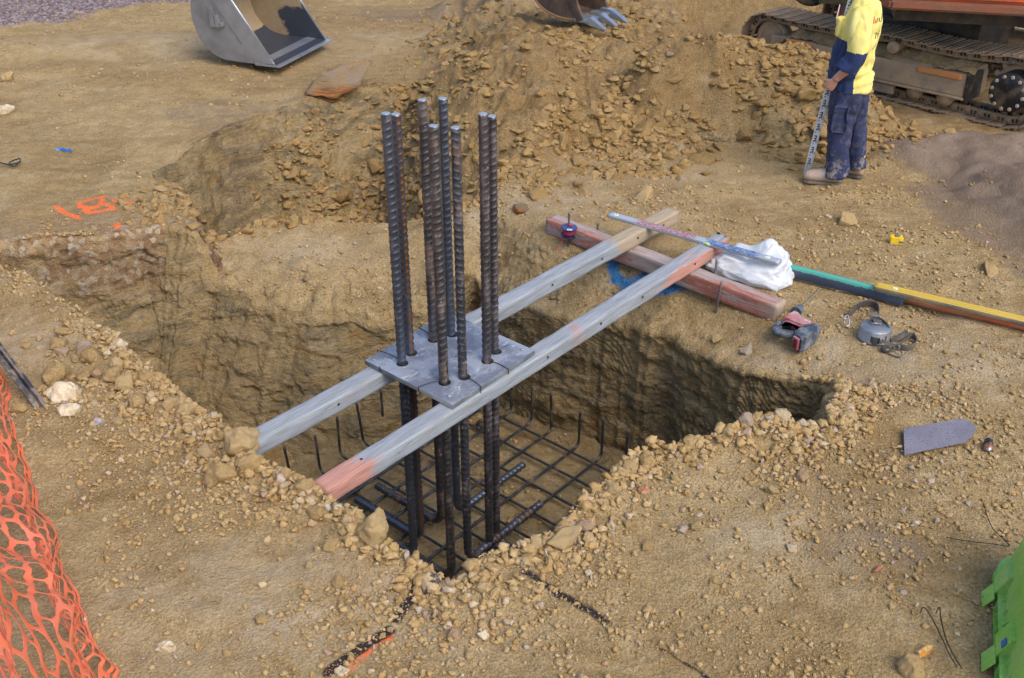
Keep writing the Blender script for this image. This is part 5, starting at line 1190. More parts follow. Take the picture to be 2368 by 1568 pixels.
m = MB(); k_ = [bp(1640, 1160, 0.02), bp(1790, 1200, 0.03), bp(1765, 1270, 0.006), bp(1640, 1225, 0.006)]; m.tube(np.vstack([spline(k_ + [k_[0]], 24)]), 0.0042, 6); m.build('black_buckle', M_PLI, belt)
pl = empty('pliers', 'dark steel pliers with two handles lying among the belt straps', 'pliers', tuple(Lr))
for pp, nm in (([bp(1840, 968, 0.03), bp(1760, 1020, 0.03), bp(1690, 1075, 0.025), bp(1660, 1130, 0.02)], 'grip'), ([bp(1935, 998, 0.03), bp(1850, 1050, 0.026), bp(1760, 1110, 0.02), bp(1690, 1150, 0.02)], 'grip')):
    m = MB(); sp_ = spline(pp, 20); m.tube(sp_, np.interp(np.linspace(0, 1, len(sp_)), [0, 0.5, 1], [0.0085, 0.008, 0.006]), 10); m.build(nm, M_PLI, pl)
m = MB(); m.lathe([(0.026, 0.0), (0.028, 0.004), (0.028, 0.024), (0.024, 0.028)], bp(1598, 1195, 0.004), (0, 0, 1), 18); m.build('jaws', M_PLI, pl)

# ---- yellow tape measure
tp = onground(2070, 562, 0.0); tm = empty('tape_measure', 'small yellow tape measure alone on the dirt', 'tape measure', tuple(tp), R(-8))
M_TY = worn('tape_yellow', (0.75, 0.52, 0.01), (0.65, 0.45, 0.02), 0.4, dust=0.12); M_GREYP = plain('grey_rubber', (0.13, 0.13, 0.13), 0.6)
m = MB(); m.prism([(-0.045, -0.026), (0.03, -0.032), (0.045, -0.022), (0.046, 0.022), (0.036, 0.032), (-0.03, 0.032), (-0.045, 0.022)], 0.0, 0.052); m.build('case', M_TY, tm, bevel=0.003)
m = MB(); m.lathe([(0.020, 0.0), (0.019, 0.006), (0.0, 0.007)], (0.004, 0.006, 0.051), (0, 0, 1), 20); m.build('grip_pad', M_GREYP, tm)
m = MB(); m.box((0.028, -0.032, 0.022), (0.028, 0.004, 0.016), bev=0.003); m.build('tape_mouth', M_GREYP, tm)

# ---- steel blade and battery cell
def Z8(x, y, z): return G((3550 + x * 450 / 2368) * 0.57787, (1650 + y * 450 / 2368) * 0.57787, z)
zq = max(hz(*Z8(x_, y_, 0)[:2]) for x_, y_ in ((400, 400), (1100, 480), (1700, 350), (700, 750), (1500, 560))) + 0.022
pts = [Z8(x, y, zq)[:2] for x, y in [(340, 345), (1500, 132), (1600, 132), (1700, 170), (1790, 230), (1850, 300), (1862, 360), (1820, 450), (1740, 540), (1660, 610), (1580, 640), (780, 795), (600, 835), (360, 900)]]
t = NT('spotted_steel'); v = t.coord(); c_ = t.mix(t.ramp(t.noise(v, 5.0, 5, 0.6), [(0.35, 0), (0.65, 1)]), (0.20, 0.185, 0.215), (0.27, 0.25, 0.28)); c_ = t.mix(t.ramp(t.vor(v, 60.0), [(0.16, 0.85), (0.30, 0.0)]), c_, (0.12, 0.085, 0.075)); c_ = t.mix(t.ramp(t.noise(v, 26.0, 5, 0.7), [(0.6, 0.0), (0.7, 0.7)]), c_, (0.13, 0.10, 0.09)); t.done(c_, 0.5, 0.35, t.bump(t.noise(v, 60.0, 4), 0.2, 0.002))
m = MB(); m.prism(pts, zq - 0.006, zq); o = m.build('metal_sheet', t.m); o.rotation_euler = (0.0, 0.0, 0.0)
tag(o, 'grey pitted steel blade with one rounded end lying on the right dirt', 'steel blade')
zc_ = hz(*Z8(2130, 690, 0)[:2]); a_ = Z8(2130, 610, zc_ + 0.03); b_ = Z8(2130, 770, zc_ + 0.03); ax_ = (b_ - a_) * [1, 1, 0]; ax_ /= np.linalg.norm(ax_); c_ = (a_ + b_) / 2; c_[2] = zc_ + 0.026
cell = empty('battery_cell', 'fat black and copper battery cell lying right of the steel blade', 'battery', tuple(c_)); HLc = 0.041
m = MB(); m.lathe([(0.020, -HLc), (0.0235, -HLc + 0.002), (0.0235, 0.006)], (0, 0, 0), ax_, 28); m.build('black_sleeve', worn('cell_black', (0.02, 0.022, 0.028), None, 0.25, 0.3, dust=0.1), cell)
m = MB(); m.lathe([(0.0235, 0.006), (0.0235, HLc - 0.002), (0.021, HLc)], (0, 0, 0), ax_, 28); m.build('copper_sleeve', worn('cell_copper', (0.42, 0.19, 0.10), None, 0.3, 0.6, dust=0.15), cell)
m = MB(); m.lathe([(0.017, HLc), (0.017, HLc + 0.001), (0.008, HLc + 0.0015), (0.0075, HLc + 0.004), (0.0, HLc + 0.0045)], (0, 0, 0), ax_, 24); m.build('terminal', M_CHR, cell)

# ---- flagging tape, scraps and wires
M_PINK = plain('pink_tape', (0.85, 0.06, 0.34), 0.4, dust=0.0)
def scrap(name, pts, w, mat, lab, cat):
    m = MB(); P_ = np.array([GG(x, y) + [0, 0, z] for x, y, z in pts]); m.ribbon(spline(P_, 20), w, 0.0015, (0.3, 0.75, 0.55)); return tag(m.build(name, mat), lab, cat)
scrap('flagging_tape', [(1522, 668, 0.01), (1530, 664, 0.02), (1542, 662, 0.02), (1548, 665, 0.012)], 0.030, M_PINK, 'bright pink tape scrap on the blue paint below the front beam', 'flagging tape')
scrap('flagging_tape', [(1487, 628, 0.02), (1495, 632, 0.04), (1503, 638, 0.03)], 0.03, M_PINK, 'small pink tape tag on a nail between the beams', 'flagging tape')
pn = onground(1490, 634, 0.0); m = MB(); m.tube([pn - [0, 0, .03], pn + [0.0, 0, 0.10]], 0.003, 6); tag(m.build('survey_nail', M_PLI), 'thin nail standing with a pink tag between the beams', 'nail')
M_BLUEP = plain('blue_plastic', (0.02, 0.13, 0.42), 0.4, dust=0.1)
scrap('blue_scrap', [(133, 352, 0.004), (142, 349, 0.012), (150, 353, 0.006), (157, 351, 0.01), (163, 354, 0.004)], 0.022, M_BLUEP, 'scrap of bright blue plastic on the left flat ground', 'plastic scrap')
def wire(pts, r, lab, cat='wire', mat=None, z=0.02):
    P_ = np.array([GG(p_[0], p_[1]) + [0, 0, (p_[2] if len(p_) > 2 else z)] for p_ in pts]); m = MB(); m.tube(spline(P_, 60), r, 6); return tag(m.build('loose_wire', mat or M_WIRE), lab, cat)
wire([(0, 383), (20, 388), (45, 384), (48, 375), (30, 380), (22, 388), (35, 392), (42, 388)], 0.006, 'dark loop of wire on the ground at the left edge', z=0.03)
wire([(2185, 1250), (2230, 1258), (2290, 1265), (2330, 1270), (2318, 1255), (2290, 1225), (2270, 1170)], 0.0022, 'thin bent wire on the right dirt above the green crate')
wire([(2123, 1430, .03), (2130, 1424, .05), (2150, 1440, .03), (2175, 1490, .03), (2190, 1530, .04), (2205, 1568, .06)], 0.0026, 'hooked thin wire beside the orange stone, left strand')
wire([(2160, 1430, .03), (2166, 1424, .05), (2172, 1445, .03), (2185, 1495, .03), (2205, 1540, .04), (2215, 1568, .06)], 0.0026, 'hooked thin wire beside the orange stone, right strand')
# ------------------------------------------------------------------ the man with the staff
def loft(rings, n=22, cap=True):
    """rings: (centre, dir1*r1, dir2*r2)"""
    V = []; th = np.arange(n) * 2 * math.pi / n
    for c, a, b in rings: V.append(np.asarray(c) + np.cos(th)[:, None] * np.asarray(a) + np.sin(th)[:, None] * np.asarray(b))
    F = [[i * n + k, i * n + (k + 1) % n, (i + 1) * n + (k + 1) % n, (i + 1) * n + k] for i in range(len(rings) - 1) for k in range(n)]
    if cap: F += [list(range(n))[::-1], list(range((len(rings) - 1) * n, len(rings) * n))]
    return np.concatenate(V), F
def limb(pts, rad, n=18, sub=6, flat=1.0, ref=(0, 1, 0)):
    P_ = spline(pts, sub * (len(pts) - 1)); t = np.linspace(0, 1, len(P_)); rr = np.interp(t, np.linspace(0, 1, len(rad)), rad)
    T = np.gradient(P_, axis=0); T /= np.linalg.norm(T, axis=1, keepdims=True); rings = []
    for p, d, r in zip(P_, T, rr):
        a = np.asarray(ref, float) - d * (d @ np.asarray(ref, float)); a /= np.linalg.norm(a); b = np.cross(d, a); rings.append((p, a * r * flat, b * r))
    return loft(rings, n)
def ball(c, r, sub=3):
    V, F = ICO[sub]; return V * np.asarray(r) + np.asarray(c), F.tolist()
def fuse(name, pieces, voxel, smooth=4, fac=0.5):
    """one continuous surface out of overlapping closed pieces"""
    m = MB()
    for V, F in pieces: m.add(V, F, True)
    o = m.build(name); md = o.modifiers.new('r', 'REMESH'); md.mode = 'VOXEL'; md.voxel_size = voxel
    s = o.modifiers.new('s', 'SMOOTH'); s.iterations = smooth; s.factor = fac
    dg = bpy.context.evaluated_depsgraph_get(); dg.update(); me = bpy.data.meshes.new_from_object(o.evaluated_get(dg)); old = o.data; bpy.data.objects.remove(o); bpy.data.meshes.remove(old)
    me.polygons.foreach_set('use_smooth', np.ones(len(me.polygons), bool)); me.name = name; return me
def vnormals(me):
    v = np.empty(len(me.vertices) * 3, np.float32); me.vertex_normals.foreach_get('vector', v); return v.reshape(-1, 3).astype(float)

def person():
    px_, py_ = 2.68, 8.10; z0 = min(hz(2.5, 8.0), hz(2.75, 8.1)) + 0.01
    Fd = np.array([-0.94, 0.34, 0]); Fd /= np.linalg.norm(Fd)
    root = empty('person', 'man in a yellow and navy work shirt and navy trousers holding a staff', 'person', (px_, py_, z0), math.atan2(Fd[1], Fd[0]))
    M_SKIN = NT('skin'); v = M_SKIN.coord(); M_SKIN.b.inputs['Subsurface Weight'].default_value = 0.1; M_SKIN.b.inputs['Subsurface Radius'].default_value = (0.02, 0.008, 0.004)
    skin = M_SKIN.done(M_SKIN.mix(M_SKIN.ramp(M_SKIN.noise(v, 18.0, 5), [(0.3, 0.0), (0.7, 1.0)]), (0.52, 0.27, 0.19), (0.42, 0.19, 0.13)), 0.5, 0.0, M_SKIN.bump(M_SKIN.noise(v, 90.0, 4), 0.2, 0.002))
    # local axes: x forward, y left, z up
    P_ = []
    P_.append(limb([(0.0, 0, 1.36), (0.01, 0, 1.48), (0.035, 0, 1.57)], [0.075, 0.060, 0.060]))
    hv, hf = ball((0.045, 0, 1.665), (0.098, 0.076, 0.118)); hv[:, 0] += np.where(hv[:, 2] < 1.62, 0.012, 0); P_.append((hv, hf))
    P_.append(ball((0.115, 0, 1.585), (0.030, 0.034, 0.028)))                      # chin
    P_.append(limb([(0.135, 0, 1.69), (0.163, 0, 1.648), (0.140, 0, 1.636)], [0.010, 0.015, 0.012]))
    for s in (1, -1):
        P_.append(ball((0.030, s * 0.078, 1.652), (0.020, 0.010, 0.032))); P_.append(ball((0.118, s * 0.032, 1.690), (0.020, 0.022, 0.012)))
    def arm(s, sh, el, wr, gr, curl):
        P_.append(limb([sh, el, wr], [0.045, 0.046, 0.040, 0.029]))
        sh, el, wr, gr = map(np.array, (sh, el, wr, gr)); d = gr - wr; d /= np.linalg.norm(d); side = np.array([0, -s, 0.0]); side = side - d * (side @ d); side /= np.linalg.norm(side); kn = np.cross(d, side) * s
        if kn[0] < 0: kn = -kn
        pal = wr + d * 0.052; P_.append(loft([(wr - d * 0.005, kn * 0.024, side * 0.018), (wr + d * 0.03, kn * 0.038, side * 0.017), (wr + d * 0.07, kn * 0.042, side * 0.015), (wr + d * 0.092, kn * 0.038, side * 0.012)]))
        for k, (off, ln) in enumerate(((0.030, 0.070), (0.010, 0.080), (-0.010, 0.074), (-0.029, 0.058))):
            b = wr + d * 0.088 + kn * off; c1_, c2_ = curl
            d2 = d * math.cos(c1_) + side * math.sin(c1_); d3 = d * math.cos(c2_) + side * math.sin(c2_); d4 = d * math.cos(c2_ * 1.35) + side * math.sin(c2_ * 1.35)
            q = [b - d * 0.012, b + d2 * ln * .42, b + d2 * ln * .42 + d3 * ln * .33, b + d2 * ln * .42 + d3 * ln * .33 + d4 * ln * .27]; P_.append(limb(q, [0.0098, 0.0092, 0.0086, 0.0072], 10, 4))
        b = wr + d * 0.030 + kn * 0.030; q = [b, b + kn * 0.024 + d * 0.022 + side * 0.012, b + kn * 0.022 + d * 0.050 + side * 0.030]; P_.append(limb(q, [0.012, 0.0105, 0.0085], 10, 5))
    arm(1, (-0.01, 0.20, 1.375), (-0.035, 0.290, 1.10), (0.105, 0.275, 0.905), (0.150, 0.262, 0.825), (1.0, 2.1))
    arm(-1, (-0.01, -0.20, 1.375), (-0.02, -0.28, 1.10), (0.12, -0.25, 0.88), (0.15, -0.24, 0.80), (0.35, 0.8))
    P_.append(limb([(0, 0.09, 0.9), (0.02, 0.10, 0.5), (0.0, 0.115, 0.09)], [0.07, 0.055, 0.042])); P_.append(limb([(0, -0.09, 0.9), (-0.05, -0.10, 0.5), (-0.15, -0.12, 0.09)], [0.07, 0.055, 0.042]))
    P_.append(loft([((0, 0, z), np.array([a, 0, 0]), np.array([0, b, 0])) for z, a, b in ((0.84, 0.09, 0.13), (1.0, 0.085, 0.13), (1.2, 0.09, 0.15), (1.34, 0.07, 0.14), (1.40, 0.05, 0.09))]))
    body = obj('body', fuse('body', P_, 0.0062, 3), skin, root)
    # hair and the small features of the face
    M_HAIR = worn('dark_hair', (0.018, 0.014, 0.012), (0.035, 0.028, 0.022), 0.6, dust=0.0)
    hv, hf = ball((0.036, 0, 1.682), (0.106, 0.083, 0.116), 4); keep = (hv[:, 2] > 1.705 - 0.13 * sst(0.06, -0.06, hv[:, 0])) & ~((hv[:, 0] > 0.085) & (hv[:, 2] < 1.755)); hv += 0.004 * vn3(hv[:, 0] * 60, hv[:, 1] * 60, hv[:, 2] * 20, 4)[:, None]
    hf = [f for f in hf if all(keep[i] for i in f)]; m = MB(); m.add(hv, hf, True); ho = m.build('hair', M_HAIR, root); sm_ = ho.modifiers.new('t', 'SOLIDIFY'); sm_.thickness = 0.006
    for s in (1, -1):
        m = MB(); m.add(*ball((0.131, s * 0.032, 1.676), (0.009, 0.012, 0.008), 2), True); m.build('eye', NT('eye').done((0.6, 0.58, 0.55), 0.2), root)
    m = MB(); m.tube([(0.128, -0.024, 1.612), (0.143, 0, 1.612), (0.128, 0.024, 1.612)], [0.004, 0.006, 0.004], 8); m.build('mouth', NT('lips').done((0.32, 0.11, 0.09), 0.5), root)
    # shirt
    S_ = [loft([((f, 0, z), np.array([a, 0, 0]), np.array([0, b, 0])) for z, f, a, b in ((0.775, 0.0, 0.172, 0.216), (0.80, 0.0, 0.176, 0.220), (0.92, 0.01, 0.168, 0.212), (1.05, 0.01, 0.160, 0.205), (1.20, -0.005, 0.158, 0.218), (1.33, -0.02, 0.140, 0.222), (1.42, -0.018, 0.112, 0.190), (1.475, -0.006, 0.085, 0.120), (1.515, 0.008, 0.072, 0.080), (1.535, 0.012, 0.070, 0.076))], 40)]
    S_.append(limb([(-0.01, 0.155, 1.42), (-0.015, 0.235, 1.30), (-0.03, 0.285, 1.12), (0.022, 0.285, 1.010)], [0.080, 0.086, 0.080, 0.074, 0.071], 22))
    S_.append(limb([(0.006, 0.287, 1.04), (0.034, 0.285, 0.985)], [0.078, 0.080], 22))
    S_.append(limb([(-0.01, -0.155, 1.42), (-0.015, -0.235, 1.30), (-0.02, -0.280, 1.12), (0.035, -0.275, 1.005)], [0.080, 0.086, 0.080, 0.074, 0.071], 22))
    for s in (1, -1): S_.append(limb([(0.085, s * 0.055, 1.50), (0.02, s * 0.085, 1.535), (-0.06, s * 0.04, 1.545), (-0.075, 0, 1.545)], [0.016, 0.018, 0.018, 0.018], 10))
    S_.append(loft([((0.145, 0.10, z), np.array([a, 0, 0]), np.array([0, 0.055, 0])) for z, a in ((1.20, 0.020), (1.24, 0.026), (1.33, 0.024))], 16))
    me = fuse('shirt', S_, 0.0085, 3); V = get_co(me); N = vnormals(me)
    arm_ = ((np.abs(V[:, 1]) > 0.240) | (np.hypot(np.abs(V[:, 1]) - 0.292, V[:, 0]) < 0.078)) & (V[:, 2] < 1.38) & (V[:, 2] > 0.965 + 0.03 * (V[:, 0] < -0.06))
    wr_ = 0.010 * np.sin(V[:, 2] * 42 + 30 * V[:, 0] + 3 * vn3(V[:, 0] * 6, V[:, 1] * 6, V[:, 2] * 6, 5)) * vn3(V[:, 0] * 5, V[:, 1] * 5, V[:, 2] * 3, 6) + 0.020 * fbm3(V[:, 0], V[:, 1], V[:, 2] * 0.35, 0.13, 3, 7) - 0.012 * (1 - np.clip(np.abs(fbm3(V[:, 0], V[:, 1], V[:, 2] * 0.5 + V[:, 0] * 0.4, 0.16, 2, 8)) * 5, 0, 1))
    wr_ += 0.008 * np.sin(V[:, 2] * 70 + V[:, 0] * 20) * np.exp(-((V[:, 2] - 0.90) / 0.07) ** 2) * (~arm_)
    V2 = V + N * (wr_ * sst(1.52, 1.44, V[:, 2]))[:, None]; me.vertices.foreach_set('co', V2.astype(np.float32).ravel()); me.update()
    navy = np.where(arm_, (V[:, 2] < 1.135), (V[:, 2] < 1.185) & (V[:, 0] > -0.035 + 0.02 * (V[:, 2] - 1))).astype(float); attr(me, 'navy', navy)
    t = NT('work_shirt'); v = t.coord(); a = t.attr('navy'); m_ = t.ramp(a, [(0.42, 0.0), (0.58, 1.0)])
    ye = t.mix(t.ramp(t.noise(v, 7.0, 6, 0.6), [(0.40, 0.0), (0.75, 0.7)]), (0.72, 0.62, 0.16), (0.68, 0.62, 0.30)); ye = t.mix(t.ramp(t.noise(t.coord('Object', (1, 1, 0.4)), 9.0, 6, 0.7), [(0.58, 0.0), (0.72, 0.35)]), ye, (0.42, 0.33, 0.10))
    nv = t.mix(t.noise(v, 12.0, 5), (0.012, 0.024, 0.085), (0.022, 0.040, 0.120)); c = t.mix(m_, ye, nv)
    shirt = obj('shirt', me, t.done(c, 0.88, 0.0, t.bump(t.noise(v, 260.0, 3), 0.2, 0.001, t.bump(t.noise(t.coord('Object', (1, 1, 0.6)), 16.0, 5, 0.6, 0.6), 0.5, 0.012))), root)
    bvh = BVHTree.FromPolygons([Vector(p) for p in V2], [list(f.vertices) for f in me.polygons])
    def on_back(mesh, cy, cz, rot=0.0):
        """lays flat lettering on the back of the shirt"""
        q = get_co(mesh); ca, sa = math.cos(rot), math.sin(rot); out = []
        for x, y, z in q:
            yy = cy - (x * ca - y * sa); zz = cz + (x * sa + y * ca)
            h = bvh.ray_cast(Vector((-0.6, yy, zz)), Vector((1, 0, 0))); out.append((h[0].x - 0.0022 - max(z, 0) * 0.3, yy, zz) if h[0] is not None else (-0.16, yy, zz))
        mesh.vertices.foreach_set('co', np.array(out, np.float32).ravel()); mesh.update(); return mesh
    M_LR = NT('shirt_red_print').done((0.62, 0.07, 0.045), 0.7); M_LN = NT('shirt_navy_print').done((0.02, 0.03, 0.10), 0.7); M_PEN = NT('shirt_pen').done((0.035, 0.05, 0.075), 0.8)
    def tri(pts): m = MB(); m.add([(x, y, 0) for x, y in pts], [list(range(len(pts)))]); o = m.build('logo', None); mm = o.data; bpy.data.objects.remove(o); bm = bmesh.new(); bm.from_mesh(mm); bmesh.ops.triangulate(bm, faces=bm.faces); bmesh.ops.subdivide_edges(bm, edges=bm.edges, cuts=2); bm.to_mesh(mm); bm.free(); return mm
    lz = 1.345
    for pts in ([(-0.030, -0.024), (-0.002, 0.034), (0.004, 0.018), (-0.010, -0.024)], [(-0.004, -0.024), (0.008, 0.010), (0.030, -0.024)]):
        obj('logo', on_back(tri(pts), 0.155, lz), M_LR, shirt)
    obj('lettering', on_back(text_mesh('IUN GRICE', 0.046, 0.0003), 0.015, lz - 0.006), M_LN, shirt)
    obj('lettering', on_back(text_mesh('7:60m', 0.062, 0.0003, 0.25), 0.065, lz - 0.115, 0.16), M_PEN, shirt)
    obj('lettering', on_back(text_mesh('Asr', 0.060, 0.0003, 0.3), 0.100, lz - 0.195, 0.16), M_PEN, shirt)
    m = MB(); m.box((0.172, 0.105, 1.375), (0.006, 0.030, 0.10), frame([1, 0.1, 0.1]), bev=0.002); m.build('folded_paper', NT('paper_white').done((0.74, 0.73, 0.78), 0.6), root)
    m = MB(); m.box((0.170, 0.075, 1.365), (0.010, 0.014, 0.09), bev=0.003); m.build('red_pen', NT('pen_red').done((0.62, 0.03, 0.02), 0.4), root)
    # trousers
    T_ = [loft([((f, 0, z), np.array([a, 0, 0]), np.array([0, b, 0])) for z, f, a, b in ((0.80, -0.012, 0.130, 0.178), (0.86, -0.012, 0.140, 0.184), (0.94, -0.005, 0.135, 0.178), (1.0, 0.0, 0.125, 0.168))], 36)]
    T_.append(limb([(-0.005, 0.092, 0.88), (0.012, 0.105, 0.66), (0.016, 0.110, 0.44), (-0.005, 0.116, 0.22), (-0.018, 0.118, 0.075)], [0.128, 0.122, 0.108, 0.098, 0.092, 0.094, 0.098], 26))
    T_.append(limb([(-0.01, -0.092, 0.88), (-0.05, -0.105, 0.66), (-0.085, -0.112, 0.44), (-0.14, -0.118, 0.22), (-0.165, -0.12, 0.085)], [0.128, 0.120, 0.104, 0.094, 0.088, 0.088], 26))
    T_.append(loft([((0.02, 0.222, z), np.array([a, 0, 0]), np.array([0, 0.014, 0])) for z, a in ((0.46, 0.062), (0.50, 0.070), (0.60, 0.072), (0.64, 0.066))], 16)); T_.append(loft([((0.02, 0.228, z), np.array([a, 0, 0]), np.array([0, 0.014, 0])) for z, a in ((0.63, 0.070), (0.69, 0.072))], 16))
    me = fuse('trousers', T_, 0.009, 3); V = get_co(me); N = vnormals(me)
    w_ = 0.020 * fbm3(V[:, 0], V[:, 1], V[:, 2] * 0.35, 0.15, 3, 17) - 0.014 * (1 - np.clip(np.abs(fbm3(V[:, 0], V[:, 1], V[:, 2] * 0.6 + V[:, 0] * 0.5, 0.18, 2, 18)) * 5, 0, 1)) + 0.0035 * np.sin(V[:, 2] * 62 + 14 * V[:, 0] + 4 * vn3(V[:, 0] * 5, V[:, 1] * 5, V[:, 2] * 5, 9)) * (0.3 + np.exp(-((V[:, 2] - 0.15) / 0.12) ** 2) + 0.6 * np.exp(-((V[:, 2] - 0.5) / 0.1) ** 2))
    V = V + N * w_[:, None]; V[:, :2] *= (1 - 0.16 * sst(0.77, 0.83, V[:, 2]))[:, None]; me.vertices.foreach_set('co', V.astype(np.float32).ravel()); me.update()
    t = NT('navy_trousers'); v = t.coord(); c = t.mix(t.noise(v, 9.0, 5), (0.014, 0.020, 0.060), (0.026, 0.036, 0.095)); d_ = t.ramp(t.noise(v, 7.0, 7, 0.7), [(0.56, 0.0), (0.76, 0.32)])
    z_ = t.node('ShaderNodeSeparateXYZ'); t.link(v, z_.inputs[0]); lowm = t.ramp(z_.outputs[2], [(0.05, 0.9), (0.30, 0.15)]); d2 = t.math('MULTIPLY', lowm, t.ramp(t.noise(v, 22.0, 6, 0.7), [(0.50, 0.0), (0.60, 1.0)]))
    c = t.mix(d_, c, (0.10, 0.10, 0.13)); c = t.mix(d2, c, (0.30, 0.25, 0.20))
    obj('trousers', me, t.done(c, 0.9, 0.0, t.bump(t.noise(v, 240.0, 3), 0.2, 0.001, t.bump(t.noise(v, 18.0, 5, 0.6, 0.5), 0.5, 0.012))), root)
    # boots
    M_BOOT = worn('tan_boot', (0.44, 0.29, 0.18), (0.36, 0.26, 0.19), 0.75, dust=0.4, dustcol=(0.40, 0.35, 0.30)); M_SOLE = worn('boot_sole', (0.085, 0.085, 0.09), (0.15, 0.13, 0.11), 0.8, dust=0.4)
    for ax_, ay, yaw in ((0.0, 0.118, 0.10), (-0.155, -0.12, -0.25)):
        q = [loft([((x, 0, z), np.array([0, w, 0]), np.array([0, 0, h])) for x, z, w, h in ((-0.088, 0.062, 0.022, 0.034), (-0.07, 0.070, 0.038, 0.052), (0.0, 0.076, 0.042, 0.062), (0.07, 0.070, 0.046, 0.056), (0.135, 0.062, 0.050, 0.048), (0.18, 0.058, 0.048, 0.044), (0.205, 0.054, 0.036, 0.034), (0.218, 0.050, 0.020, 0.018))], 20), limb([(-0.03, 0, 0.06), (-0.03, 0, 0.14), (-0.03, 0, 0.19)], [0.050, 0.050, 0.054])]
        bt_ = fuse('boot', q, 0.006, 3); ca, sa = math.cos(yaw), math.sin(yaw); Rm = np.array([[ca, -sa, 0], [sa, ca, 0], [0, 0, 1.0]]); xform(bt_, Rm, (ax_ + 0.02, ay, 0)); b = obj('boot', bt_, M_BOOT, root)
        m = MB(); pr = [(0.219, 0.0), (0.208, 0.028), (0.178, 0.046), (0.10, 0.047), (0.02, 0.040), (-0.06, 0.041), (-0.088, 0.025), (-0.092, 0.0)]; pr = pr + [(x, -y) for x, y in pr[::-1][1:-1]]; m.prism(pr, 0.0, 0.022); so_ = m.build('sole', M_SOLE, b, bevel=0.004); xform(so_.data, Rm, (ax_ + 0.02, ay, -0.002))
    return root, z0
man, man_z = person()

# staff with its block scale
def staff():
    B = G(1863, 405, 0.0); B[2] = hz(B[0], B[1]) + 0.005; Hn = GY(1913, 213, 8.14); ax = Hn - B; ax /= np.linalg.norm(ax); L = 2.2
    toc = np.array([-B[0], -B[1], 0.0]); side = np.cross(toc, ax); side /= np.linalg.norm(side); face = np.cross(ax, side)
    if face @ toc < 0: face = -face; side = -side
    # broad face turned to the camera
    Rm = np.stack([-side if (np.cross(-side, ax) @ face) > 0 else side, ax, face], 1)
    if np.linalg.det(Rm) < 0: Rm[:, 0] *= -1
    t = NT('staff_enamel'); v = t.coord('Object', (1, 1, 1)); z_ = t.node('ShaderNodeSeparateXYZ'); t.link(v, z_.inputs[0])
    c = t.mix(t.ramp(t.math('ADD', z_.outputs[1], t.math('MULTIPLY', t.noise(t.coord('Object', (1, .4, 1)), 30.0, 5, 0.7), 0.25)), [(0.16, 0.9), (0.34, 0.0)]), (0.66, 0.67, 0.70), (0.36, 0.35, 0.33)); c = t.mix(t.ramp(t.noise(v, 26.0, 6, 0.7), [(0.60, 0.0), (0.72, 0.4)]), c, (0.40, 0.38, 0.35))
    m = MB(); m.box((0, L / 2, -0.012), (0.052, L, 0.024), bev=0.003); o = m.build('levelling_staff', t.done(c, 0.4)); setm(o, Rm, B); tag(o, 'white levelling staff with black E-shaped scale held by the man', 'levelling staff')
    M_INK = NT('staff_ink').done((0.022, 0.022, 0.026), 0.5); mk = MB()
    for d in range(1, 21):
        y0 = 0.10 * d - 0.02
        for k in (0, 2, 4): mk.box((-0.006, y0 + 0.030 + 0.01 * k, 0.0003), (0.015, 0.0095, 0.0008))
        mk.box((0.004, y0 + 0.050, 0.0003), (0.007, 0.05, 0.0008))
        for k in (0, 1): mk.box((-0.010, y0 + 0.002 + 0.02 * k, 0.0003), (0.008, 0.0095, 0.0008))
        for q in range(10): mk.box((-0.0225, y0 + q * 0.01, 0.0003), (0.003, 0.0012, 0.0008))
    mk.build('scale_marks', M_INK, o)
    for d in range(1, 16):
        tm_ = text_mesh('%02d' % d, 0.026, 0.0003); xform(tm_, np.array([[0, -1, 0], [1, 0, 0], [0, 0, 1.0]]), (0.014, 0.10 * d + 0.005, 0.0006)); obj('number', tm_, M_INK, o)
    return o
staff()
# ------------------------------------------------------------------ machines
M_TRK = worn('track_steel', (0.17, 0.165, 0.17), (0.27, 0.225, 0.175), 0.5, 0.5, dust=0.72, dscale=5, dustcol=(0.42, 0.30, 0.185)); M_FRM = worn('dirty_frame', (0.20, 0.165, 0.135), (0.34, 0.245, 0.155), 0.8, 0.1, dust=0.72, dscale=3.5, stretch=(0.5, 1, 2.0), dustcol=(0.46, 0.33, 0.205))
M_ORN = worn('digger_orange', (0.56, 0.095, 0.022), (0.46, 0.085, 0.028), 0.45, 0.0, dust=0.28, dscale=2.2, stretch=(0.4, 1, 1.5), dustcol=(0.25, 0.10, 0.05)); M_ORNB = worn('worn_orange_step', (0.62, 0.20, 0.03), (0.50, 0.22, 0.08), 0.6, dust=0.35, dustcol=(0.40, 0.28, 0.17)); M_DRK = worn('under_dark', (0.022, 0.02, 0.02), (0.05, 0.04, 0.032), 0.8, dust=0.3, dustcol=(0.16, 0.105, 0.06)); M_HUB = worn('hub_black', (0.018, 0.018, 0.024), (0.03, 0.03, 0.035), 0.45, 0.2, dust=0.28, dscale=9, dustcol=(0.33, 0.25, 0.16)); M_BOLT = worn('pale_bolt', (0.44, 0.36, 0.26), (0.35, 0.27, 0.18), 0.7, 0.1, dust=0.3); M_CAKE = M_GROUND

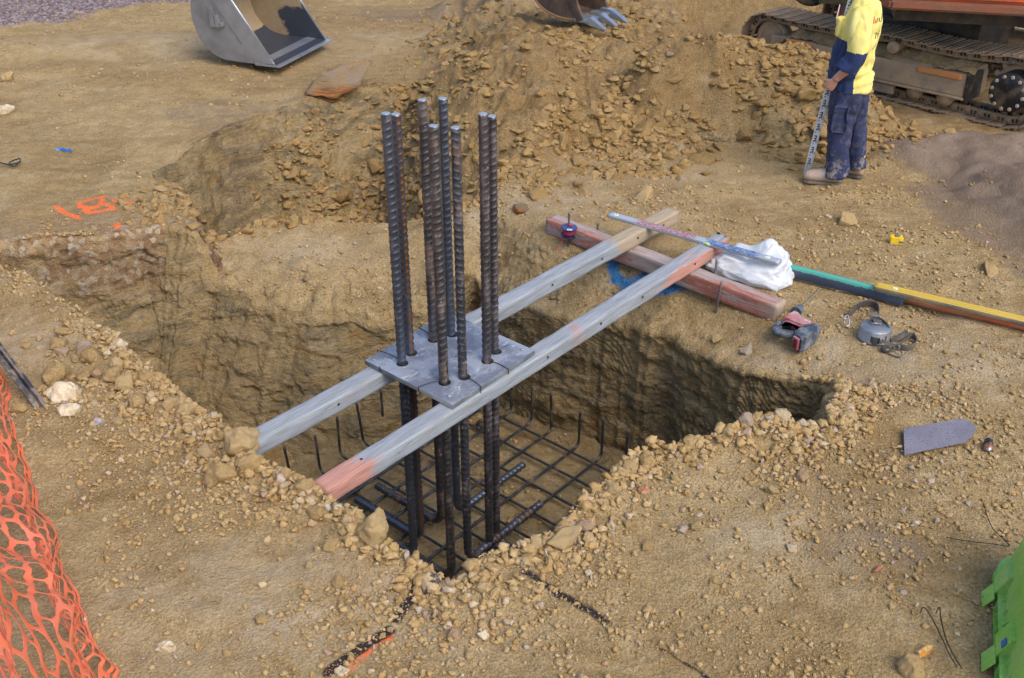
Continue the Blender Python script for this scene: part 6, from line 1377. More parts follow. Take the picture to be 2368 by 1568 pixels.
def excavator():
    sp_ = GY(2330, 215, 9.34); idl = GY(1762, 95, 11.4); u = idl - sp_; Lx = np.linalg.norm(u); u /= Lx; n = np.cross(u, [0, 0, 1.0]); n /= np.linalg.norm(n)
    if n[1] < 0: n = -n                                   # away from the camera
    w = np.cross(u, n); w = w if w[2] > 0 else -w
    Rm = np.stack([u, n, w], 1); root = empty('excavator', 'orange tracked excavator with dirt-caked tracks at the upper right', 'excavator', tuple(sp_))
    T = lambda P_: np.asarray(P_) @ Rm.T
    def put(m, name, mat, parent=root, bevel=0.0):
        m.V = [T(v) for v in m.V]; o = m.build(name, mat, None, bevel=bevel); o.parent = parent; return o
    RS, RI = 0.285, 0.245; pitch = 0.135
    def loop():
        pts = []
        for x in np.linspace(0, Lx, 60): pts.append((x, -RS + (RS - RI) * x / Lx))
        for a in np.linspace(-90, 90, 30)[1:]: pts.append((Lx + RI * math.cos(R(a)), RI * math.sin(R(a))))
        for x in np.linspace(Lx, 0, 60)[1:]:
            s = x / Lx; pts.append((x, RS + (RI - RS) * s - 0.035 * (math.sin(math.pi * min(1, s / 0.45)) if s < 0.45 else 0.8 * math.sin(math.pi * (s - 0.45) / 0.55))))
        for a in np.linspace(90, 270, 30)[1:-1]: pts.append((RS * math.cos(R(a)), RS * math.sin(R(a))))
        return np.array(pts)
    lp = loop(); lp = np.vstack([lp, lp[:1]]); LL = np.concatenate([[0], np.cumsum(np.linalg.norm(np.diff(lp, axis=0), axis=1))]); ns = int(LL[-1] / pitch)
    def track(yo, name_far=False):
        sh = MB(); ch = MB(); ch2 = MB()
        for k in range(ns):
            s0 = LL[-1] * (k + 0.5) / ns; p = np.array([np.interp(s0, LL, lp[:, 0]), np.interp(s0, LL, lp[:, 1])]); q = np.array([np.interp(min(s0 + 0.02, LL[-1]), LL, lp[:, 0]), np.interp(min(s0 + 0.02, LL[-1]), LL, lp[:, 1])]); d = q - p; d /= np.linalg.norm(d); o = np.array([d[1], -d[0]])
            X3 = np.array([d[0], 0, d[1]]); Z3_ = np.array([o[0], 0, o[1]]); R3 = np.stack([X3, [0, 1, 0], Z3_], 1)
            c = np.array([p[0], yo + 0.225, p[1]])
            tilt = 0.10; Xt = X3 * math.cos(tilt) + Z3_ * math.sin(tilt); Rt = np.stack([Xt, [0, 1, 0], np.cross(Xt, [0, 1, 0])], 1)
            sh.box(c + Z3_ * 0.040, (0.142, 0.45, 0.014), Rt, bev=0.003)
            for gx, gh in ((-0.052, 0.012), (0.0, 0.010), (0.050, 0.012)): sh.box(c + Z3_ * (0.047 + gh / 2) + X3 * gx, (0.014, 0.445, gh), R3)
            for yy in (0.115, 0.315):
                cc = np.array([p[0], yo + yy, p[1]]); q_ = ch if yy < 0.2 else ch2; q_.box(cc - Z3_ * 0.010, (0.150, 0.034, 0.075), R3, bev=0.012); q_.lathe([(0.030, -0.022), (0.030, 0.022), (0.016, 0.025)], cc - Z3_ * 0.018 + X3 * 0.055, (0, -1, 0), 12)
                for wx in (-0.030, 0.006): q_.box(cc - Z3_ * 0.004 + X3 * wx, (0.022, 0.040, 0.034), R3); q_.sm[-6:] = [None] * 6
        put(sh, 'track_shoes', M_TRK)
        for q_ in (ch, ch2):
            dk = [v is None for v in q_.sm]; q_.sm = [bool(v) for v in q_.sm]; o = put(q_, 'link_chain', M_TRK); o.data.materials.append(M_DRK); o.data.polygons.foreach_set('material_index', np.array(dk, np.int32)) if len(dk) == len(o.data.polygons) else None
    track(0.0)
    track(1.55)
    # wheels
    def wheel(x, z, r, y0, y1, name, mat, parent=root, n=36, prof=None):
        m = MB(); m.lathe(prof or [(r * 0.4, y0 - 0.01), (r * 0.85, y0), (r, y0 + 0.02), (r, y1 - 0.02), (r * 0.85, y1)], (x, 0, z), (0, 1, 0), n); return put(m, name, mat, parent)
    for yo in (0.0, 1.55):
        wheel(Lx, 0, RI - 0.055, yo + 0.16, yo + 0.28, 'idler', M_FRM, prof=[(0.05, yo + 0.15), (0.11, yo + 0.15), (0.13, yo + 0.17), (RI - 0.09, yo + 0.17), (RI - 0.08, yo + 0.155), (RI - 0.055, yo + 0.155), (RI - 0.055, yo + 0.29), (0.05, yo + 0.29)])
        m = MB()
        for k in range(15):
            a = 2 * math.pi * k / 15; m.box((math.cos(a) * (RS - 0.045), yo + 0.215, math.sin(a) * (RS - 0.045)), (0.06, 0.05, 0.045), frame([math.cos(a), 0, math.sin(a)], z=[-math.sin(a), 0, math.cos(a)]), bev=0.008)
        m.lathe([(0.1, yo + 0.19), (RS - 0.06, yo + 0.19), (RS - 0.06, yo + 0.24), (0.1, yo + 0.24)], (0, 0, 0), (0, 1, 0), 40); so_ = put(m, 'sprocket', M_FRM)
        hc = wheel(0, 0, 0.18, yo - 0.02, yo + 0.2, 'hub_cap', M_HUB, so_, 40, [(0.0, yo - 0.018), (0.168, yo - 0.018), (0.180, yo - 0.004), (0.180, yo + 0.2), (0.10, yo + 0.21)])
        for k in range(12 if yo == 0 else 0):
            bm_ = MB(); a = 2 * math.pi * (k + 0.3) / 12; bm_.lathe([(0.019, 0.0), (0.019, 0.006), (0.013, 0.012)], (0.150 * math.cos(a), yo - 0.018, 0.150 * math.sin(a)), (0, -1, 0), 6, False); bm_.V = [T(v) for v in bm_.V]; o = bm_.build('bolt', M_BOLT, None); o.parent = so_
        # frame: side plate, sloping top, end cap
        x0, x1 = 0.40, Lx - 0.30
        m = MB(); prof = [(yo + 0.02, -0.155), (yo + 0.00, -0.125), (yo + 0.00, 0.075), (yo + 0.03, 0.085), (yo + 0.20, 0.135), (yo + 0.36, 0.12), (yo + 0.40, 0.05), (yo + 0.40, -0.155)]
        V = [(x, y, z) for x in (x0, x1) for y, z in prof]; k8 = len(prof); F = [list(range(k8)), list(range(k8, 2 * k8))[::-1]] + [[i, i + k8, (i + 1) % k8 + k8, (i + 1) % k8] for i in range(k8)]; m.add(V, F)
        m.box(((x0 + x1) / 2, yo - 0.008, -0.145), (x1 - x0, 0.022, 0.024), bev=0.004); m.box((Lx - 0.22, yo + 0.16, 0.0), (0.34, 0.16, 0.14), bev=0.02)
        fr_ = put(m, 'track_frame', M_FRM, bevel=0.006)
        m = MB(); m.prism([(x0 - 0.012, yo - 0.01), (x0 - 0.035, yo + 0.24), (x0 - 0.012, yo + 0.24), (x0 + 0.012, yo - 0.01)], -0.165, 0.10); m.V = [T(v) for v in m.V]; o = m.build('frame_end_plate', M_HUB, None, bevel=0.004); o.parent = fr_
        if yo == 0:
            for xa, xb in ((x0 + 0.06, x0 + 0.50), (x1 - 0.34, x1 - 0.02)):
                m = MB(); m.box(((xa + xb) / 2, yo - 0.012, 0.055), (xb - xa, 0.026, 0.052), bev=0.006); m.V = [T(v) for v in m.V]; o = m.build('step_plate', M_ORNB, None); o.parent = fr_
            # dirt caked on the frame
            gx, gy = np.meshgrid(np.linspace(x0 - 0.05, x1 + 0.12, 150), np.linspace(yo + 0.005, yo + 0.42, 50)); gz = 0.080 + 0.10 * sst(0.0, 0.16, gy - yo) + 0.030 * fbm2(gx, gy, 0.22, 3, 501) + 0.012 * np.abs(fbm2(gx, gy, 0.06, 3, 503)) - 0.09 * sst(x1 - 0.1, x1 + 0.1, gx)
            V = np.stack([gx.ravel(), gy.ravel(), gz.ravel()], 1); idx = np.arange(gx.size).reshape(gx.shape); Q = np.stack([idx[:-1, :-1], idx[:-1, 1:], idx[1:, 1:], idx[1:, :-1]], -1).reshape(-1, 4); me = mesh_np('caked_dirt', T(V), Q); attr(me, 'crust', np.full(len(V), 0.25)); attr(me, 'wall', np.full(len(V), 0.30)); o = obj('caked_dirt', me, M_CAKE); o.parent = fr_
            for k, xr in enumerate((0.62, 0.94, 1.62)):
                wheel(xr, -0.195, 0.078, yo + 0.03, yo + 0.36, 'track_roller', M_FRM, prof=[(0.0, yo + 0.015), (0.048, yo + 0.018), (0.055, yo + 0.05), (0.082, yo + 0.06), (0.082, yo + 0.10), (0.065, yo + 0.11), (0.065, yo + 0.33), (0.05, yo + 0.36)], n=24)
            m = MB(); m.prism([(1.12, yo + 0.01), (1.48, yo + 0.01), (1.48, yo + 0.05), (1.12, yo + 0.05)], -0.275, -0.15); put(m, 'roller_guard', M_FRM, bevel=0.02)
            wheel(1.22, 0.195, 0.062, yo + 0.01, yo + 0.33, 'carrier_roller', M_FRM, prof=[(0.0, yo + 0.0), (0.052, yo + 0.002), (0.060, yo + 0.012), (0.062, yo + 0.05), (0.052, yo + 0.06), (0.052, yo + 0.2), (0.04, yo + 0.33)], n=28)
    # car body, ring and house: the house is swung round a little
    m = MB(); m.box((Lx / 2, 1.0, 0.12), (1.2, 1.35, 0.30), bev=0.04); m.box((Lx / 2, 1.0, 0.34), (1.5, 0.9, 0.16), bev=0.05); put(m, 'car_body', M_DRK)
    m = MB(); m.lathe([(0.52, 0.36), (0.55, 0.40), (0.55, 0.52), (0.50, 0.56)], (Lx / 2, 1.0, 0), (0, 0, 1), 48); put(m, 'slew_ring', M_DRK)
    a0 = GY(2367, 36, 9.22); a1 = GY(2058, 25, 9.48); hu = (a1 - a0) * [1, 1, 0]; hu /= np.linalg.norm(hu); hn = np.array([-hu[1], hu[0], 0]); hn = hn if hn[1] > 0 else -hn; zb = (a0[2] + a1[2]) / 2
    HM = np.stack([hu, hn, [0, 0, 1.0]], 1); base = a0 - hu * 0.6; base[2] = zb
    def hb(m, name, mat, bevel=0.0, par=root):
        m.V = [np.asarray(v) @ HM.T + (base - sp_) for v in m.V]; o = m.build(name, mat, None, bevel=bevel); o.parent = par; return o
    Lh = np.linalg.norm((a1 - a0)[:2]) + 0.62
    m = MB(); m.prism([(0, 0), (Lh, 0), (Lh + 0.12, 0.15), (Lh + 0.12, 2.1), (0.1, 2.1), (-0.35, 1.6), (-0.35, 0.5)], 0.085, 0.92); ho = hb(m, 'house', M_ORN, 0.035)
    m = MB(); m.prism([(0.01, -0.012), (Lh - 0.01, -0.012), (Lh + 0.10, 0.15), (Lh + 0.10, 2.09), (0.1, 2.09), (-0.33, 1.58), (-0.33, 0.5)], 0.0, 0.088); hb(m, 'house_skirt', worn('rusty_orange_skirt', (0.26, 0.075, 0.032), (0.17, 0.07, 0.04), 0.7, dust=0.35, dscale=3, stretch=(0.5, 1, 1.5), dustcol=(0.24, 0.12, 0.06)), 0.02, ho)
    m = MB(); m.prism([(0.2, 0.3), (Lh - 0.1, 0.3), (Lh - 0.1, 1.9), (0.2, 1.9)], -0.16, 0.01); hb(m, 'house_floor', M_DRK, 0.0, ho)
    for x in np.linspace(0.3, Lh - 0.5, 3):
        m = MB(); m.box((x + 0.25, -0.006, 0.52), (0.46, 0.012, 0.62), bev=0.006); hb(m, 'side_door', M_ORN, 0.0, ho)
    return root
excavator()

# ---- loader bucket standing on the flat
def loader_bucket():
    t = NT('bucket_steel'); v = t.coord(); c = t.mix(t.ramp(t.noise(v, 2.6, 6, 0.65), [(0.35, 0.0), (0.65, 1.0)]), (0.30, 0.295, 0.305), (0.19, 0.185, 0.19)); c = t.mix(t.ramp(t.noise(v, 3.4, 7, 0.7), [(0.60, 0.0), (0.70, 0.5)]), c, (0.27, 0.20, 0.13)); M_ST = t.done(c, 0.48, 0.45, t.bump(t.noise(v, 40.0, 4), 0.15, 0.003))
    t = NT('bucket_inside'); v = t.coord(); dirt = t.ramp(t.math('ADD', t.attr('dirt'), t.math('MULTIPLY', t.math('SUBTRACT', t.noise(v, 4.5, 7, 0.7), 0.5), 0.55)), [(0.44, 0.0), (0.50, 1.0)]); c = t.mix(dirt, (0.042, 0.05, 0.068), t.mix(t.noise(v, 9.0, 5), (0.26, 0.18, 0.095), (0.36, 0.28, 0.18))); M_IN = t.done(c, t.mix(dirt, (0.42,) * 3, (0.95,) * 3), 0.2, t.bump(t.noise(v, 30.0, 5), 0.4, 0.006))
    M_EDGE = worn('polished_edge', (0.42, 0.45, 0.50), (0.33, 0.36, 0.40), 0.32, 0.7, dust=0.15)
    p0 = np.array([-2.585, 11.31, 0.0]); p0[2] = max(hz(p0[0] + dx, p0[1] + dy) for dx in (-0.8, -0.4, 0.0, 0.35) for dy in (0.0, 0.3, 0.6, 0.9)) + 0.004; p0[:2] = G(638, 154, p0[2])[:2]; l = np.array([0.345, 0.94, 0.0]); l /= np.linalg.norm(l); s = np.array([-l[1], l[0], 0]); W = 1.10
    root = empty('loader_bucket', 'grey steel loader bucket resting on the flat with its mouth to the right', 'loader bucket', tuple(p0)); Rm = np.stack([s, l, [0, 0, 1.0]], 1)
    def put(m, name, mat, parent=root, bevel=0.0):
        m.V = [np.asarray(v) @ Rm.T for v in m.V]; o = m.build(name, mat, None, bevel=bevel); o.parent = parent; return o
    Rm = Rm * np.array([[1.25, 1.0, 1.0]])
    outer = spline([(0.0, 0.0), (0.25, 0.0), (0.48, 0.01), (0.62, 0.07), (0.725, 0.20), (0.775, 0.38), (0.775, 0.56), (0.73, 0.75), (0.66, 0.90), (0.58, 1.0)], 45)
    th = 0.016; Tn = np.gradient(outer, axis=0); Tn /= np.linalg.norm(Tn, axis=1, keepdims=True); inn = outer + np.stack([-Tn[:, 1], Tn[:, 0]], 1) * th
    nW = 30; m = MB(); V = []; 
    for y in (0.012, W - 0.012): V += [(a, y, b) for a, b in outer]
    k = len(outer); m.add(V, [[i, i + k, i + k + 1, i + 1] for i in range(k - 1)], True); put(m, 'back_shell', M_ST)
    ys = np.linspace(0.012, W - 0.012, nW); V = np.array([(a, y, b) for y in ys for a, b in inn]); F = [[j * k + i, j * k + i + 1, (j + 1) * k + i + 1, (j + 1) * k + i] for j in range(nW - 1) for i in range(k - 1)]
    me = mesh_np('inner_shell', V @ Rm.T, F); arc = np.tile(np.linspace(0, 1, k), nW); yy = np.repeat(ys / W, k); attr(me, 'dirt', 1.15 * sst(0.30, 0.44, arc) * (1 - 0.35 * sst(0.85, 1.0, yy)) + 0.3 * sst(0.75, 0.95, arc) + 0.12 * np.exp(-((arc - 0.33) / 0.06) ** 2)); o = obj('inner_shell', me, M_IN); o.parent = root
    side = [tuple(p) for p in outer] + [(0.545, 0.985), (0.03, 0.035)]
    for y0_, y1_, nm in ((0.0, 0.014, 'side_plate'), (W - 0.014, W, 'side_plate')):
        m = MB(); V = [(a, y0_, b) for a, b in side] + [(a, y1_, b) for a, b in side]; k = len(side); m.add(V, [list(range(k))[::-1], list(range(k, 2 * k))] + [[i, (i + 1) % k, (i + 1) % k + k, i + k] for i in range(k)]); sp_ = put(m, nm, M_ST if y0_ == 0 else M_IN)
        if y0_ > 0:
            Vq = get_co(sp_.data) @ np.stack([s, [0, 0, 1.0]], 1); attr(sp_.data, 'dirt', 0.95 * sst(0.42, 0.80, Vq[:, 0]) + 0.5 * sst(0.75, 1.0, Vq[:, 1]))
        f0, f1 = np.array([0.02, 0.02]), np.array([0.55, 0.99]); dd = (f1 - f0) / np.linalg.norm(f1 - f0); nn = np.array([dd[1], -dd[0]])
        yq = (-0.010, 0.016) if y0_ == 0 else (W - 0.002, W + 0.010)
        q = [f0, f1, f1 + nn * 0.17, f0 + nn * 0.17 + dd * 0.06]; q[3] = np.array([0.20, 0.012]); m = MB(); V = [(a, yq[0], b) for a, b in q] + [(a, yq[1], b) for a, b in q]; m.add(V, [[3, 2, 1, 0], [4, 5, 6, 7], [0, 1, 5, 4], [1, 2, 6, 5], [2, 3, 7, 6], [3, 0, 4, 7]]); m.V = [np.asarray(v) @ Rm.T for v in m.V]; o = m.build('wear_strip', M_ST, None, bevel=0.003); o.parent = sp_
        e0, e1 = f0 - nn * 0.004, f1 - nn * 0.004; m = MB(); m.tube([(e0[0], (yq[0] + yq[1]) / 2, e0[1]), (e1[0], (yq[0] + yq[1]) / 2, e1[1])], 0.010, 8); m.V = [np.asarray(v) @ Rm.T for v in m.V]; o = m.build('front_edge', M_EDGE, None); o.parent = sp_
        if y0_ == 0:
            q = [(0.205, 0.008), (0.28, 0.185), (0.33, 0.21), (0.565, 0.195), (0.66, 0.115), (0.60, 0.055), (0.50, 0.012)]; m = MB(); k = len(q); V = [(a, -0.011, b) for a, b in q] + [(a, 0.002, b) for a, b in q]; m.add(V, [list(range(k))[::-1], list(range(k, 2 * k))] + [[i, (i + 1) % k, (i + 1) % k + k, i + k] for i in range(k)]); m.V = [np.asarray(v) @ Rm.T for v in m.V]; o = m.build('heel_plate', M_ST, None, bevel=0.003); o.parent = sp_
            for q in ([(0.58, 0.36), (0.58, 0.56), (0.545, 0.555), (0.53, 0.36)], [(0.53, 0.36), (0.53, 0.49), (0.505, 0.485), (0.485, 0.365)], [(0.485, 0.37), (0.485, 0.42), (0.46, 0.41), (0.455, 0.375)]):
                m = MB(); V = [(a, -0.045, b) for a, b in q] + [(a, 0.0, b) for a, b in q]; m.add(V, [[3, 2, 1, 0], [4, 5, 6, 7], [0, 1, 5, 4], [1, 2, 6, 5], [2, 3, 7, 6], [3, 0, 4, 7]]); m.V = [np.asarray(v) @ Rm.T for v in m.V]; o = m.build('lug', M_ST, None, bevel=0.004); o.parent = sp_
    m = MB(); m.add([(-0.05, -0.03, -0.004), (0.20, -0.012, -0.010), (0.20, W + 0.012, -0.010), (-0.05, W + 0.03, -0.004), (-0.05, -0.03, 0.006), (0.20, -0.012, 0.022), (0.20, W + 0.012, 0.022), (-0.05, W + 0.03, 0.006)], [[0, 3, 2, 1], [4, 5, 6, 7], [0, 1, 5, 4], [1, 2, 6, 5], [2, 3, 7, 6], [3, 0, 4, 7]]); put(m, 'cutting_edge', M_EDGE, bevel=0.002)
    m = MB(); m.tube([(0.47, 0.03, 0.93), (0.50, W - 0.03, 0.93)], 0.075, 20); put(m, 'cross_tube', worn('dusty_tube', (0.30, 0.24, 0.13), (0.34, 0.28, 0.17), 0.8, dust=0.5))
    return root
loader_bucket()

# ---- toothed digging bucket behind the spoil
def tooth_bucket():
    M_B = worn('worn_bucket', (0.070, 0.055, 0.05), (0.13, 0.085, 0.06), 0.55, 0.4, dust=0.36, dscale=5, dustcol=(0.29, 0.17, 0.08)); M_T = worn('polished_tooth', (0.36, 0.40, 0.46), (0.28, 0.31, 0.35), 0.35, 0.7, dust=0.15); M_RE = worn('rusty_rim', (0.30, 0.15, 0.06), (0.22, 0.12, 0.06), 0.8, 0.1, dust=0.3)
    p = GY(1348, 66, 10.62) ; l = np.array([0.62, 0.785, 0]); s = np.array([-l[1], l[0], 0]); W = 0.34; Rm = np.stack([s, l, [0, 0, 1.0]], 1) * 1.4; p[2] += 0.035
    root = empty('digging_bucket', 'rusty toothed digging bucket resting behind the spoil heap', 'digger bucket', tuple(p))
    def put(m, name, mat, parent=root, bevel=0.0):
        m.V = [np.asarray(v) @ Rm.T for v in m.V]; o = m.build(name, mat, None, bevel=bevel); o.parent = parent; return o
    outer = spline([(0.0, 0.03), (0.20, 0.02), (0.36, 0.06), (0.48, 0.16), (0.535, 0.30), (0.53, 0.46), (0.46, 0.60)], 36); th = 0.014
    Tn = np.gradient(outer, axis=0); Tn /= np.linalg.norm(Tn, axis=1, keepdims=True); inn = outer + np.stack([-Tn[:, 1], Tn[:, 0]], 1) * th; k = len(outer)
    m = MB(); V = [(a, y, b) for q in (outer, inn) for y in (0.0, W) for a, b in q]; F = [[i, i + k, i + k + 1, i + 1] for i in range(k - 1)] + [[2 * k + i + 1, 3 * k + i + 1, 3 * k + i, 2 * k + i] for i in range(k - 1)] + [[0, 2 * k, 3 * k, k], [k - 1, 2 * k - 1, 4 * k - 1, 3 * k - 1]]; m.add(V, F, True); put(m, 'shell', M_B)
    fe = spline([(0.46, 0.60), (0.20, 0.52), (0.10, 0.32), (0.06, 0.15), (0.0, 0.04)], 20); side = [tuple(a) for a in outer] + [tuple(a) for a in fe[1:]]
    for y0_ in (0.0, W - 0.014):
        m = MB(); V = [(a, y0_, b) for a, b in side] + [(a, y0_ + 0.014, b) for a, b in side]; kk = len(side); m.add(V, [list(range(kk))[::-1], list(range(kk, 2 * kk))] + [[i, (i + 1) % kk, (i + 1) % kk + kk, i + kk] for i in range(kk)]); sp_ = put(m, 'side_plate', M_B)
        m = MB(); m.tube([(a, y0_ + 0.007, b) for a, b in outer], 0.011, 8); m.V = [np.asarray(v) @ Rm.T for v in m.V]; o = m.build('rim', M_RE, None); o.parent = sp_
        m = MB(); m.ribbon([(a, y0_ - 0.004 if y0_ == 0 else y0_ + 0.018, b) for a, b in fe[2:]], 0.06, 0.010, (1, 0, 0.2)); m.V = [np.asarray(v) @ Rm.T for v in m.V]; o = m.build('side_cutter', M_B, None); o.parent = sp_
    m = MB(); m.box((0.02, W / 2, 0.028), (0.12, W + 0.01, 0.026), bev=0.005); put(m, 'lip', M_T)
    for y in (0.03, W / 2, W - 0.03):
        m = MB(); m.add([(0.06, y - 0.030, 0.030), (0.06, y + 0.030, 0.030), (-0.06, y - 0.032, 0.0), (-0.06, y + 0.032, 0.0), (-0.175, y - 0.016, -0.022), (-0.175, y + 0.016, -0.022), (0.05, y - 0.026, 0.062), (0.05, y + 0.026, 0.062), (-0.05, y - 0.030, 0.058), (-0.05, y + 0.030, 0.058), (-0.18, y - 0.022, -0.012), (-0.18, y + 0.022, -0.012)],
              [[0, 1, 3, 2], [2, 3, 5, 4], [6, 8, 9, 7], [8, 10, 11, 9], [0, 2, 8, 6], [2, 4, 10, 8], [1, 7, 9, 3], [3, 9, 11, 5], [0, 6, 7, 1], [4, 5, 11, 10]]); put(m, 'tooth', M_T, bevel=0.006)
    return root
tooth_bucket()

# ---- low olive trailer beam with a tyre, beyond the tracks
def trailer():
    M_OL = worn('olive_beam_paint', (0.17, 0.115, 0.03), (0.12, 0.085, 0.03), 0.6, dust=0.35); M_TY_ = worn('tyre_rubber', (0.03, 0.032, 0.036), (0.06, 0.055, 0.05), 0.8, dust=0.4)
    z0 = 0.52; a = GY(1892, 9, 11.9); b = GY(2075, 20, 11.6); zg_ = max(hz(a[0], a[1]), hz(b[0], b[1])); root = empty('trailer', 'olive steel trailer beam with a dirty tyre behind the tracks', 'trailer', tuple(a)); d = b - a; L = np.linalg.norm(d); Rm = frame(d)
    m = MB(); m.box(np.array([L / 2, 0.1, 0.08]), (L, 0.2, 0.16), bev=0.01); m.V = [v @ Rm.T for v in m.V]; o = m.build('beam', M_OL, None); o.parent = root
    c = Rm @ np.array([-0.10, 0.12, 0.20]); m = MB(); ax = Rm @ np.array([0, 1.0, 0]); m.lathe([(0.12, -0.10), (0.20, -0.11), (0.245, -0.07), (0.25, 0.0), (0.245, 0.07), (0.20, 0.11), (0.12, 0.10)], c, ax, 40); m.V = [v for v in m.V]; w_ = m.build('tyre', M_TY_, None); w_.parent = root
    m = MB(); m.lathe([(0.0, -0.05), (0.11, -0.06), (0.125, -0.09), (0.125, 0.09)], c, ax, 30); o = m.build('rim', M_OL, None); o.parent = w_
trailer()
# ------------------------------------------------------------------ orange barrier mesh, steel post, green tub
def barrier():
    n_u, n_v = 700, 280; Lf, Hf = 4.4, 1.2
    u = np.linspace(0, 1, n_u); v = np.linspace(0, 1, n_v); U, Vv = np.meshgrid(u, v)
    # foot line on the ground and upper edge, leaning out and sagging
    ft = [G(px, py, 0.03) for px, py in ((-60, 730), (22, 900), (30, 985), (92, 1165), (150, 1310), (212, 1450), (268, 1568), (420, 1900))]
    kk = np.linspace(0, 1, len(ft)); bx = np.interp(U, kk, [q[0] for q in ft]); by = np.interp(U, kk, [q[1] for q in ft])
    tx = bx - 0.55; ty = by + 0.02
    w = Vv; sag = 1.0 - 0.22 * np.sin(U * math.pi) ** 2
    X_ = bx + (tx - bx) * w; Y_ = by + (ty - by) * w; Z_ = 0.02 + sag * w
    # loose folds running along the length
    f1 = np.sin(Vv * 15 + 3.5 * U + 2.2 * vn2(U * 5, Vv * 1.5, 5)); f2 = fbm2(U * 9, Vv * 3.2, 1.0, 3, 11)
    off = (0.055 * f1 * (0.4 + Vv) + 0.06 * f2) * sst(0, 0.15, Vv) + 0.02 * fbm2(U * 25, Vv, 1.0, 2, 12); X_ = X_ + off * 0.9; Y_ = Y_ + 0.35 * off; Z_ = Z_ + 0.04 * fbm2(U * 12, Vv * 5, 1.0, 2, 13) * np.clip(Vv * 3, 0, 1)
    X_ = X_ + 0.0
    su = U * Lf; sv = Vv * Hf; pv = 0.050; pu = 0.185; row = np.floor(sv / pv); a = np.mod(su / pu + 0.5 * np.mod(row, 2), 1.0) - 0.5; b = np.mod(sv / pv, 1.0) - 0.5
    e = (np.abs(a) / (0.465 + 0.03 * vn2(row, su * 0 + 3, 5))) ** 3.2 + (np.abs(b) / (0.40 + 0.05 * vn2(su * 7, row, 6))) ** 2.4; edge = (sv < 0.03) | (sv > Hf - 0.03)
    hole = (e < 1) & ~edge
    idx = np.arange(n_u * n_v).reshape(n_v, n_u); Q = np.stack([idx[:-1, :-1], idx[:-1, 1:], idx[1:, 1:], idx[1:, :-1]], -1).reshape(-1, 4)
    Q = Q[hole.ravel()[Q].sum(1) < 3]
    P_ = np.stack([X_.ravel(), Y_.ravel(), Z_.ravel()], 1); P_[:, 2] = np.maximum(P_[:, 2], height(P_[:, 0], P_[:, 1])[0] + 0.006)
    used = np.zeros(len(P_), bool); used[Q.ravel()] = True; rm = np.cumsum(used) - 1; me = mesh_np('barrier_mesh', P_[used], rm[Q])
    t = NT('orange_barrier_plastic'); vv = t.coord(); c = t.mix(t.ramp(t.noise(vv, 4.0, 6, 0.7), [(0.45, 0.0), (0.7, 0.55)]), (0.92, 0.25, 0.11), (0.86, 0.42, 0.30))
    t.done(c, 0.42); t.b.inputs['Subsurface Weight'].default_value = 0.0
    tr = t.node('ShaderNodeBsdfTranslucent'); tr.inputs['Color'].default_value = (0.95, 0.32, 0.20, 1); mx = t.node('ShaderNodeMixShader'); mx.inputs[0].default_value = 0.42
    t.link(t.b.outputs[0], mx.inputs[1]); t.link(tr.outputs[0], mx.inputs[2]); t.link(mx.outputs[0], t.out.inputs['Surface'])
    o = obj('barrier_mesh', me, t.m); sm = o.modifiers.new('smooth', 'SMOOTH'); sm.iterations = 3; sm.factor = 0.5; so_ = o.modifiers.new('thick', 'SOLIDIFY'); so_.thickness = 0.0016
    return tag(o, 'crumpled orange plastic barrier mesh at the left edge', 'barrier mesh')
barrier()

# steel post: a Y section, leaning, with the foot in the dirt
def star_post():
    foot = G(108, 945, 0.02); foot[2] = hz(foot[0], foot[1]) - 0.05; mid = G(52, 872, 0.30)
    top = GY(-60, 735, foot[1] + 0.30); ax = top - foot; ax /= np.linalg.norm(ax); L = 1.25
    t = NT('tarred_post'); v = t.coord('Object', (1, 1, 1)); c = t.mix(t.ramp(t.noise(v, 11.0, 6, 0.7), [(0.44, 0.0), (0.54, 1.0)]), (0.016, 0.019, 0.027), (0.17, 0.135, 0.105)); t.done(c, 0.42, 0.1, t.bump(t.noise(v, 25.0, 5), 0.3, 0.004))
    m = MB(); side = np.cross(ax, [0, 0, 1.0]); side /= np.linalg.norm(side); nrm = np.cross(side, ax)
    Rm = np.stack([side, nrm, ax], 1)
    for ang, ln in ((0.0, 0.034), (math.pi, 0.034), (math.pi / 2, 0.040)):
        d = np.array([math.cos(ang), math.sin(ang), 0]); q = np.array([-d[1], d[0], 0]) * 0.0045
        V = [d * 0.001 + q * 1.3, d * ln + q * 0.8, d * ln - q * 0.8, d * 0.001 - q * 1.3]; V = [np.array(foot) + Rm @ x for x in V] + [np.array(foot) + Rm @ (x + np.array([0, 0, L])) for x in V]
        m.add(V, [[0, 1, 2, 3], [7, 6, 5, 4], [0, 4, 5, 1], [1, 5, 6, 2], [2, 6, 7, 3], [3, 7, 4, 0]])
    o = m.build('steel_post', t.m)
    for k in range(7):
        hb = MB(); c_ = np.array(foot) + ax * (0.2 + 0.15 * k) + nrm * 0.0062 + side * 0.012; hb.lathe([(0.006, 0), (0.006, 0.0008)], c_, nrm, 10); hb.build('wire_hole', M_HOLE, o)
    return tag(o, 'black tarred steel fence post leaning at the left edge', 'fence post')
star_post()

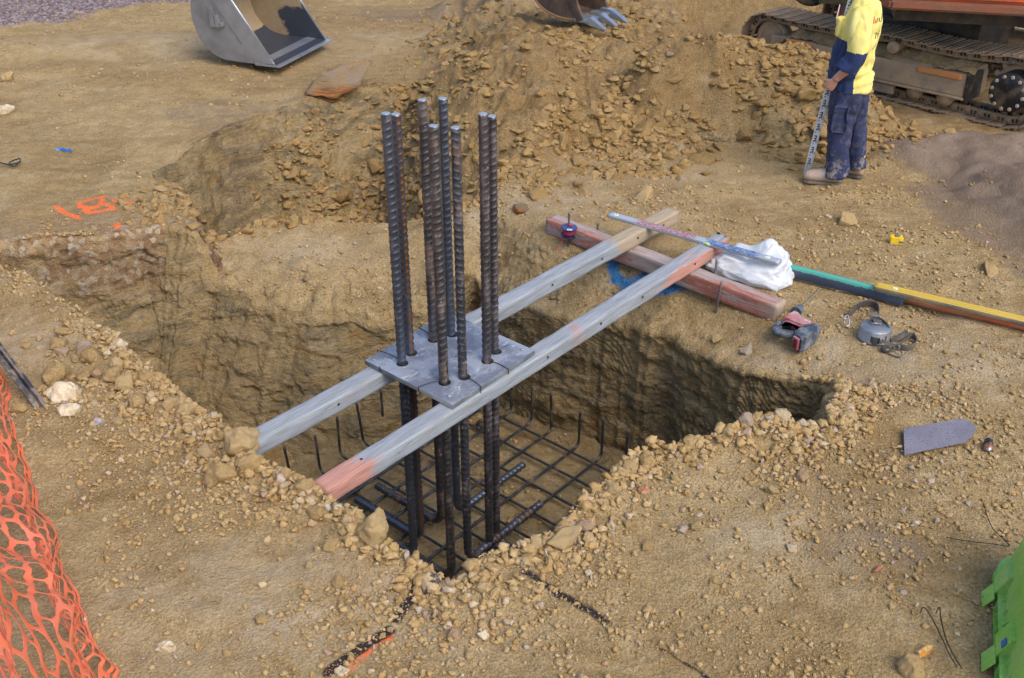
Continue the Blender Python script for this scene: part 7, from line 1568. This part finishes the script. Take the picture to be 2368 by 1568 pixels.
# green plastic tub turned upside down, rim on the ground
def tub():
    M_GRN = worn('green_tub', (0.21, 0.46, 0.06), (0.27, 0.50, 0.10), 0.42, dust=0.25, bump=0.08, dustcol=(0.34, 0.40, 0.16))
    p0 = GG(2294, 1490); yaw = R(-21); zb = max(hz(2.0, 3.1), hz(2.15, 3.4), hz(2.3, 3.0), hz(1.95, 2.8)) + 0.004
    root = empty('green_tub', 'bright green plastic tub upside down in the lower right corner', 'tub', (p0[0], p0[1], zb), yaw)
    X1, Y0, Y1 = 0.58, -0.42, 0.535
    def sect(z, k, r):      # rounded rectangle at height z, drawn in by k
        pts = []
        for cx, cy, a0 in ((X1 - k - r, Y1 - k - r, 0), (k + r, Y1 - k - r, 90), (k + r, Y0 + k + r, 180), (X1 - k - r, Y0 + k + r, 270)):
            for a in np.linspace(0, 90, 11): pts.append((cx + r * math.cos(R(a0 + a)), cy + r * math.sin(R(a0 + a)), z))
        return pts
    rings = [sect(z, k, 0.13) for z, k in ((0.0, 0.034), (0.06, 0.036), (0.12, 0.040), (0.24, 0.056), (0.335, 0.070), (0.352, 0.082), (0.360, 0.10))]
    n = len(rings[0]); V = [p for r_ in rings for p in r_]; F = [[i * n + k, i * n + (k + 1) % n, (i + 1) * n + (k + 1) % n, (i + 1) * n + k] for i in range(len(rings) - 1) for k in range(n)] + [[6 * n + k for k in range(n)]]
    m = MB(); m.add(V, F, True); sh = m.build('shell', M_GRN, root)
    for z0_, k in ((0.002, 0.0), (0.058, 0.006)):
        a = sect(z0_, k, 0.15); b = sect(z0_ + 0.007, k, 0.15); c = sect(z0_ + 0.007, 0.040, 0.125); d = sect(z0_, 0.040, 0.125); V = a + b + c + d
        F = [[q * n + j, q * n + (j + 1) % n, ((q + 1) % 4) * n + (j + 1) % n, ((q + 1) % 4) * n + j] for q in range(4) for j in range(n)]; m = MB(); m.add(V, F, False); m.build('rim_flange', M_GRN, root)
    def web(y, dy=0.004):
        q = [(0.0, 0.006), (0.040, 0.006), (0.046, 0.115), (0.018, 0.064), (0.004, 0.060)]; m = MB(); V = [(x, y, z) for x, z in q] + [(x, y + dy, z) for x, z in q]; k = len(q)
        m.add(V, [list(range(k)), list(range(k, 2 * k))[::-1]] + [[i, i + k, (i + 1) % k + k, (i + 1) % k] for i in range(k)]); return m
    for y in np.arange(-0.26, 0.40, 0.074): web(y).build('rib', M_GRN, root)
    for y in (0.235, -0.135):   # latch seats: two gussets, a bridge and a slanted outer tongue
        for dy in (0.0, 0.105):
            q = [(-0.012, 0.052), (0.045, 0.062), (0.052, 0.165), (0.030, 0.150)]; m = MB(); V = [(x, y + dy, z) for x, z in q] + [(x, y + dy + 0.006, z) for x, z in q]
            m.add(V, [[0, 1, 2, 3], [7, 6, 5, 4], [0, 4, 5, 1], [1, 5, 6, 2], [2, 6, 7, 3], [3, 7, 4, 0]]); m.build('gusset', M_GRN, root)
        m = MB(); m.box((0.016, y + 0.055, 0.108), (0.007, 0.115, 0.105), frame([math.cos(0.38), 0, math.sin(-0.38)], z=[math.sin(0.38), 0, math.cos(0.38)]), bev=0.002); m.box((0.045, y + 0.055, 0.160), (0.04, 0.115, 0.006), bev=0.002); m.build('latch_seat', M_GRN, root)
        m = MB(); m.box((-0.026, y + 0.005, 0.030), (0.007, 0.10, 0.075), frame([math.cos(0.5), 0, math.sin(-0.5)], z=[math.sin(0.5), 0, math.cos(0.5)]), bev=0.002); m.build('latch_tongue', M_GRN, root)
    m = MB(); m.box((0.012, -0.115, 0.118), (0.004, 0.034, 0.03), frame([math.cos(0.38), 0, math.sin(-0.38)], z=[math.sin(0.38), 0, math.cos(0.38)])); m.build('blue_sticker', plain('sticker_blue', (0.02, 0.14, 0.42), 0.4, dust=0.05), root)
    return root
tub()
# ------------------------------------------------------------------ camera, light
cam = bpy.data.cameras.new('camera'); cam.sensor_width = 36.0; cam.lens = FPX / PW * 36.0; cam.clip_start = 0.05; cam.clip_end = 500
co = bpy.data.objects.new('camera', cam); C.objects.link(co); co.location = (0, 0, CAMH); co.rotation_euler = (math.pi / 2 - TILT, 0, 0)
cam.dof.use_dof = True; cam.dof.focus_distance = 6.2; cam.dof.aperture_fstop = 16.0
S = bpy.context.scene; S.camera = co
w = bpy.data.worlds.new('World'); S.world = w; w.use_nodes = True
SUN_EL, SUN_AZ = R(50), R(140)      # azimuth clockwise from +Y
sky = w.node_tree.nodes.new('ShaderNodeTexSky'); sky.sky_type = 'NISHITA'; sky.sun_disc = False
sky.sun_elevation = SUN_EL; sky.sun_rotation = SUN_AZ; sky.air_density = 1.0; sky.dust_density = 2.5; sky.ozone_density = 1.0
bg = w.node_tree.nodes['Background']; bg.inputs['Strength'].default_value = 0.15
w.node_tree.links.new(sky.outputs['Color'], bg.inputs['Color'])
sl = bpy.data.lights.new('sun', 'SUN'); sl.energy = 1.1; sl.angle = R(40); sl.color = (1.0, 0.95, 0.89)
so = bpy.data.objects.new('sun', sl); C.objects.link(so)
sd = Vector((math.sin(SUN_AZ) * math.cos(SUN_EL), math.cos(SUN_AZ) * math.cos(SUN_EL), math.sin(SUN_EL)))
so.rotation_euler = sd.to_track_quat('Z', 'Y').to_euler(); so.location = (4, -3, 12)
S.view_settings.view_transform = 'Standard'; S.view_settings.look = 'None'; S.view_settings.gamma = 1.0; S.view_settings.exposure = 0.84
S.cycles.max_bounces = 6; S.cycles.diffuse_bounces = 4
S.cycles.use_denoising = True
